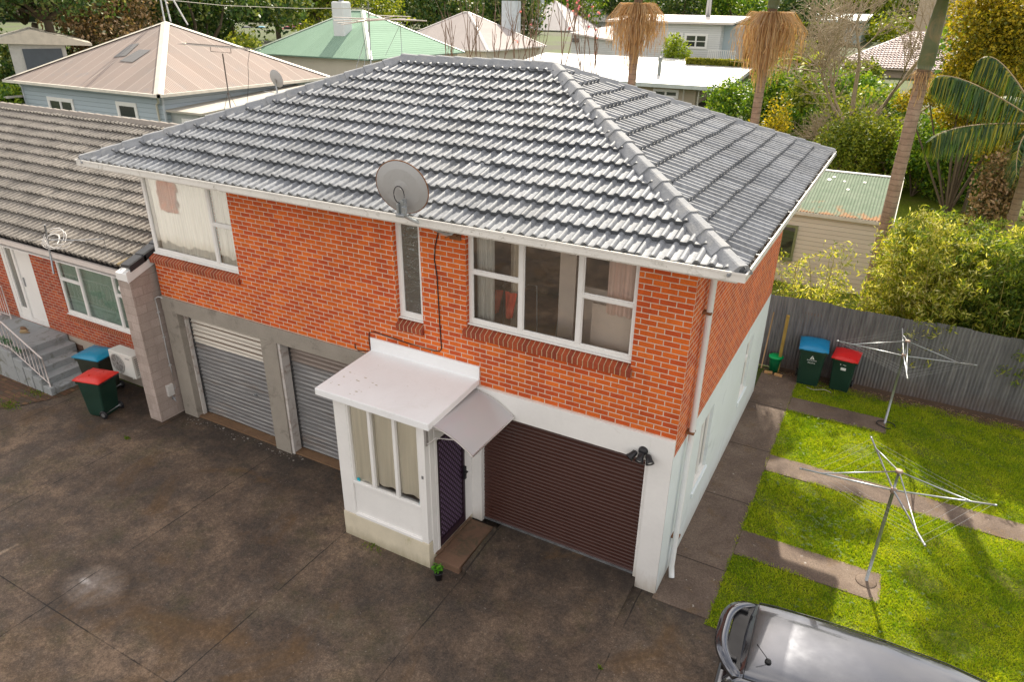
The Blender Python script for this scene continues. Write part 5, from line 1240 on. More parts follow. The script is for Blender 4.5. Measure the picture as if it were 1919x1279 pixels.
# ------------------------------------------------------------ generic house pieces
def hip(parent, P, apexes, mat, over=None, name='roof'):
    """P = four eave corners (front-left, front-right, back-right, back-left); apexes = one or two ridge points (left, right)"""
    a = apexes if len(apexes) == 2 else [apexes[0]]*2
    bm = BM(); q = [Vector(p) for p in P]
    for f in ((q[0], q[1], a[1], a[0]), (q[1], q[2], a[1]), (q[2], q[3], a[0], a[1]), (q[3], q[0], a[0])):
        g = []
        for v in f:
            if not g or (Vector(v)-g[-1]).length > 1e-4: g.append(Vector(v))
        if (g[0]-g[-1]).length < 1e-4: g.pop()
        poly(bm, g)
    bm.normal_update()
    for f in bm.faces:
        if f.normal.z < 0: f.normal_flip()
    bt = poly(bm, [p-Vector((0, 0, .02)) for p in q[::-1]]); bt.normal_update()
    if bt.normal.z > 0: bt.normal_flip()
    return obj(name, bm, mat, parent)
def hcaps(parent, P, apexes, mat, w=.16):
    a = [Vector(x) for x in (apexes if len(apexes) == 2 else [apexes[0]]*2)]; bm = BM(); up = Vector((0, 0, .04))
    for p, q_ in ((P[0], a[0]), (P[1], a[1]), (P[2], a[1]), (P[3], a[0]), (a[0], a[1])):
        p, q_ = Vector(p)+up, Vector(q_)+up
        if (p-q_).length < .1: continue
        d = (q_-p).normalized(); s = d.cross(Vector((0, 0, 1))).normalized()*w
        prism(bm, [p-s-up*1.4, p+up*.4, p+s-up*1.4], q_-p)
    obj('hip_cap', bm, mat, parent)
def eaves(parent, P, mat, h=.16, t=.10):
    bm = BM(); q = [Vector(p) for p in P]
    for i in range(4):
        a, b = q[i], q[(i+1) % 4]; d = (b-a).normalized(); n_ = Vector((d.y, -d.x, 0))*t
        prism(bm, [a-d*t, a-d*t+n_, a-d*t+n_-Vector((0, 0, h)), a-d*t-Vector((0, 0, h))], (b-a)+d*2*t)
    obj('gutter', bm, mat, parent)
def walls(parent, P, z0, inset, mat, name='wall', top=None):
    q = [Vector(p) for p in P]; c = sum(q, Vector())/4; bm = BM()
    w = [Vector((p.x-math.copysign(inset, p.x-c.x), p.y-math.copysign(inset, p.y-c.y), 0)) for p in q]; zt = (top if top else q[0].z-.03)
    prism(bm, [Vector((v.x, v.y, z0)) for v in w], (0, 0, zt-z0)); obj(name, bm, mat, parent); return w
def simple_window(parent, x0, x1, z0, z1, y, nm=0, mat=None, axis='y', s=1, rails=(), gl=None):
    return window(parent, 'window', x0, x1, z0, z1, y, tuple(x0+(x1-x0)*(k+1)/(nm+1) for k in range(nm)), rails, axis, fw=.20, mw=.13, th=.06, glass=gl or GLASSB, sill=False, s=s, mat=mat, gd=.04)
GLASSB = plain('far_window_glass', (.035, .04, .045), .08, .1, 1, spec=.9)
LT = lambda a, b, f: Vector(a).lerp(Vector(b), f)

# blue weatherboard house
def rect(fl, fr, bl=None, z=0): return
BZ = 4.45
FR_ = at(297, 177, z=BZ)
P = [FR_+Vector(o) for o in ((-13.6, 0, 0), (0, 0, 0), (0, 12.6, 0), (-13.6, 12.6, 0))]
bh = thing('weatherboard_house', 'blue weatherboard house with pale pink corrugated pyramid roof at the upper left', 'house', (sum(p.x for p in P)/4, sum(p.y for p in P)/4, .3))
ap = Vector((sum(p.x for p in P)/4, sum(p.y for p in P)/4, at(318, 41, x=sum(p.x for p in P)/4).z))
n = NT('pink_grey_iron'); p = n.pos(); x, y, z = n.xyz(p); nrm_ = n.xyz(n.n('NewGeometry').outputs['Normal'])
sc_ = n.mix(n.math('GREATER_THAN', n.math('ABSOLUTE', nrm_[0]), n.math('ABSOLUTE', nrm_[1])), n.comb(x, x, x), n.comb(y, y, y)); s_ = n.xyz(sc_)[0]
w_ = n.math('SINE', n.math('MULTIPLY', s_, 2*math.pi/.125)); sh = n.n('TexWhiteNoise', noise_dimensions='1D'); n.l(n.math('FLOOR', n.math('DIVIDE', s_, .95)), sh.inputs['W'])
col = n.mix(n.noise(p, .35, 6, .65), (.38, .295, .255), (.31, .28, .26)); col = n.mix(1., col, n.ramp(sh.outputs['Value'], [(0, .93), (1, 1.06)]), 'MULTIPLY')
col = n.mix(n.math('MULTIPLY', n.math('LESS_THAN', n.math('FRACT', n.math('DIVIDE', s_, .95)), .06), .4), col, (.6, .54, .48))
col = n.mix(n.ramp(n.noise(p, .9, 6, .7), [(.58, 0.), (.72, .5)]), col, (.27, .27, .28)); col = n.mix(1., col, n.ramp(w_, [(.0, .86), (1., 1.05)]), 'MULTIPLY')
n.base(col); n.set(Roughness=.95, Specular_IOR_Level=.03); n.bump(w_, .5, .02); PINKR = n.m
hip(bh, P, [ap], PINKR); hcaps(bh, P, [ap], plain('cream_cap', (.58, .54, .46), .5), .24); eaves(bh, P, plain('cream_gutter', (.66, .62, .55), .5, dirt=(.45, .40, .33), damt=.6), .15, .12)
BLW = board_mat('blue_weatherboard', (.38, .45, .50), .24, .62)
w_ = walls(bh, P, -.5, .55, BLW, top=BZ-.01)
yw = w_[0].y
def pxrect(u0, u1, v0, v1, y): a, b = at(u0, v0, y=y), at(u1, v1, y=y); return a.x, b.x, b.z, a.z
a, b = at(88, 180, y=yw), at(137, 188, y=yw); c = at(95, 213, y=yw)
simple_window(bh, a.x, b.x, c.z-.3, a.z, yw-.06, 1, rails=())
a, b, c = at(217, 189, y=yw), at(256, 196, y=yw), at(222, 224, y=yw)
simple_window(bh, a.x, b.x, c.z, a.z, yw-.06, 0)
CBM = plain('pale_corner', (.5, .55, .6), .6); obj('corner_board', bx(w_[1].x+.0, w_[1].x+.06, yw-.06, yw+.05, 0, BZ-.2), CBM, bh); obj('corner_board', bx(w_[0].x-.05, w_[0].x+.05, yw-.05, yw+.02, 0, BZ-.2), CBM, bh)
bm = BM(); g0 = at(214, 128, y=P[0].y+5)
for (u0, v0, u1, v1) in ((252, 98, 283, 98), (225, 115, 262, 110)):
    pass
obj('downpipe', tb([(P[1].x-.1, P[1].y-.05, BZ-.1), (P[1].x-.6, P[1].y+.35, BZ-.45), (P[1].x-.9, P[1].y+.42, BZ-.6), (P[1].x-.9, P[1].y+.45, .3)], .06, 8), plain('cream_pipe', (.6, .58, .5), .5), bh)
bm = BM(); cx = LT(P[0], P[1], .45); s = (ap-P[0]).normalized()
fc = lambda u, v: (lambda d: d)(None)
# darker repaired sheet on the front roof slope
nrm_f = (P[1]-P[0]).cross(ap-P[0]).normalized(); nrm_f = nrm_f if nrm_f.z > 0 else -nrm_f
def onplane(u, v, p0, nn, lift=.03):
    d = Vector(ray(u, v)); t = (p0-Vector(CAM)).dot(nn)/d.dot(nn); return Vector(CAM)+d*t+nn*lift
bm = BM()
poly(bm, [onplane(u, v, P[0], nrm_f) for u, v in ((262, 93), (283, 94), (249, 117), (224, 115))]); poly(bm, [onplane(u, v, P[0], nrm_f) for u, v in ((244, 84), (262, 81), (236, 105), (212, 108))])
obj('roof_patch', bm, plain('patched_iron', (.175, .17, .168), .5, .1, 2), bh)
# lean-to on its right
ly = yw+.3
lt_ = [at(281, 203, z=3.35), at(376, 213, z=3.35)]
lt = thing('lean_to', 'low cream roofed lean-to at the right corner of the blue house', 'lean-to', (lt_[0].x+2, lt_[0].y+3, .3))
A0 = at(284, 203, y=P[0].y+.6); A1 = at(377, 213, y=P[0].y+.6)
bm = BM(); prism(bm, [A0, A1, A1-Vector((0, 0, .10)), A0-Vector((0, 0, .10))], (0, 9.5, .55)); obj('roof', bm, plain('cream_iron', (.46, .43, .37), .5, .06, 1), lt)
bm = BM(); box(bm, A0.x+.2, A1.x-.25, A0.y+.3, A0.y+9, -.3, min(A0.z, A1.z)-.12); obj('wall', bm, plain('grey_lean_wall', (.42, .44, .43), .7), lt)
simple_window(lt, A1.x-1.9, A1.x-.6, A1.z-1.2, A1.z-.4, A0.y+.24, 1)
# little annex on the far left
g = at(0, 172, z=3.0)
an2 = thing('annex', 'small cream roofed annex at the left end of the blue house', 'annex', (P[0].x-1.2, P[0].y, .3))
bm = BM(); prism(bm, [(P[0].x-3.2, P[0].y-.3, 3.2), (P[0].x+.3, P[0].y-.3, 3.55), (P[0].x+.3, P[0].y-.3, 3.42), (P[0].x-3.2, P[0].y-.3, 3.08)], (0, 4, 0)); obj('roof', bm, plain('annex_roof', (.55, .52, .47), .6), an2)
bm = BM(); box(bm, P[0].x-3., P[0].x+.5, P[0].y+.1, P[0].y+3.5, -.3, 3.07); obj('wall', bm, plain('annex_wall', (.42, .42, .36), .7), an2)
obj('downpipe', tb([(P[0].x-.9, P[0].y-.35, 3.2), (P[0].x-.2, P[0].y-.1, 2.75), (P[0].x+.35, P[0].y+.05, 2.6), (P[0].x+.35, P[0].y+.05, .3)], .05, 6), plain('cream_pipe2', (.6, .6, .55), .5), an2)
# H frame mast behind the blue house's apex
def at_xy(u, v, d):
    r_ = ray(u, v); h = math.hypot(r_[0], r_[1]); return Vector(CAM+r_*d/h)
mst = thing('wire_mast', 'tall thin lattice mast rising at the peak of the pink roof', 'mast', (ap.x, ap.y, ap.z))
bm = BM(); q0 = at_xy(309, 42, 52); q1 = at_xy(320, 40, 52); q2 = at_xy(352, 46, 52)
tube(bm, [q0, q0+Vector((0, 0, 4))], .05, 5); tube(bm, [q1, q0+Vector((.1, 0, 4))], .05, 5); tube(bm, [q2, q0+Vector((-1, 0, 4.4))], .05, 5); obj('pole', bm, plain('mast_grey', (.5, .5, .5), .5), mst)

# yagi antenna and small dish on stands behind the hip
ya = thing('tv_antenna', 'long thin toothed television antenna on a pole over the lean-to roof', 'antenna', (-20, 10, 4))
bm = BM(); yy = 11.; b0, b1 = at(341, 82, y=yy), at(468, 92, y=yy); pt, pb = at(417, 100, y=yy), at(431, 196, y=yy)
tube(bm, [b0, b1], .02, 5); tube(bm, [pt, pb-Vector((0, 0, .5))], .025, 6)
for k in range(30): c = b0.lerp(b1, k/29); tube(bm, [c+Vector((-.05, -.22, 0)), c+Vector((.05, .22, .03))], .008, 3)
q0, q1 = at(395, 96, y=yy), at(433, 99, y=yy); tube(bm, [b0.lerp(b1, .43), q0, q1, b0.lerp(b1, .73)], .012, 5)
for s in (-.5, .6): tube(bm, [pb+Vector((0, 0, .5)), pb+Vector((s, 0, -.5))], .012, 4)
obj('boom', bm, plain('antenna_dark', (.16, .14, .13), .6), ya)
obj('cable', tb([b1, b1+Vector((-.2, 0, -.5)), at(466, 150, y=yy), at(463, 195, y=yy)], .010, 4), BLACK, ya)
d2 = thing('small_satellite_dish', 'small round grey satellite dish behind the left hip of the tiled roof', 'satellite dish', (-18, 9, 4))
c = at(516, 148, y=9.5); q = Vector((.05, .95, .25)).normalized().to_track_quat('Z', 'Y').to_matrix(); bm = BM(); lathe(bm, [(.01, 0), (.15, .012), (.29, .05), (.30, .055)], 28, c, q, cap=False); obj('reflector', bm, DG, d2)
bm = BM(); tube(bm, [c, c+Vector((.08, -.08, -.25)), c+Vector((.05, 0, -.75))], .03, 6); tube(bm, [c+Vector((-.6, 0, -.42)), c+Vector((.5, 0, -.48))], .012, 5); obj('mount', bm, STEEL, d2)
# big white antenna array
ba = thing('television_aerial', 'wide white multi rod aerial on a guyed pole behind the tiled roof', 'aerial', (-18, 14, 4))
yy = 12.; bm = BM(); pt, pb = at(690, 5, y=yy), at(695, 122, y=yy); tube(bm, [pt, pb], .022, 6)
for s in (at(667, 128, y=yy), at(682, 126, y=yy)): tube(bm, [pt.lerp(pb, .38), s], .010, 4)
obj('pole', bm, STEEL, ba); bm = BM()
for (u0, v0, u1, v1, dy) in ((624, 32, 790, 38, -.3), (626, 38, 780, 36, -.1), (632, 43, 760, 34, .1), (640, 46, 740, 30, .25), (655, 34, 800, 39, .4), (690, 28, 770, 31, .5)):
    tube(bm, [at(u0, v0, y=yy+dy), at(u1, v1, y=yy+dy)], .014, 4)
a_, b_ = at(668, 40, y=yy-.4), at(716, 34, y=yy+.5); tube(bm, [a_, b_], .02, 5)
obj('rod', bm, plain('aerial_rod', (.62, .56, .52), .5), ba)
a2 = thing('thin_aerial', 'thin aerial stand just left of the roof ridge', 'aerial', (-15, 14, 5)); bm = BM()
p0, p1 = at(750, 45, y=14.), at(753, 100, y=14.); tube(bm, [p0, p1], .012, 4); tube(bm, [p0, at(722, 104, y=14.)], .008, 4); tube(bm, [at(738, 40, y=14.), at(760, 47, y=14.)], .012, 4); obj('pole', bm, STEEL, a2)

# green roofed house with chimney
GZ = 4.8
gr_fr = at(693, 111, z=GZ); P = [gr_fr+Vector(o) for o in ((-13.5, 0, 0), (0, 0, 0), (0, 14, 0), (-13.5, 14, 0))]
gh = thing('green_roof_house', 'cream house with pale green metal hip roof and tall white chimney', 'house', (P[0].x/2+P[1].x/2, P[0].y/2+P[2].y/2, 1))
cx, cy = gh.location.x, gh.location.y; rz_ = 8.25
GRN = corrugated_mat('pale_green_iron', (.21, .32, .24), (.25, .36, .28), .25, 0, 1.1, .5, .05)
aps = [Vector((cx-.6, cy, rz_)), Vector((cx+.6, cy, rz_))]
hip(gh, P, aps, GRN); hcaps(gh, P, aps, plain('green_cream_cap', (.36, .42, .35), .5), .20); eaves(gh, P, plain('dark_green_gutter', (.16, .26, .20), .5), .10, .08)
CRW = plain('cream_plaster', (.60, .55, .46), .8, .06, 1); walls(gh, P, 0, .5, CRW, top=GZ-.01)
nf = (P[1]-P[0]).cross(aps[0]-P[0]).normalized(); nf = nf if nf.z > 0 else -nf
cb = onplane(637, 66, P[0], nf, 0); bm = BM(); box(bm, cb.x-.62, cb.x+.62, cb.y-.1, cb.y+1.0, cb.z-.4, cb.z+2.6, .12); obj('chimney', bm, plain('chimney_white', (.66, .68, .69), .7, .05, 1, dirt=(.5, .5, .5), damt=.62), gh)
bm = BM(); lathe(bm, [(.2, 2.55), (.22, 3.3), (.3, 3.35), (.3, 3.5)], 12, (cb.x+.1, cb.y+.4, cb.z)); obj('flue', bm, STEEL, gh)

# grey pink hip roof house behind
def hiphouse(name, label, fr, z, wd, dp_, pz, roofm, wallm, gut_, capm, base=2., cat='house'):
    f = at(*fr, z=z); P = [Vector((f.x-wd, f.y, z)), f, Vector((f.x, f.y+dp_, z)), Vector((f.x-wd, f.y+dp_, z))]
    cx, cy = f.x-wd/2, f.y+dp_/2; t = thing(name, label, cat, (cx, cy, base)); ln = wd-dp_
    aps = [Vector((cx-max(.3, ln/2), cy, pz)), Vector((cx+max(.3, ln/2), cy, pz))]
    hip(t, P, aps, roofm); hcaps(t, P, aps, capm, .16); eaves(t, P, gut_, .14, .08); w = walls(t, P, base-1.5, .45, wallm, top=z-.01)
    return t, P, w
PKR = corrugated_mat('grey_pink_iron', (.38, .34, .325), (.43, .385, .37), .2, 0, .9, .5, .05); PWH = corrugated_mat('white_iron', (.60, .56, .54), (.66, .62, .60), .2, 0, .9, .5, .03)
WCAP = plain('white_cap', (.52, .48, .46), .5); WGUT = plain('white_gutter', (.66, .64, .62), .5); WBRD = board_mat('white_weatherboard', (.60, .61, .60), .2, .7)
t, P, w = hiphouse('hip_roof_house', 'house with a grey pink hip roof behind the bare saplings', (914, 94), 4.8, 13, 13, 8.15, PKR, CRW, WGUT, WCAP, 1.6)
c = at(958, 25, y=P[2].y-1.); bm = BM(); box(bm, c.x-.9, c.x+.9, c.y-.6, c.y+.6, c.z-3.2, c.z+1.3); obj('chimney', bm, plain('bluegrey_chimney', (.45, .50, .53), .7), t)
# white weatherboard house with big roof
t, P, w = hiphouse('white_house', 'white weatherboard house with big pale roof and grey chimney in the middle distance', (1070, 57), 5.0, 13.5, 14, 9.9, PWH, WBRD, WGUT, WCAP, 2.)
c = at(1010, 45, y=P[1].y+2.); bm = BM(); box(bm, c.x-.75, c.x+.75, c.y-.5, c.y+.5, c.z-1.5, c.z+5.0); obj('chimney', bm, plain('grey_chimney', (.46, .50, .52), .7, .1, 1), t)
yw = w[0].y
a, b = at(1012, 66, y=yw), at(1040, 90, y=yw); simple_window(t, a.x, b.x, b.z, a.z, yw-.06, 2)
# its long wing with sloping white roof
q0, q1, q2, q3 = at(1068, 57, z=6.1), at(1174, 79, z=5.0), at(1215, 62, z=5.3), at(1130, 40, z=6.4)
wg = thing('white_wing', 'long white weatherboard wing with slanting pale roof left of the first palm', 'wing', ((q0.x+q1.x)/2, (q0.y+q1.y)/2, 2))
f0 = Vector((q0.x, q0.y, 5.9)); f1 = at(1176, 79, y=q0.y-2.); 
bm = BM(); prism(bm, [f0, f1, f1-Vector((0, 0, .2)), f0-Vector((0, 0, .2))], (2, 14, .9)); obj('roof', bm, PWH, wg)
bm = BM(); prism(bm, [f0-Vector((0, -.5, .2)), f1-Vector((.4, -.5, .2)), Vector((f1.x-.4, f1.y+.5, .5)), Vector((f0.x, f0.y+.5, .5))], (1.5, 11, 0)); obj('wall', bm, WBRD, wg)
bm = BM()
for u0, u1 in ((1073, 1085), (1090, 1103)):
    a, b = at(u0, 71, y=f0.y+.2), at(u1, 79, y=f0.y+.2)
    box(bm, a.x, b.x, f0.y+.1, f0.y+.35, b.z, a.z)
obj('window', bm, GLASSB, wg)
hiphouse('far_white_house', 'pale roofed house partly hidden behind the big white roof', (1130, 40), 6.2, 13, 14, 11.7, PWH, WBRD, WGUT, WCAP, 3.5)
# flat roofed white carport house
cz = 3.1; cfr = at(1361, 166, z=cz); cbr = cfr+Vector((0, 13, 0)); cfl = at(1150, 150, z=cz)
fh = thing('flat_roof_house', 'low house with broad flat white roof just beyond the tiled roof', 'house', (cfl.x/2+cfr.x/2, cfr.y+8, .5))
L0, R0 = Vector((at(1040, 130, z=cz).x-3, cfr.y, cz)), Vector((cfr.x, cfr.y, cz)); dep = 12.5
bm = BM(); prism(bm, [L0, R0, R0+Vector((0, 0, .06)), L0+Vector((0, 0, .06))], (0, dep, 1.25)); obj('roof', bm, plain('white_flat_roof', (.60, .59, .57), .35, .02, .3), fh)
bm = BM(); box(bm, L0.x-.06, R0.x+.06, cfr.y-.08, cfr.y-.002, cz-.22, cz+.09); prism(bm, [R0+Vector((.002, -.08, -.22)), R0+Vector((.002, -.08, .09)), R0+Vector((.07, -.08, .09)), R0+Vector((.07, -.08, -.22))], (0, dep+.08, 1.25)); obj('fascia', bm, plain('pale_green_fascia', (.50, .55, .53), .5), fh)
bm = BM(); box(bm, L0.x+1, R0.x-2.6, cfr.y+.9, cfr.y+dep-1, -.2, cz-.02); obj('wall', bm, plain('beige_wall', (.44, .38, .28), .8, .06, 1), fh)
bm = BM()
for u in (R0.x-2.2, R0.x-.25): tube(bm, [(u, cfr.y+.3, .2), (u, cfr.y+.3, cz-.02)], .07, 8)
tube(bm, [(R0.x-3.4, cfr.y+.2, .2), (R0.x-3.4, cfr.y+.2, cz-.05)], .06, 6); tube(bm, [(R0.x+.6, cfr.y+5.3, .2), (R0.x+.6, cfr.y+5.3, cz-.02)], .07, 6)
obj('post', bm, plain('pale_post', (.55, .53, .47), .6), fh)
fb = at(1234, 148, z=cz+.1); bm = BM(); lathe(bm, [(.30, 0), (.16, .12), (.15, 1.45), (.20, 1.5), (.20, 1.75), (.05, 1.8)], 14, fb); obj('flue', bm, plain('flue_grey', (.20, .22, .21), .5), fh)
a = at(1220, 160, y=cfr.y+.8); simple_window(fh, a.x+.2, a.x+2.4, 2.0, 2.7, cfr.y+.83, 1)

# pale weatherboard house with deck at 1180..1380
wz = 5.9; yy = at(1330, 38, z=wz).y
D_ = 76.
dk = thing('deck_house', 'pale grey house with white framed windows and small deck beyond the flat roof', 'house', (-20, 70, 2))
Yd = 68.
def X(u, v, y=Yd): return at(u, v, y=y)
a, b = X(1150, 42), X(1353, 47); base = X(1250, 120).z
bm = BM(); box(bm, a.x, b.x, Yd, Yd+9, base, b.z); obj('wall', bm, WBRD, dk)
bm = BM(); prism(bm, [(a.x-.5, Yd-.6, a.z+.05), (b.x+1.2, Yd-.6, b.z+.05), (b.x+1.2, Yd-.6, b.z+.25), (a.x-.5, Yd-.6, a.z+.28)], (0, 8, .55)); obj('roof', bm, plain('deck_roof', (.60, .55, .50), .6, .05, 1), dk)
for u0, u1, v0, v1, nm in ((1284, 1324, 62, 92, 1), (1254, 1278, 60, 84, 1), (1182, 1210, 62, 86, 1)):
    p0, p1 = X(u0, v0), X(u1, v1); simple_window(dk, p0.x, p1.x, p1.z, p0.z, Yd-.06, nm, rails=((p0.x, p1.x, p1.z+.7),))
c0 = X(1366, 45, Yd+2); bm = BM(); box(bm, b.x+.001, b.x+1.6, Yd+1.2, Yd+8.9, base, b.z-.02); obj('side_wall', bm, plain('bluegrey_side', (.42, .50, .54), .7, .05, 1), dk)
bm = BM()
r0, r1 = X(1328, 93, Yd-1.2), X(1378, 96, Yd-1.2)
for z_ in (r0.z, r0.z-.75): box(bm, r0.x, r1.x, Yd-1.25, Yd-1.18, z_-.05, z_)
for k in range(15): x_ = r0.x+(r1.x-r0.x)*k/14; box(bm, x_-.03, x_+.03, Yd-1.24, Yd-1.19, r0.z-.75, r0.z)
obj('deck_rail', bm, WHITE, dk)
# two far roofs behind
t, P, w = hiphouse('far_pink_roof_house', 'far house with cream roof and grey wall above the deck house', (1345, 20), 8.0, 11, 8, 11.5, plain('cream_far_roof', (.62, .56, .50), .6), plain('grey_far_wall', (.50, .54, .54), .7), WGUT, WCAP, 4.5)
bm = BM(); c = X(1326, 34, Yd+6); lathe(bm, [(.28, -.4), (.26, 3.4), (.3, 3.5)], 12, c); obj('steel_flue', bm, STEEL, dk)
# teal grey long building
bd = thing('teal_building', 'long pale teal building with flat roof behind the hedge', 'building', (-8, 118, 4))
Yb = 112.; a, b = at(1510, 28, y=Yb), at(1612, 75, y=Yb)
bm = BM(); box(bm, a.x, b.x, Yb, Yb+12, b.z-1.5, a.z-.6); obj('wall', bm, plain('teal_wall', (.36, .44, .45), .7, .06, .6), bd)
bm = BM(); prism(bm, [(a.x-.5, Yb-1.5, a.z-.8), (b.x+.5, Yb-1.5, a.z-.8), (b.x+.5, Yb-1.5, a.z-.55), (a.x-.5, Yb-1.5, a.z-.55)], (0, 9, .8)); obj('roof', bm, plain('teal_roof', (.48, .56, .55), .5, .04, .6), bd)
bm = BM(); box(bm, b.x-3.5, b.x-1.2, Yb-.08, Yb-.01, b.z-1.5, a.z-1.2); obj('door', bm, plain('pale_door', (.5, .52, .5), .7), bd)
bd2 = thing('beige_house', 'beige house with small windows at the far upper right', 'house', (2, 105, 4))
Yb = 104.; a, b = at(1722, 10, y=Yb), at(1850, 75, y=Yb)
bm = BM(); box(bm, a.x, b.x, Yb, Yb+10, b.z-2, a.z+2.5); obj('wall', bm, plain('tan_wall', (.44, .36, .26), .8, .06, .6), bd2)
bm = BM(); prism(bm, [(a.x-.8, Yb-.8, a.z+2.5), (b.x+.8, Yb-.8, a.z+2.5), ((a.x+b.x)/2, Yb-.8, a.z+5)], (0, 11, 0)); obj('roof', bm, plain('beige_roof', (.45, .38, .30), .7), bd2)
for u0, u1, v0, v1 in ((1745, 1758, 28, 46), (1798, 1808, 32, 48)):
    p0, p1 = at(u0, v0, y=Yb), at(u1, v1, y=Yb); simple_window(bd2, p0.x, p1.x, p1.z, p0.z, Yb-.06, 1)
# pink tile roof house at right
rz = 3.6; f, r_ = at(1562, 121, z=rz), at(1905, 141, z=rz)
rt = thing('pink_tile_house', 'low house with pale pink tiled hip roof behind the bare tree', 'house', ((f.x+r_.x)/2, f.y+6, 1))
yF = (f.y+r_.y)/2; ydep = 17.; yR = yF+ydep/2; aL, aR = at(1713, 60, y=yR), at(1800, 62, y=yR); xl = f.x; xr = r_.x+1.5
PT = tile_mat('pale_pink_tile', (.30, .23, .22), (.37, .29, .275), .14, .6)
def tslope(o, u, runv, wid, P0, P1, P2, P3, seed):
    pass
run = Vector((0, yR-yF, aL.z-rz)); Ls = run.length; sdv = run/Ls
pl = [vplane(Vector((xl, yF, rz)), aL, (1, yF+.5, rz)), vplane(Vector((xr, yF, rz)), aR, (1, yF+.5, rz)), ((0, yR, 0), (0, 1, 0))]
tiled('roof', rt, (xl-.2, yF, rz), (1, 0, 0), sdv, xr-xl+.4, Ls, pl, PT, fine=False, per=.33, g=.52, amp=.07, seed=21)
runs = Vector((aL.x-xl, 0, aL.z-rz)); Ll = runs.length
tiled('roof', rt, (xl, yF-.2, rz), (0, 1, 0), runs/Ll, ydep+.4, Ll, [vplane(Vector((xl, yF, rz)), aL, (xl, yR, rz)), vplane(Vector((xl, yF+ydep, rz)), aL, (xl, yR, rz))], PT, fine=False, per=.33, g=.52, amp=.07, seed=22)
PC = [Vector((xl, yF, rz)), Vector((xr, yF, rz)), Vector((xr, yF+ydep, rz)), Vector((xl, yF+ydep, rz))]
hip(rt, [p-Vector((0, 0, .12)) for p in PC], [aL-Vector((0, 0, .14)), aR-Vector((0, 0, .14))], PT, name='underlay'); hcaps(rt, PC, [aL, aR], plain('pale_cap', (.70, .58, .56), .6), .2); eaves(rt, PC, plain('tan_gutter', (.42, .34, .28), .6), .14, .08)
walls(rt, PC, -1, .5, plain('tan_wall2', (.34, .27, .20), .8), top=rz-.01)
dd = at(1806, 53, y=yR+2); bm = BM(); lathe(bm, [(.02, 0), (.5, .1)], 20, dd, Vector((-.2, -.9, .3)).normalized().to_track_quat('Z', 'Y').to_matrix(), cap=False); tube(bm, [dd, dd-Vector((0, 0, 2))], .06, 5); tag(obj('distant_dish', bm, plain('dish_white', (.6, .6, .6), .5)), 'small pale satellite dish standing behind the pink tiled roof', 'satellite dish')

# ------------------------------------------------------------ far cars and the shelter on the left
def farcar(label, u, v, y, col, rz, group='cars parked along the far street'):
    q = at(u, v, y=y); t = thing('parked_car', label, 'car', (0, 0, 0), group)
    bm = BM(); N = 13; xs = np.linspace(-2.1, 2.1, N)
    top = lambda x: .62+.32*max(0, 1-abs((x+2.1)/4.2-.5)**3*8)*.6; 
    hts = [.72, .92, .98, 1.3, 1.46, 1.5, 1.5, 1.46, 1.3, 1.0, .95, .88, .66]
    rv = []
    for x, h in zip(xs, hts):
        wd = .84 if abs(x) < 1.9 else .7; rv.append([bm.verts.new(p) for p in ((x, -wd, .25), (x, -wd-.02, .7), (x, -wd*(.97 if h < 1.1 else .8), h-.08 if h > 1.1 else h), (x, -wd*.5, h+.03), (x, wd*.5, h+.03), (x, wd*(.97 if h < 1.1 else .8), h-.08 if h > 1.1 else h), (x, wd+.02, .7), (x, wd, .25))])
    for i, (a, b) in enumerate(zip(rv, rv[1:])):
        for k in range(7): bm.faces.new([a[k], b[k], b[k+1], a[k+1]]).smooth = True
    bm.faces.new(rv[0]); bm.faces.new(rv[-1][::-1]); obj('body', bm, plain('far_car_'+label[:4], col, .25, .05, 1, coat=1), t)
    bm = BM(); box(bm, -.95, .95, -.80, .80, .98, 1.40, .08); obj('window', bm, CG, t)
    for sx in (-1.3, 1.3):
        for sy in (-.8, .8): bm = BM(); lathe(bm, [(.32, -.1), (.32, .1)], 14, (sx, sy, .32), Matrix.Rotation(R(90), 3, 'X')); obj('wheel', bm, BLACK, t)
    t.location = q; t.rotation_euler = (0, 0, R(rz))
Yc = 92.
farcar('bright blue hatchback parked far off between the dark trees', 493, 66, Yc, (.03, .38, .55), 60)
farcar('dark car parked left of the blue hatchback far off', 466, 66, Yc-1, (.05, .05, .06), 60)
farcar('red car parked far off just above the green roof', 545, 66, Yc, (.5, .06, .05), 35)
farcar('dark red car parked beside the red one above the green roof', 562, 60, Yc+4, (.3, .05, .05), 35)
rd = [at(420, 78, y=Yc-3), at(700, 70, y=Yc-3)]
bm = BM(); poly(bm, [(-150, Yc-8, rd[0].z-.02), (-20, Yc-8, rd[0].z-.02), (-20, Yc+14, rd[0].z+.3), (-150, Yc+14, rd[0].z+.3)]); struct(obj('street', bm, plain('far_asphalt', (.16, .14, .13), .8)))
p0 = at_xy(10, 66, 58); p1 = at_xy(118, 70, 58); ls = thing('grey_shed', 'grey walled shed with cream gable roof behind the leaning tree at the far left', 'shed', (p0.x/2+p1.x/2, p0.y/2+p1.y/2, 1))
ex_ = Vector((p1.x-p0.x, p1.y-p0.y, 0)); en = Vector((-ex_.y, ex_.x, 0)).normalized(); zt_ = p0.z-.3
def LP(f, d, z): return Vector((p0.x, p0.y, 0))+ex_*f+en*d+Vector((0, 0, z))
bm = BM(); prism(bm, [LP(0, 0, 0), LP(1, 0, 0), LP(1, 0, zt_), LP(0, 0, zt_)], en*6); obj('wall', bm, plain('shed_wall', (.45, .45, .42), .7), ls)
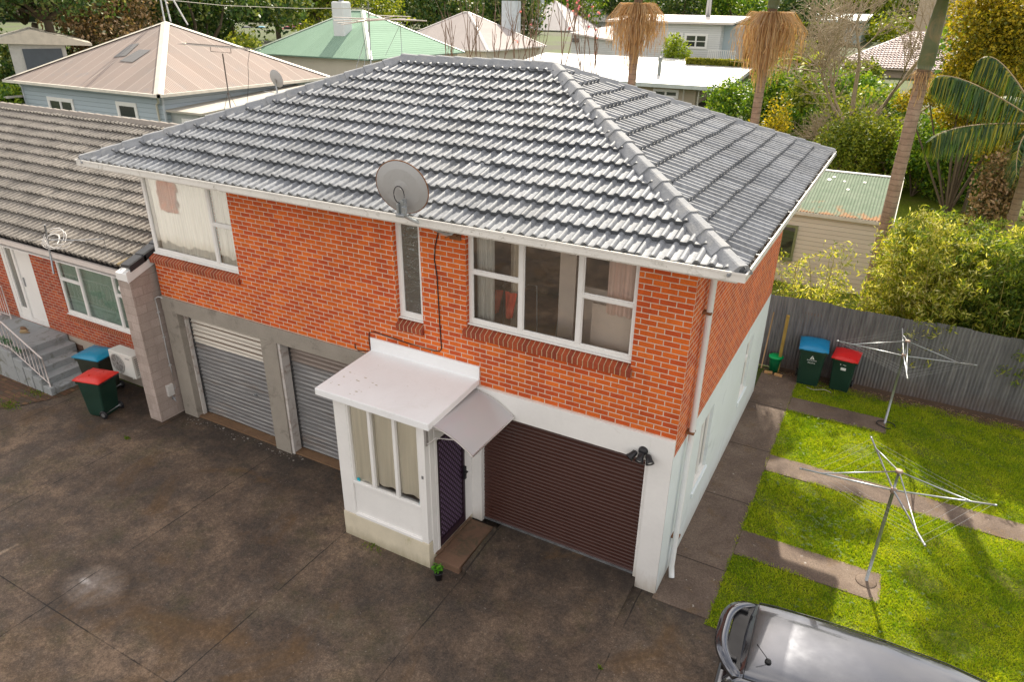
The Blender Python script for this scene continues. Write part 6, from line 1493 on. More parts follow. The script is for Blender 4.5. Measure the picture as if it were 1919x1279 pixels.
bm = BM(); prism(bm, [LP(.22, -.02, .3), LP(.92, -.02, .3), LP(.92, -.02, zt_-.5), LP(.22, -.02, zt_-.5)], en*-.05); obj('door', bm, plain('shed_door', (.07, .085, .10), .6), ls)
bm = BM(); prism(bm, [LP(-.2, -.4, zt_-.15), LP(1.5, -.4, zt_-.35), LP(1.5, -.4, zt_-.2), LP(.45, -.4, zt_+.65), LP(-.2, -.4, zt_+.1)], en*7); obj('roof', bm, plain('shed_roof_cream', (.5, .46, .38), .6), ls)
# overhead wire
bm = BM(); w0, w1 = at_xy(420, 10, 60), at_xy(700, 15, 60); w2 = at_xy(200, -12, 60)
tube(bm, [w2, w0, w0.lerp(w1, .5)-Vector((0, 0, .1)), w1], .02, 4); tag(obj('overhead_wire', bm, plain('wire_pale', (.5, .48, .42), .6)), 'pale overhead wire crossing in front of the dark trees', 'wire')
bf = thing('timber_fence', 'old brown timber fence behind the bare tree', 'fence', (-5, 36, .4))
bm = BM(); p0, p1 = at(1440, 236, y=36.), at(1572, 252, y=36.)
for k in range(46):
    x0 = p0.x-1+(p1.x-p0.x+1.4)*k/46; w = (p1.x-p0.x+1.4)/46; rr_ = math.sin(k*7.3)*.04; box(bm, x0, x0+w*.9, 36, 36.05, -.2, p0.z-.25+rr_-(k*.012))
obj('board', bm, plain('aged_board', (.24, .20, .12), .9, .35, 5), bf)
bm = BM(); box(bm, p0.x-1, p1.x+.4, 35.9, 36.1, p0.z-.22, p0.z-.08); obj('rail', bm, plain('rail_brown', (.22, .15, .10), .8), bf)

# ============================================================ vegetation
BARK = plain('bark', (.16, .12, .085), .95, .3, 5, bump=.7, bscale=18, dirt=(.24, .24, .17), dscale=3, damt=.55); BARKD = plain('dark_bark', (.10, .075, .05), .95, .3, 4, bump=.7)
TWIG = plain('grey_twig', (.36, .29, .20), .9, .25, 3); MOSSB = plain('mossy_branch', (.24, .22, .12), .95, .3, 3, bump=.5)
L_DARK = leaf_mat('dark_evergreen_leaf', [(0.015, 0.042, 0.012), (0.039, 0.093, 0.024), (0.098, 0.165, 0.033), (0.3, 0.3, 0.105)], .36, .2, scale=.35)
L_OLIVE = leaf_mat('olive_leaf', [(0.033, 0.072, 0.01), (0.104, 0.156, 0.016), (0.234, 0.286, 0.026), (0.442, 0.442, 0.065)], .4, .3, scale=.5)
L_PINKY = leaf_mat('bronze_leaf', [(0.027, 0.068, 0.02), (0.135, 0.108, 0.041), (0.324, 0.203, 0.095), (0.54, 0.378, 0.243)], .3, .2, scale=.5)
L_MID = leaf_mat('mid_green_leaf', [(0.019, 0.065, 0.01), (0.065, 0.156, 0.016), (0.182, 0.299, 0.026), (0.442, 0.52, 0.052)], .35, .3, scale=.7)
L_YEL = leaf_mat('golden_leaf', [(0.042, 0.06, 0.007), (0.156, 0.156, 0.01), (0.36, 0.288, 0.014), (0.576, 0.432, 0.036)], .4, .35, scale=.5)
L_BAM = leaf_mat('bamboo_leaf', [(0.039, 0.085, 0.012), (0.139, 0.202, 0.019), (0.31, 0.357, 0.031), (0.558, 0.527, 0.093), (0.8, 0.8, 0.434)], .36, .42, scale=.9)
L_HEDGE = leaf_mat('hedge_leaf', [(0.026, 0.065, 0.01), (0.091, 0.156, 0.016), (0.338, 0.364, 0.039)], .45, .3, scale=.5)
def sticks(name, segs, mat, parent=None):
    """4-sided tapered sticks from (p0,p1,r0,r1)"""
    A = np.array([s[0] for s in segs], float); B = np.array([s[1] for s in segs], float); r0 = np.array([s[2] for s in segs])[:, None]; r1 = np.array([s[3] for s in segs])[:, None]
    d = B-A; d /= np.linalg.norm(d, axis=1)[:, None]+1e-9; ref = np.where(np.abs(d[:, 2:3]) < .9, [[0, 0, 1.]], [[1., 0, 0]]); u = np.cross(d, ref); u /= np.linalg.norm(u, axis=1)[:, None]; w = np.cross(d, u)
    R_ = [u, w, -u, -w]; V = np.stack([A+q*r0 for q in R_]+[B+q*r1 for q in R_], 1).reshape(-1, 3); n_ = len(segs); b = np.arange(n_)[:, None]*8
    F = np.concatenate([b+np.array([[k, (k+1) % 4, 4+(k+1) % 4, 4+k]]) for k in range(4)])
    o = npmesh(name, V, F, mat, parent); o.data.polygons.foreach_set('use_smooth', [True]*len(F)); return o
def grow(p, d, ln, r, depth, rng, segs, spread=.5, up=.15, kids_=(2, 4), minr=.006, shrink=.72, tips=None, bend=.12):
    n_ = 3; q = np.array(p, float); d = np.array(d, float)
    for k in range(n_):
        d = d+rng.normal(0, bend, 3)+np.array([0, 0, up*.3]); d /= np.linalg.norm(d); e = q+d*ln/n_; ra, rb = r*(1-.3*k/n_), r*(1-.3*(k+1)/n_)
        segs.append((q.copy(), e.copy(), ra, rb)); q = e
        if depth > 0 and k < n_-1 and rng.random() < .6:
            s = d+rng.normal(0, spread*1.2, 3)+np.array([0, 0, up]); s /= np.linalg.norm(s); grow(q, s, ln*shrink*.8, max(minr, rb*.5), depth-1, rng, segs, spread, up, kids_, minr, shrink, tips, bend)
    if depth > 0:
        for _ in range(rng.integers(*kids_)):
            s = d+rng.normal(0, spread, 3)+np.array([0, 0, up]); s /= np.linalg.norm(s); grow(q, s, ln*shrink*rng.uniform(.8, 1.2), max(minr, r*.62), depth-1, rng, segs, spread, up, kids_, minr, shrink, tips, bend)
    elif tips is not None: tips.append(q.copy())
def tree(label, x, y, zb, h, r, mat, n, size, seed, trunk=.18, group=None, name='tree', sq=.8, bark=None, crown_base=.35, cat='tree', asp=.5, clumps=9):
    rng = np.random.default_rng(seed); t = thing(name, label, cat, (x, y, zb), group)
    segs = [((x, y, zb-.5), (x+.1*r*rng.normal(), y, zb+h*crown_base), trunk, trunk*.75)]; c0 = np.array([x, y, zb+h*crown_base]); cs = []
    for k in range(clumps):
        a = rng.uniform(0, 6.28); rr_ = r*.72*math.sqrt(rng.random()); zz = zb+h*(crown_base+.12)+(h*(1-crown_base)*.72)*rng.random()
        c = (x+rr_*math.cos(a), y+rr_*math.sin(a), zz); k_ = r*rng.uniform(.32, .5); cs.append((c, (k_*1.1, k_*1.1, k_*sq)))
        md = (c0+np.array(c))/2+rng.normal(0, .12*r, 3)*[1, 1, .3]; segs += [(c0, md, trunk*.5, trunk*.3), (md, c, trunk*.3, trunk*.08)]
    sticks('trunk', segs, bark or BARKD, t); V, F = leaves(cs, n, size, seed, asp, .6); npmesh('crown', V, F, mat, t); return t
# dark trees of the far left and the wooded street
rngT = random.Random(77)
g = at_xy(45, 250, 50)
def tpx(label, u, dist, ztop_v, r, mat, n, size, seed, base=None, **k):
    """tree standing dist metres away in the direction of column u, its crown topping out near row ztop_v"""
    q = at_xy(u, ztop_v, dist); zb = hgt(q.x, q.y); return tree(label, q.x, q.y, zb, max(3., q.z-zb), r, mat, n, size, seed, **k)
GRP = 'dark street trees at the upper left'
big = tpx('large dark leaning tree with thick forked trunk at the far left edge', 40, 62, -150, 5.6, L_DARK, 18000, .16, 1, trunk=.42, crown_base=.50, clumps=18, group=GRP)
tpx('bronze leaved dense tree just left of the pink roof peak', 190, 66, -60, 4.6, L_PINKY, 12000, .15, 2, trunk=.3, crown_base=.15, clumps=14, group=GRP)
tpx('dark green tree at the upper left corner above the leaning trunk', 5, 80, -120, 7, L_DARK, 9000, .2, 3, trunk=.4, crown_base=.4, group=GRP)
tpx('dark tree right behind the thin lattice mast', 330, 74, -130, 7.5, L_DARK, 10000, .24, 4, trunk=.45, crown_base=.1, group=GRP)
tpx('dark tree above the television antenna left of the blue car', 415, 86, -120, 8, L_DARK, 9000, .26, 5, trunk=.5, crown_base=.35, group=GRP)
tpx('olive tree between the blue car and the white chimney', 575, 105, -90, 8, L_OLIVE, 8000, .3, 6, trunk=.5, crown_base=.32, group=GRP)
tpx('dark tree far behind the blue hatchback', 500, 112, -120, 8.5, L_DARK, 8000, .32, 7, trunk=.5, crown_base=.4, group=GRP)
tpx('dark tree behind the bronze leaved tree', 260, 90, -120, 8, L_DARK, 8000, .26, 8, trunk=.4, crown_base=.06, group=GRP)
tpx('dark tree in the gap left of the bronze leaved tree', 120, 75, -120, 7, L_DARK, 7000, .24, 9, trunk=.4, crown_base=.2, group=GRP)
for i, (u, d, v, r_, mt, lb) in enumerate((
    (665, 120, -60, 8, L_OLIVE, 'olive tree just right of the white chimney'), (760, 150, -50, 9, L_DARK, 'dark tree behind the flat topped far buildings'),
    (850, 140, -55, 9, L_DARK, 'dark tree behind the peak of the grey pink roof'), (935, 128, -60, 8, L_DARK, 'dark tree between the grey pink roof and the white roof'),
    (1090, 165, -50, 9, L_MID, 'green tree behind the big white roof'), (1180, 175, -55, 9, L_DARK, 'dark tree far behind the first palm'),
    (1290, 180, -60, 10, L_DARK, 'dark tree far behind the cream far roof'), (1390, 170, -60, 9, L_MID, 'mid green tree far behind between the palms'),
    (1510, 104, -40, 4.6, L_DARK, 'dark conifer like tree right of the second palm'), (1590, 165, -55, 9, L_OLIVE, 'olive tree far behind the teal building'),
    (1680, 160, -50, 9, L_OLIVE, 'olive tree far behind the bare tree'), (1780, 160, -50, 9, L_DARK, 'dark tree far behind the beige house'), (1860, 130, -50, 8, L_OLIVE, 'olive tree far behind the golden tree'),
    (1440, 185, -70, 9, L_DARK, 'dark tree in the far gap behind the second palm'), (1010, 175, -70, 9, L_DARK, 'dark tree far behind the grey chimney'), (700, 180, -70, 10, L_DARK, 'dark far tree behind the white aerial'), (600, 190, -80, 11, L_DARK, 'dark far tree behind the white chimney top'))):
    tpx(lb, u, d, v, r_, mt, 5200, .36 if d > 120 else .24, 100+i, trunk=.4, crown_base=.08, group='trees along the horizon', sq=1.)
# wooded backdrop
V, F = [], []
cs = []
rngb = np.random.default_rng(9)
for u in range(-150, 2150, 45):
    q = at_xy(u, 0, 205+rngb.uniform(-8, 8)); cs.append(((q.x, q.y, 8+rngb.uniform(-1, 1.5)), (9, 9, 7.5)))
V, F = leaves(cs, 60000, .7, 5, .6, .45); o = npmesh('distant_woods', V, F, L_DARK); tag(o, 'dark band of distant trees closing the horizon behind the houses', 'woods'); o['kind'] = 'stuff'
bm = BM()
for c_, r_ in cs: lathe(bm, [(.3*r_[0], -7), (.8*r_[0], -4), (.85*r_[0], 0), (.6*r_[0], 4.2), (.1, 6)], 10, c_)
o = obj('distant_woods_core', bm, plain('woods_shade', (.02, .035, .014), .95)); struct(o)
# hedges and garden shrubs
def shrub(label, u, v, y, r, h, mat, n, size, seed, group=None, name='shrub', cat='shrub', rx=None, dist=None):
    q = at(u, v, y=y) if dist is None else at_xy(u, v, dist); y = q.y; zb = min(hgt(q.x, q.y), q.z-h); t = thing(name, label, cat, (q.x, y, zb), group); rng = np.random.default_rng(seed); rx = rx or r
    H = q.z-zb; cs = [((q.x+rng.uniform(-.6, .6)*rx, y+rng.uniform(-.5, .5)*r, zb+H*rng.uniform(.25, .85)), (rx*.55, r*.55, H*.33)) for _ in range(7)]
    segs = []; 
    for c, _ in cs: segs.append(((q.x, y, zb), c, .05, .015))
    sticks('stem', segs, BARKD, t); V, F = leaves(cs, n, size, seed, .5, .6); npmesh('foliage', V, F, mat, t); return t
shrub('round yellow green bush in front of the deck house', 1275, 76, 64., 1.5, 2.2, leaf_mat('lime_leaf', [(.08, .14, .01), (.2, .28, .02), (.32, .38, .03)], .4, .35), 2600, .14, 31)
def hedge(label, u0, v0, u1, v1, y, depth, hh, mat, n, size, seed):
    a, b = at(u0, v0, y=y), at(u1, v1, y=y); t = thing('hedge', label, 'hedge', ((a.x+b.x)/2, y, a.z-hh)); rng = np.random.default_rng(seed)
    P_ = np.stack([rng.uniform(a.x, b.x, n), y+rng.uniform(0, depth, n), (a.z-hh)+rng.random(n)**.5*hh], 1); k = rng.random(n) < .5; P_[k, 1] = y+rng.uniform(0, .2, k.sum())
    d = rng.normal(size=(n, 3)); d /= np.linalg.norm(d, axis=1)[:, None]; e = np.cross(d, rng.normal(size=(n, 3))); e /= np.linalg.norm(e, axis=1)[:, None]; d *= size; e *= size*.5
    V = np.stack([P_-d, P_+e, P_+d, P_-e], 1).reshape(-1, 3); npmesh('foliage', V, np.arange(4*n).reshape(n, 4), mat, t)
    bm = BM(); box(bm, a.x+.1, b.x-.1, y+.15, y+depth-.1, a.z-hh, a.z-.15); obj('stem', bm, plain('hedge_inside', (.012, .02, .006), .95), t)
hedge('low clipped golden green hedge behind the flat white roof', 1285, 108, 1445, 118, 60., 1.0, 1.1, leaf_mat('gold_hedge', [(.07, .10, .01), (.2, .22, .02), (.36, .33, .04)], .45, .35), 5000, .12, 41)
hedge('tall dark clipped hedge between the palms', 1352, 42, 1480, 46, 72., 1.5, 3.6, L_HEDGE, 9000, .14, 42)
hedge('tall clipped hedge right of the second palm', 1488, 42, 1578, 44, 74., 1.5, 4.2, L_HEDGE, 7000, .14, 43)
GS = 'garden shrubs behind the shed'
for i, (u, v, y, r_, h, mt, nn_, sz, lb) in enumerate((
    (1405, 128, 42, 2.4, 3., L_MID, 7000, .12, 'dense green shrub touching the corner of the flat white roof'), (1470, 130, 40, 2.6, 3.4, L_MID, 9000, .12, 'dense glossy green shrub right of the second palm'),
    (1540, 158, 38, 1.7, 2.6, L_OLIVE, 5000, .11, 'olive shrub at the left of the bare tree'), (1440, 195, 32, 1.4, 1.8, L_YEL, 3000, .09, 'low yellowish shrub at the foot of the second palm'),
    (1615, 222, 31, 2.0, 2.6, L_OLIVE, 9000, .08, 'yellow green shrub right of the bare tree trunk'), (1690, 215, 32, 2.0, 2.6, L_OLIVE, 8000, .095, 'olive shrub left of the leaning palm trunk'),
    (1745, 222, 31, 1.9, 2.4, L_MID, 8000, .095, 'dark green shrub just right of the tall palm trunk'), (1735, 238, 34, 1.8, 2.2, L_OLIVE, 6000, .075, 'yellow green shrub at the foot of the tall palm behind the shed roof'), (1790, 242, 34, 1.9, 2.2, L_MID, 8000, .08, 'dark bushy shrub between the tall palm and the drooping fronds'), (1850, 262, 31, 1.7, 2.2, L_MID, 8000, .08, 'dark bushy shrub below the lowest drooping frond'), (1660, 235, 33, 1.5, 1.8, L_YEL, 5000, .075, 'golden green shrub just above the shed ridge'), (1815, 250, 30, 1.9, 2.2, L_MID, 7000, .095, 'dark green shrub beneath the drooping palm frond'),
    (1895, 300, 23, 1.3, 2.0, L_PINKY, 6000, .085, 'bronze speckled shrub at the right edge below the fronds'), (1500, 180, 36, 1.5, 2.6, L_MID, 5000, .11, 'dark green shrub in front of the timber fence'),
    (1500, 85, 60, 2.4, 2.6, L_OLIVE, 4000, .16, 'grey green shrub mass behind the second palm'), (1600, 100, 62, 2.6, 2.4, L_OLIVE, 4000, .16, 'olive shrub mass left of the pink tiled roof'))):
    shrub(lb, u, v, float(y), r_, h, mt, nn_, sz, 50+i, GS)
for i, (u, v, y, r_, h, mt, nn_, sz, lb) in enumerate((
    (12, 150, 54, 2.2, 3., L_MID, 5000, .12, 'dark green shrub left of the blue house at the picture edge'), (150, 105, 63, 3., 3.6, L_DARK, 6000, .14, 'dark shrub before the grey shed behind the blue house'),
    (105, 112, 60, 2.4, 3.4, L_OLIVE, 6000, .16, 'olive shrub behind the left end of the pink roof'), (200, 92, 62, 3.4, 3.4, L_DARK, 6000, .16, 'dark shrub under the bronze leaved tree'),
    (400, 60, 95, 4.0, 4., L_DARK, 5000, .24, 'dark undergrowth left of the parked blue car'), (455, 72, 70, 2.6, 2., L_OLIVE, 4000, .18, 'olive bush at the left end of the green roof'), (600, 48, 130, 5., 4., L_OLIVE, 5000, .28, 'olive undergrowth behind the red cars'))):
    shrub(lb, u, v, float(y), r_, h, mt, nn_, sz, 80+i, 'undergrowth between the street trees', dist=float(y))
for i, (u, v, y, r_, h, mt, nn_, sz, lb) in enumerate((
    (50, 62, 76, 4.4, 4., L_MID, 7000, .15, 'broad green shrub beside the trunk of the leaning tree'), (5, 70, 70, 4., 5., L_DARK, 7000, .18, 'tall dark shrub at the very left edge of the picture'), (250, 60, 78, 4., 5., L_DARK, 6000, .2, 'dark shrub behind the pink roof left of its peak'),
    (360, 40, 88, 5., 6., L_DARK, 6000, .24, 'dark shrub behind the pink roof right of its peak'), (1590, 130, 52, 3., 3., L_MID, 6000, .15, 'green shrub before the pink tiled roof at its left end'),
    (1650, 165, 44, 2.6, 2.4, L_OLIVE, 6000, .12, 'olive shrub behind the branches of the bare tree'), (1700, 175, 42, 2.6, 2.6, L_MID, 6000, .12, 'green shrub under the eave of the pink tiled roof'), (1620, 30, 120, 7., 6., L_OLIVE, 5000, .3, 'broad olive scrub behind the teal building'),
    (1740, 40, 118, 7., 6., L_OLIVE, 5000, .3, 'broad olive scrub before the beige house'), (1460, 75, 80, 4., 5., L_DARK, 5000, .2, 'dark shrub behind the clipped hedges'))):
    shrub(lb, u, v, float(y), r_, h, mt, nn_, sz, 140+i, 'undergrowth between the street trees', dist=float(y)+(9 if u > 1000 else 0))
# banana like plant with broad yellow green leaves
bq = at(1528, 108, y=44.); bp = thing('banana_plant', 'banana plant with broad yellow green leaves behind the glossy shrub', 'plant', (bq.x, 44, .6))
rng = np.random.default_rng(5); V = []; F = []
for k in range(15):
    a = rng.uniform(0, 6.28); el = rng.uniform(.3, 1.4); L_ = rng.uniform(1.6, 2.8); w = .28; base = np.array([bq.x+rng.normal(0, .25), 44+rng.normal(0, .25), bq.z-.6]); dv = np.array([math.cos(a)*math.cos(el), math.sin(a)*math.cos(el), math.sin(el)]); sv = np.cross(dv, [0, 0, 1.]); sv /= np.linalg.norm(sv)
    b0 = len(V); M_ = 7
    for j in range(M_+1):
        t = j/M_; c = base+dv*L_*t-np.array([0, 0, 1.3*t*t*L_*.35]); ww = w*math.sin(math.pi*min(1, t*.95+.05))**.6; V += [c-sv*ww+[0, 0, .07], c, c+sv*ww+[0, 0, .07]]
    for j in range(M_):
        q = b0+3*j; F += [[q, q+1, q+4, q+3], [q+1, q+2, q+5, q+4]]
npmesh('leaf', V, F, leaf_mat('banana_leaf', [(.10, .18, .02), (.24, .30, .02), (.45, .36, .02)], .4, .45), bp)
sticks('stem', [((bq.x+dx, 44, .4), (bq.x+dx*.6, 44, bq.z-.3), .14, .08) for dx in (-.3, 0, .35)], plain('banana_stem', (.25, .22, .08), .8), bp)
# large bare tree
g = at(1563, 318, z=.1); g = ground_at(1563, 318); bt = thing('bare_tree', 'large leafless tree with mossy forked trunk behind the shed', 'tree', (g.x, g.y, g.z))
rng = np.random.default_rng(12); segs = []; tips = []; gb = np.array(g)
fork = np.array(at(1590, 262, y=g.y)); segs += [(gb-[0, 0, .4], gb*.5+fork*.5+[.05, 0, 0], .26, .22), (gb*.5+fork*.5+[.05, 0, 0], fork, .22, .19)]
for (u, v, r_, dy) in ((1640, 215, .17, 0.), (1575, 225, .13, .6), (1610, 120, .12, -.3), (1565, 190, .10, .8), (1560, 200, .11, -.5), (1700, 225, .10, .4)):
    e = np.array(at(u, v, y=g.y+dy)); md = (fork+e)/2+rng.normal(0, .08, 3); segs += [(fork, md, r_*1.1, r_), (md, e, r_, r_*.8)]
    d = e-fork; d /= np.linalg.norm(d); grow(e, d+[0, 0, .35], 2.0, r_*.62, 4, rng, segs, .55, .16, (3, 5), .012, .74, tips, .10)
sticks('branch', segs, TWIG, bt)
sticks('trunk', segs[:14], MOSSB, bt)
# thorny looking lower bare branches spreading left (second bare shrub)
g2 = at(1600, 250, y=g.y-2.); bs = thing('bare_shrub', 'tangle of thin bare twigs in front of the large leafless tree', 'shrub', (g2.x, g2.y, .5)); segs = []
for k in range(34):
    a = rng.uniform(-2.9, -.2) if k % 2 else rng.uniform(0, 6.28); d = np.array([math.cos(a)*.9, math.sin(a)*.3, rng.uniform(.1, .8)]); grow(np.array([g2.x, g2.y, 1.6]), d, 1.25, .03, 3, rng, segs, .4, .1, (2, 4), .008, .74, None, .12)
segs.append(((g2.x, g2.y, 0), (g2.x, g2.y, 1.7), .12, .07)); sticks('branch', segs, TWIG, bs)
# magnolia saplings behind the ridge with pink blossom
PKF = leaf_mat('pink_blossom', [(.50, .10, .26), (.66, .22, .38), (.78, .45, .58)], .5, .4)
for i, (u, v, hv, fl, lb) in enumerate(((845, 112, 62, 0, 'leftmost bare sapling behind the tiled ridge'), (880, 112, 40, 0, 'bare sapling behind the ridge, second from the left'), (898, 113, 60, 0, 'thin bare sapling below the grey pink roof peak'), (930, 112, 45, 0, 'bare sapling in front of the grey pink roof corner'), (960, 113, 40, 1, 'bare sapling with a few pink buds left of the grey chimney'), (1000, 112, 28, 2, 'thick bare sapling with pink buds in front of the grey chimney'), (1050, 112, 15, 12, 'bare magnolia with pink flowers right of the grey chimney'), (1090, 113, 30, 12, 'bare magnolia with pink flowers left of the first palm'), (1118, 118, 60, 7, 'low magnolia twigs with pink flowers near the first palm'))):
    y = 13.+(i % 3)*1.2; q = at(u, v, y=y); tp = at(u, hv, y=y); t = thing('magnolia_sapling' if fl else 'bare_sapling', lb, 'sapling', (q.x, y, -.05), 'saplings behind the tiled ridge'); segs = []; tips = []; rng = np.random.default_rng(200+i)
    hgt_ = tp.z-q.z
    for k in range(3 if i != 5 else 5):
        b = np.array([q.x+rng.normal(0, .12), y+rng.normal(0, .1), q.z-.6]); segs.append(((q.x, y, -.05), b, .05, .03)); grow(b, [rng.normal(0, .18), rng.normal(0, .1), 1], (hgt_+1.2)*.50, .020, 2, rng, segs, .20, .35, (1, 3), .009, .72, tips, .07)
    sticks('branch', segs, plain('reddish_twig', (.22, .15, .105), .8), t)
    if fl:
        tt = [tips[k] for k in rng.choice(len(tips), min(fl, len(tips)), replace=False)]
        V, F = leaves([(tuple(p), (.05, .05, .06)) for p in tt], 9*len(tt), .038, 300+i, .6, .9); npmesh('blossom', V, F, PKF, t)
# ---- palms
PTR = NT('palm_trunk'); p = PTR.pos(); x, y, z = PTR.xyz(p); rg = PTR.math('FRACT', PTR.math('ADD', PTR.math('MULTIPLY', z, 6.5), PTR.math('MULTIPLY', PTR.noise(p, 3, 3), .7)))
col = PTR.ramp(PTR.noise(p, 6, 5, .7), [(.3, (.24, .165, .115)), (.55, (.33, .235, .17)), (.75, (.42, .32, .24))]); col = PTR.mix(PTR.ramp(rg, [(.0, .0), (.72, 0.), (.86, .7), (1., 0.)]), col, (.13, .085, .06)); PTR.base(col); PTR.set(Roughness=.9); PTR.bump(rg, .6, .02)
CSH = plain('crownshaft_green', (.095, .11, .045), .5, .3, 3, dirt=(.20, .15, .07), dscale=2, damt=.5)
L_FR = leaf_mat('palm_leaflet', [(0.013, 0.044, 0.015), (0.035, 0.081, 0.022), (0.075, 0.138, 0.031), (0.375, 0.325, 0.025)], .32, .3, scale=.8)
RACH = plain('frond_rib', (.36, .27, .15), .6, .2, 4); STRN = leaf_mat('flower_strand', [(.28, .15, .08), (.44, .27, .13), (.58, .42, .22), (.36, .28, .22)], .7, .35, (1.2, 1, .6), 1.2)
def frond(base, direc, L_, droop, rng, V, F, RV, n_=54, leaf=.62, w=.022, hang=.75):
    direc = np.array(direc, float); direc /= np.linalg.norm(direc); side = np.cross(direc, [0, 0, 1.]); side /= np.linalg.norm(side); pts = []
    for j in range(n_+1):
        t = j/n_; pts.append(np.array(base)+direc*L_*t-np.array([0, 0, droop*L_*t*t]))
    for a, b, k in zip(pts, pts[1:], range(n_)): RV.append((a, b, .028*(1-.8*k/n_), .028*(1-.8*(k+1)/n_)))
    for j in range(4, n_+1):
        t = j/n_; l = leaf*(.45+.75*math.sin(math.pi*min(1, .12+t*.86)))
        tan = pts[j]-pts[j-1]; tan /= np.linalg.norm(tan)
        for s in (-1, 1):
            d1 = side*s*.75+tan*.35+np.array([0, 0, -.25])+rng.normal(0, .07, 3); d1 /= np.linalg.norm(d1); d2 = d1*(1-hang)+np.array([0, 0, -hang])+rng.normal(0, .07, 3)*1; d2 /= np.linalg.norm(d2)
            p0 = pts[j]; p1 = p0+d1*l*.4; p2 = p1+d2*l*.65; b = len(V); wv = tan*w
            V += [p0-wv*.5, p0+wv*.5, p1+wv, p1-wv, p2]; F += [[b, b+1, b+2, b+3], [b+3, b+2, b+4, b+4]]
def tri_quads(V, F): return V, F
def palm(label, x, y, zshaft, r, seed, infl=None, fr=(), zb=-.05, shaft=1.3, lean=(0, 0), group='tall palms behind the house', nf=9):
    t = thing('palm_tree', label, 'palm', (x, y, zb), group); rng = np.random.default_rng(seed)
    bm = BM(); pts = [(x-lean[0]*(1-k/10), y, zb-.2+(zshaft-zb+.2)*k/10) for k in range(11)]; tube(bm, pts, [r*(1.25-.25*min(1, k/4)) for k in range(11)], 16); obj('trunk', bm, PTR.m, t)
    bm = BM(); tube(bm, [(x, y, zshaft), (x+.01, y, zshaft+.12), (x+.02, y, zshaft+shaft*.5), (x+.05, y, zshaft+shaft)], [r*1.05, r*1.22, r*1.1, r*.7], 16); obj('crownshaft', bm, CSH, t)
    if infl:
        zc, R1, low, n_ = infl; V = []; F = []; RV = []
        for k in range(n_):
            a = rng.uniform(0, 6.28); rr_ = R1*rng.uniform(.05, 1)**.8*(1+.12*math.sin(a*2+seed)); rise_ = .10*R1*rng.uniform(.1, 1); p0 = np.array([x, y, zc]); p1 = p0+np.array([math.cos(a)*rr_*.6, math.sin(a)*rr_*.6, rise_]); p2 = p0+np.array([math.cos(a)*rr_, math.sin(a)*rr_, -.38*rr_*rr_/R1])
            dn = low*rng.uniform(.35, 1.1)*(1.2-.62*(rr_/R1)**1.5)*(1+.12*math.sin(a*3)); q = [p0, p1, p2]; c = p2
            for m_ in range(4): c = c+np.array([rng.normal(0, .03), rng.normal(0, .03), -dn/4]); q.append(c)
            for i_, (a_, b_) in enumerate(zip(q, q[1:])):
                wv = np.array([math.sin(a), -math.cos(a), 0])*(.0075 if i_ > 1 else .006)+rng.normal(0, .002, 3); b = len(V); V += [a_-wv, a_+wv, b_+wv, b_-wv]; F.append([b, b+1, b+2, b+3])
        npmesh('flower_strands', V, F, STRN, t)
    V, F, RV = [], [], []
    for k in range(nf):
        a = 6.28*k/nf+rng.uniform(-.2, .2); frond((x, y, zshaft+shaft), (math.cos(a), math.sin(a), rng.uniform(.5, 1.3)), rng.uniform(2.2, 2.9), rng.uniform(.35, .6), rng, V, F, RV)
    tri_frond(V, F, RV, t); return t
def tri_frond(V, F, RV, t):
    V = np.array(V); out = []
    F = np.array([[a, b, c, d] for a, b, c, d in F if c != d and d != b] or [[0, 0, 0, 0]])
    # tips: turn the closing triangle into a thin quad
    npmesh('frond', V, F, L_FR, t); sticks('rib', RV, RACH, t)
def frond(base, direc, L_, droop, rng, V, F, RV, n_=54, leaf=.62, w=.020, hang=.75):
    direc = np.array(direc, float); direc /= np.linalg.norm(direc); side = np.cross(direc, [0, 0, 1.]); side /= np.linalg.norm(side); pts = [np.array(base)+direc*L_*(j/n_)-np.array([0, 0, droop*L_*(j/n_)**2]) for j in range(n_+1)]
    for k, (a, b) in enumerate(zip(pts, pts[1:])): RV.append((a, b, .028*(1-.8*k/n_), .028*(1-.8*(k+1)/n_)))
    for j in range(4, n_+1):
        t = j/n_; l = leaf*(.45+.75*math.sin(math.pi*min(1, .12+t*.86))); tan = pts[j]-pts[j-1]; tan /= np.linalg.norm(tan)
        for s in (-1, 1):
            d1 = side*s*.8+tan*.35+np.array([0, 0, -.2])+rng.normal(0, .07, 3); d1 /= np.linalg.norm(d1); d2 = d1*(1-hang)+np.array([0, 0, -hang])+rng.normal(0, .08, 3); d2 /= np.linalg.norm(d2)
            p0 = pts[j]; p1 = p0+d1*l*.4; p2 = p1+d2*l*.7; b = len(V); wv = tan*w
            V += [p0-wv*.5, p0+wv*.5, p1+wv, p1-wv, p2+wv*.15, p2-wv*.15]; F += [[b, b+1, b+2, b+3], [b+3, b+2, b+4, b+5]]
palm('ringed palm trunk with orange brown hanging flower strands, left of the two', -6.45, 15., 9.0, .135, 31, (8.75, .98, 1.45, 760))
palm('ringed palm trunk with orange brown hanging flower strands, in front of the dark hedge', -2.28, 15., 8.72, .14, 32, (8.55, 1.0, 1.6, 760), lean=(.04, 0))
palm('tall thick palm trunk with green crownshaft rising beside the shed', 2.02, 13.2, 7.35, .165, 33, (7.3, .28, .8, 70), shaft=1.9, group='tall palms behind the house')
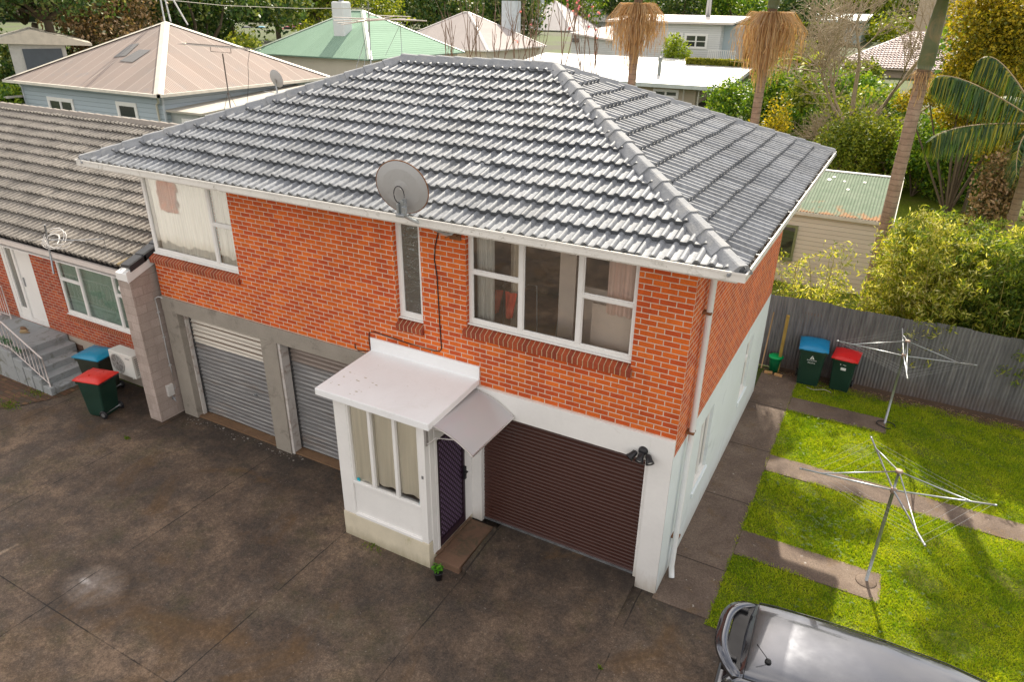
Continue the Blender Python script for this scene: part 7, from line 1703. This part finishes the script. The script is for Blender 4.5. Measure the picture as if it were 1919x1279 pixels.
# right hand palm: only its drooping fronds reach into the picture
rp = thing('palm_tree', 'palm at the right edge with big drooping dark green fronds', 'palm', (5.15, 15.5, -.05), 'tall palms behind the house')
bm = BM(); tube(bm, [(5.15, 15.5, -.2), (5.2, 15.5, 2.5), (5.15, 15.5, 5.0)], [.17, .13, .12], 12); obj('trunk', bm, PTR.m, rp)
bm = BM(); tube(bm, [(5.15, 15.5, 5.0), (5.15, 15.5, 5.5), (5.15, 15.5, 6.0)], [.14, .13, .08], 12); obj('crownshaft', bm, CSH, rp)
rng = np.random.default_rng(8); V, F, RV = [], [], []
def frond_px(tip, mid, y1, ym, leaf=.8, **k):
    b = np.array([5.15, 15.5, 5.95]); m_ = np.array(at(*mid, y=ym)); e = np.array(at(*tip, y=y1)); pts = []; n_ = 62
    for j in range(n_+1):
        t = j/n_; pts.append((1-t)**2*b+2*t*(1-t)*(2*m_-.5*b-.5*e)+t*t*e)
    for q, (a_, b_) in enumerate(zip(pts, pts[1:])): RV.append((a_, b_, .030*(1-.8*q/n_), .030*(1-.8*(q+1)/n_)))
    for j in range(8, n_+1):
        t = j/n_; l = leaf*(.5+.65*math.sin(math.pi*min(1, .12+t*.8))); tan = pts[j]-pts[j-1]; tan /= np.linalg.norm(tan); side = np.cross(tan, [0, 0, 1.]); side /= np.linalg.norm(side)
        for s in (-1, 1):
            for _ in range(2):
                d1 = side*s*.5+tan*.3+np.array([0, 0, -.25])+rng.normal(0, .08, 3); d1 /= np.linalg.norm(d1); d2 = np.array([0, 0, -1])+d1*.15+rng.normal(0, .07, 3); d2 /= np.linalg.norm(d2)
                p0 = pts[j]; p1 = p0+d1*l*.25; p2 = p1+d2*l*.85*rng.uniform(.85, 1.1); b_ = len(V); wv = tan*.024; V.extend([p0-wv*.5, p0+wv*.5, p1+wv, p1-wv, p2+wv*.15, p2-wv*.15]); F.extend([[b_, b_+1, b_+2, b_+3], [b_+3, b_+2, b_+4, b_+5]])
frond_px((1757, 143), (1830, 160), 14.6, 14.9); frond_px((1745, 262), (1815, 236), 14.0, 14.6); frond_px((1832, 116), (1880, 122), 15.6, 15.6, .7); frond_px((1905, 330), (1915, 262), 13.8, 14.4, .6)
for a in (0.2, 1.2, 2.2, 5.6): frond((5.15, 15.5, 5.95), (math.cos(a), math.sin(a), .9), 2.6, .5, rng, V, F, RV)
npmesh('frond', V, F, L_FR, rp); sticks('rib', RV, RACH, rp)
# golden evergreen at the right
def clumptree(label, pts, y, mat, n, size, seed, zb=0., trunk=.25, name='tree', shellv=.6):
    t = thing(name, label, 'tree', (at(*pts[0][:2], y=y).x, y, zb)); cs = []; segs = []; x0 = t.location.x
    for u, v, r_, dy in pts: c = at(u, v, y=y+dy); cs.append((tuple(c), (r_, r_, r_*.85))); segs.append(((x0, y, zb+1.2), tuple(c), trunk*.22, .02))
    segs.append(((x0, y, zb-.3), (x0, y, zb+1.5), trunk, trunk*.7)); sticks('trunk', segs, BARKD, t); V, F = leaves(cs, n, size, seed, .6, shellv); npmesh('crown', V, F, mat, t); return t
clumptree('tall golden green evergreen tree at the upper right corner', [(1870, 60, 1.5, 0), (1910, 20, 1.6, .5), (1840, 110, 1.2, -.3), (1800, 150, 1.0, 0), (1740, 175, .75, 0), (1890, 130, 1.5, .4), (1850, 10, 1.2, .6), (1900, 200, 1.4, .8), (1700, 190, .5, 0), (1830, 200, 1.1, .6), (1870, 255, 1.2, .6), (1790, 215, .8, .5)], 24., L_YEL, 42000, .062, 61)
clumptree('dark broadleaf trees massing behind the golden tree', [(1895, 90, 2.6, 2), (1930, 170, 2.6, 2), (1850, 230, 1.6, 2)], 29., L_MID, 9000, .13, 62, trunk=.1)
# bamboo screen behind the fence
rng = np.random.default_rng(44)
def bamboo(label, x, y, h, r, n_st, n_lf, seed, lsize=.068, mat=None):
    rg_ = np.random.default_rng(seed); t = thing('bamboo', label, 'bamboo', (x, y, -.05), 'bamboo behind the iron fence'); segs = []; P_ = []
    for k in range(n_st):
        b = np.array([x+rg_.normal(0, r*.35), y+rg_.normal(0, r*.3), -.05]); hh = h*rg_.uniform(.6, 1.05); ln_ = rg_.normal(0, .35, 2)*r*.8; prev = b
        for j in range(1, 8):
            s = j/7; c = b+np.array([ln_[0]*s**2, ln_[1]*s**2, hh*(s-.08*s**3)]); segs.append((prev, c, .012*(1-.7*s)+.003, .012*(1-.7*(s+.14))+.003)); prev = c
            if j > 1:
                for m_ in range(5):
                    a = rg_.uniform(0, 6.28); L_ = rg_.uniform(.15, .45)*r; e = c+np.array([math.cos(a)*L_, math.sin(a)*L_, rg_.uniform(-.1, .25)]); segs.append((c, e, .004, .002)); P_.append((c, e))
    P_ = np.array(P_); i = rg_.integers(0, len(P_), n_lf); f = rg_.uniform(.2, 1.15, n_lf)[:, None]; C_ = P_[i, 0]*(1-f)+P_[i, 1]*f+rg_.normal(0, .06, (n_lf, 3))
    d = rg_.normal(size=(n_lf, 3)); d[:, 2] -= .7; d /= np.linalg.norm(d, axis=1)[:, None]; e = np.cross(d, rg_.normal(size=(n_lf, 3))); e /= np.linalg.norm(e, axis=1)[:, None]
    s = lsize*rg_.uniform(.6, 1.3, n_lf)[:, None]; V = np.stack([C_-d*s, C_+e*s*.24-d*s*.2, C_+d*s, C_-e*s*.24-d*s*.2], 1).reshape(-1, 3)
    sticks('culm', segs, plain('bamboo_culm', (.30, .26, .07), .5), t); npmesh('foliage', V, np.arange(4*n_lf).reshape(n_lf, 4), mat or L_BAM, t)
spots = [(.45, 10.6, 2.9, .8, 6, 900, 'sparse bamboo shoots with pale leaves in front of the shed wall, nearest the house'), (1.2, 10.7, 3.3, .9, 7, 1200, 'loose pale leaved bamboo clump in front of the middle of the shed wall'),
 (2.1, 10.6, 3.7, .8, 10, 2800, 'bamboo clump at the right end of the shed wall'), (3.05, 10.6, 4.3, 1.05, 20, 17000, 'tall bright bamboo clump beside the thick palm trunk'), (3.6, 10.4, 4.35, 1.05, 20, 17000, 'dense bamboo clump behind the far clothesline'),
 (4.3, 10.6, 4.4, 1.05, 20, 17000, 'dense bamboo clump right of the far clothesline'), (5.1, 10.3, 4.4, 1.05, 20, 16000, 'dense bamboo clump nearest the right edge of the picture'), (3.3, 11.7, 4.1, 1.1, 16, 12000, 'bamboo in the second row behind the bright clump'),
 (4.1, 11.8, 4.3, 1.1, 16, 12000, 'bamboo in the middle of the second row'), (5.0, 11.8, 4.5, 1.1, 16, 12000, 'bamboo in the second row at the right'), (6.1, 10.9, 4.2, 1.2, 16, 8000, 'bamboo clump at the very right edge'), (6.2, 12.4, 4.2, 1.2, 14, 6000, 'bamboo in the third row beyond the right edge')]
L_BAM2 = leaf_mat('bamboo_leaf_dark_green', [(0.024, 0.064, 0.013), (0.08, 0.144, 0.019), (0.192, 0.272, 0.032), (0.416, 0.432, 0.064)], .4, .4, scale=.9)  # darker green leaf variety for some of the clumps
for i, (x, y, h, r_, ns, nl, lb) in enumerate(spots): bamboo(lb, x, y, h, r_, ns, nl, 400+i, mat=L_BAM2 if i in (5, 6, 7, 9, 10, 11) else None)
for i, (x, lb) in enumerate(((.9, 'low weedy plants at the foot of the bamboo behind the fence'),)):
    V, F = leaves([((x+k*.5, 9.9, .9+.25*math.sin(k)), (.4, .3, .45)) for k in range(3)], 900, .06, 70, .3); tag(npmesh('undergrowth', V, F, L_BAM), 'low leafy undergrowth along the back of the fence beside the shed', 'undergrowth')['kind'] = 'stuff'
# neighbour's lawn beyond the shed
xs = np.linspace(-8, 14, 23); ys = np.linspace(13, 37, 25); V = [(x, y, hgt(x, y)+.012) for y in ys for x in xs]; F = [[j*23+i, j*23+i+1, (j+1)*23+i+1, (j+1)*23+i] for j in range(24) for i in range(22)]
struct(npmesh('neighbour_lawn', V, F, LAWN))

# the unit across the driveway, seen only as the reflection in the upper left window
ou = thing('opposite_unit', 'white and brick unit across the driveway, mirrored in the upper left window', 'house', (-24, -9, -.05))
bm = BM(); box(bm, -36, -18.6, -16, -8.2, -.1, 3.1); obj('wall', bm, WHITE2, ou)
bm = BM(); box(bm, -22.9, -21.9, -8.2, -8.15, 1.3, 2.5); box(bm, -28.5, -26.2, -8.2, -8.15, .9, 3.0); obj('brick_panel', bm, BRICK2, ou, uv=True)
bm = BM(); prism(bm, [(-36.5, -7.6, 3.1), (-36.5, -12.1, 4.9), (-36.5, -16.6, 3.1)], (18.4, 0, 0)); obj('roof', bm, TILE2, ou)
window(ou, 'window', -26, -24, 1.2, 2.7, -8.14, (-25,), s=-1, sill=False)
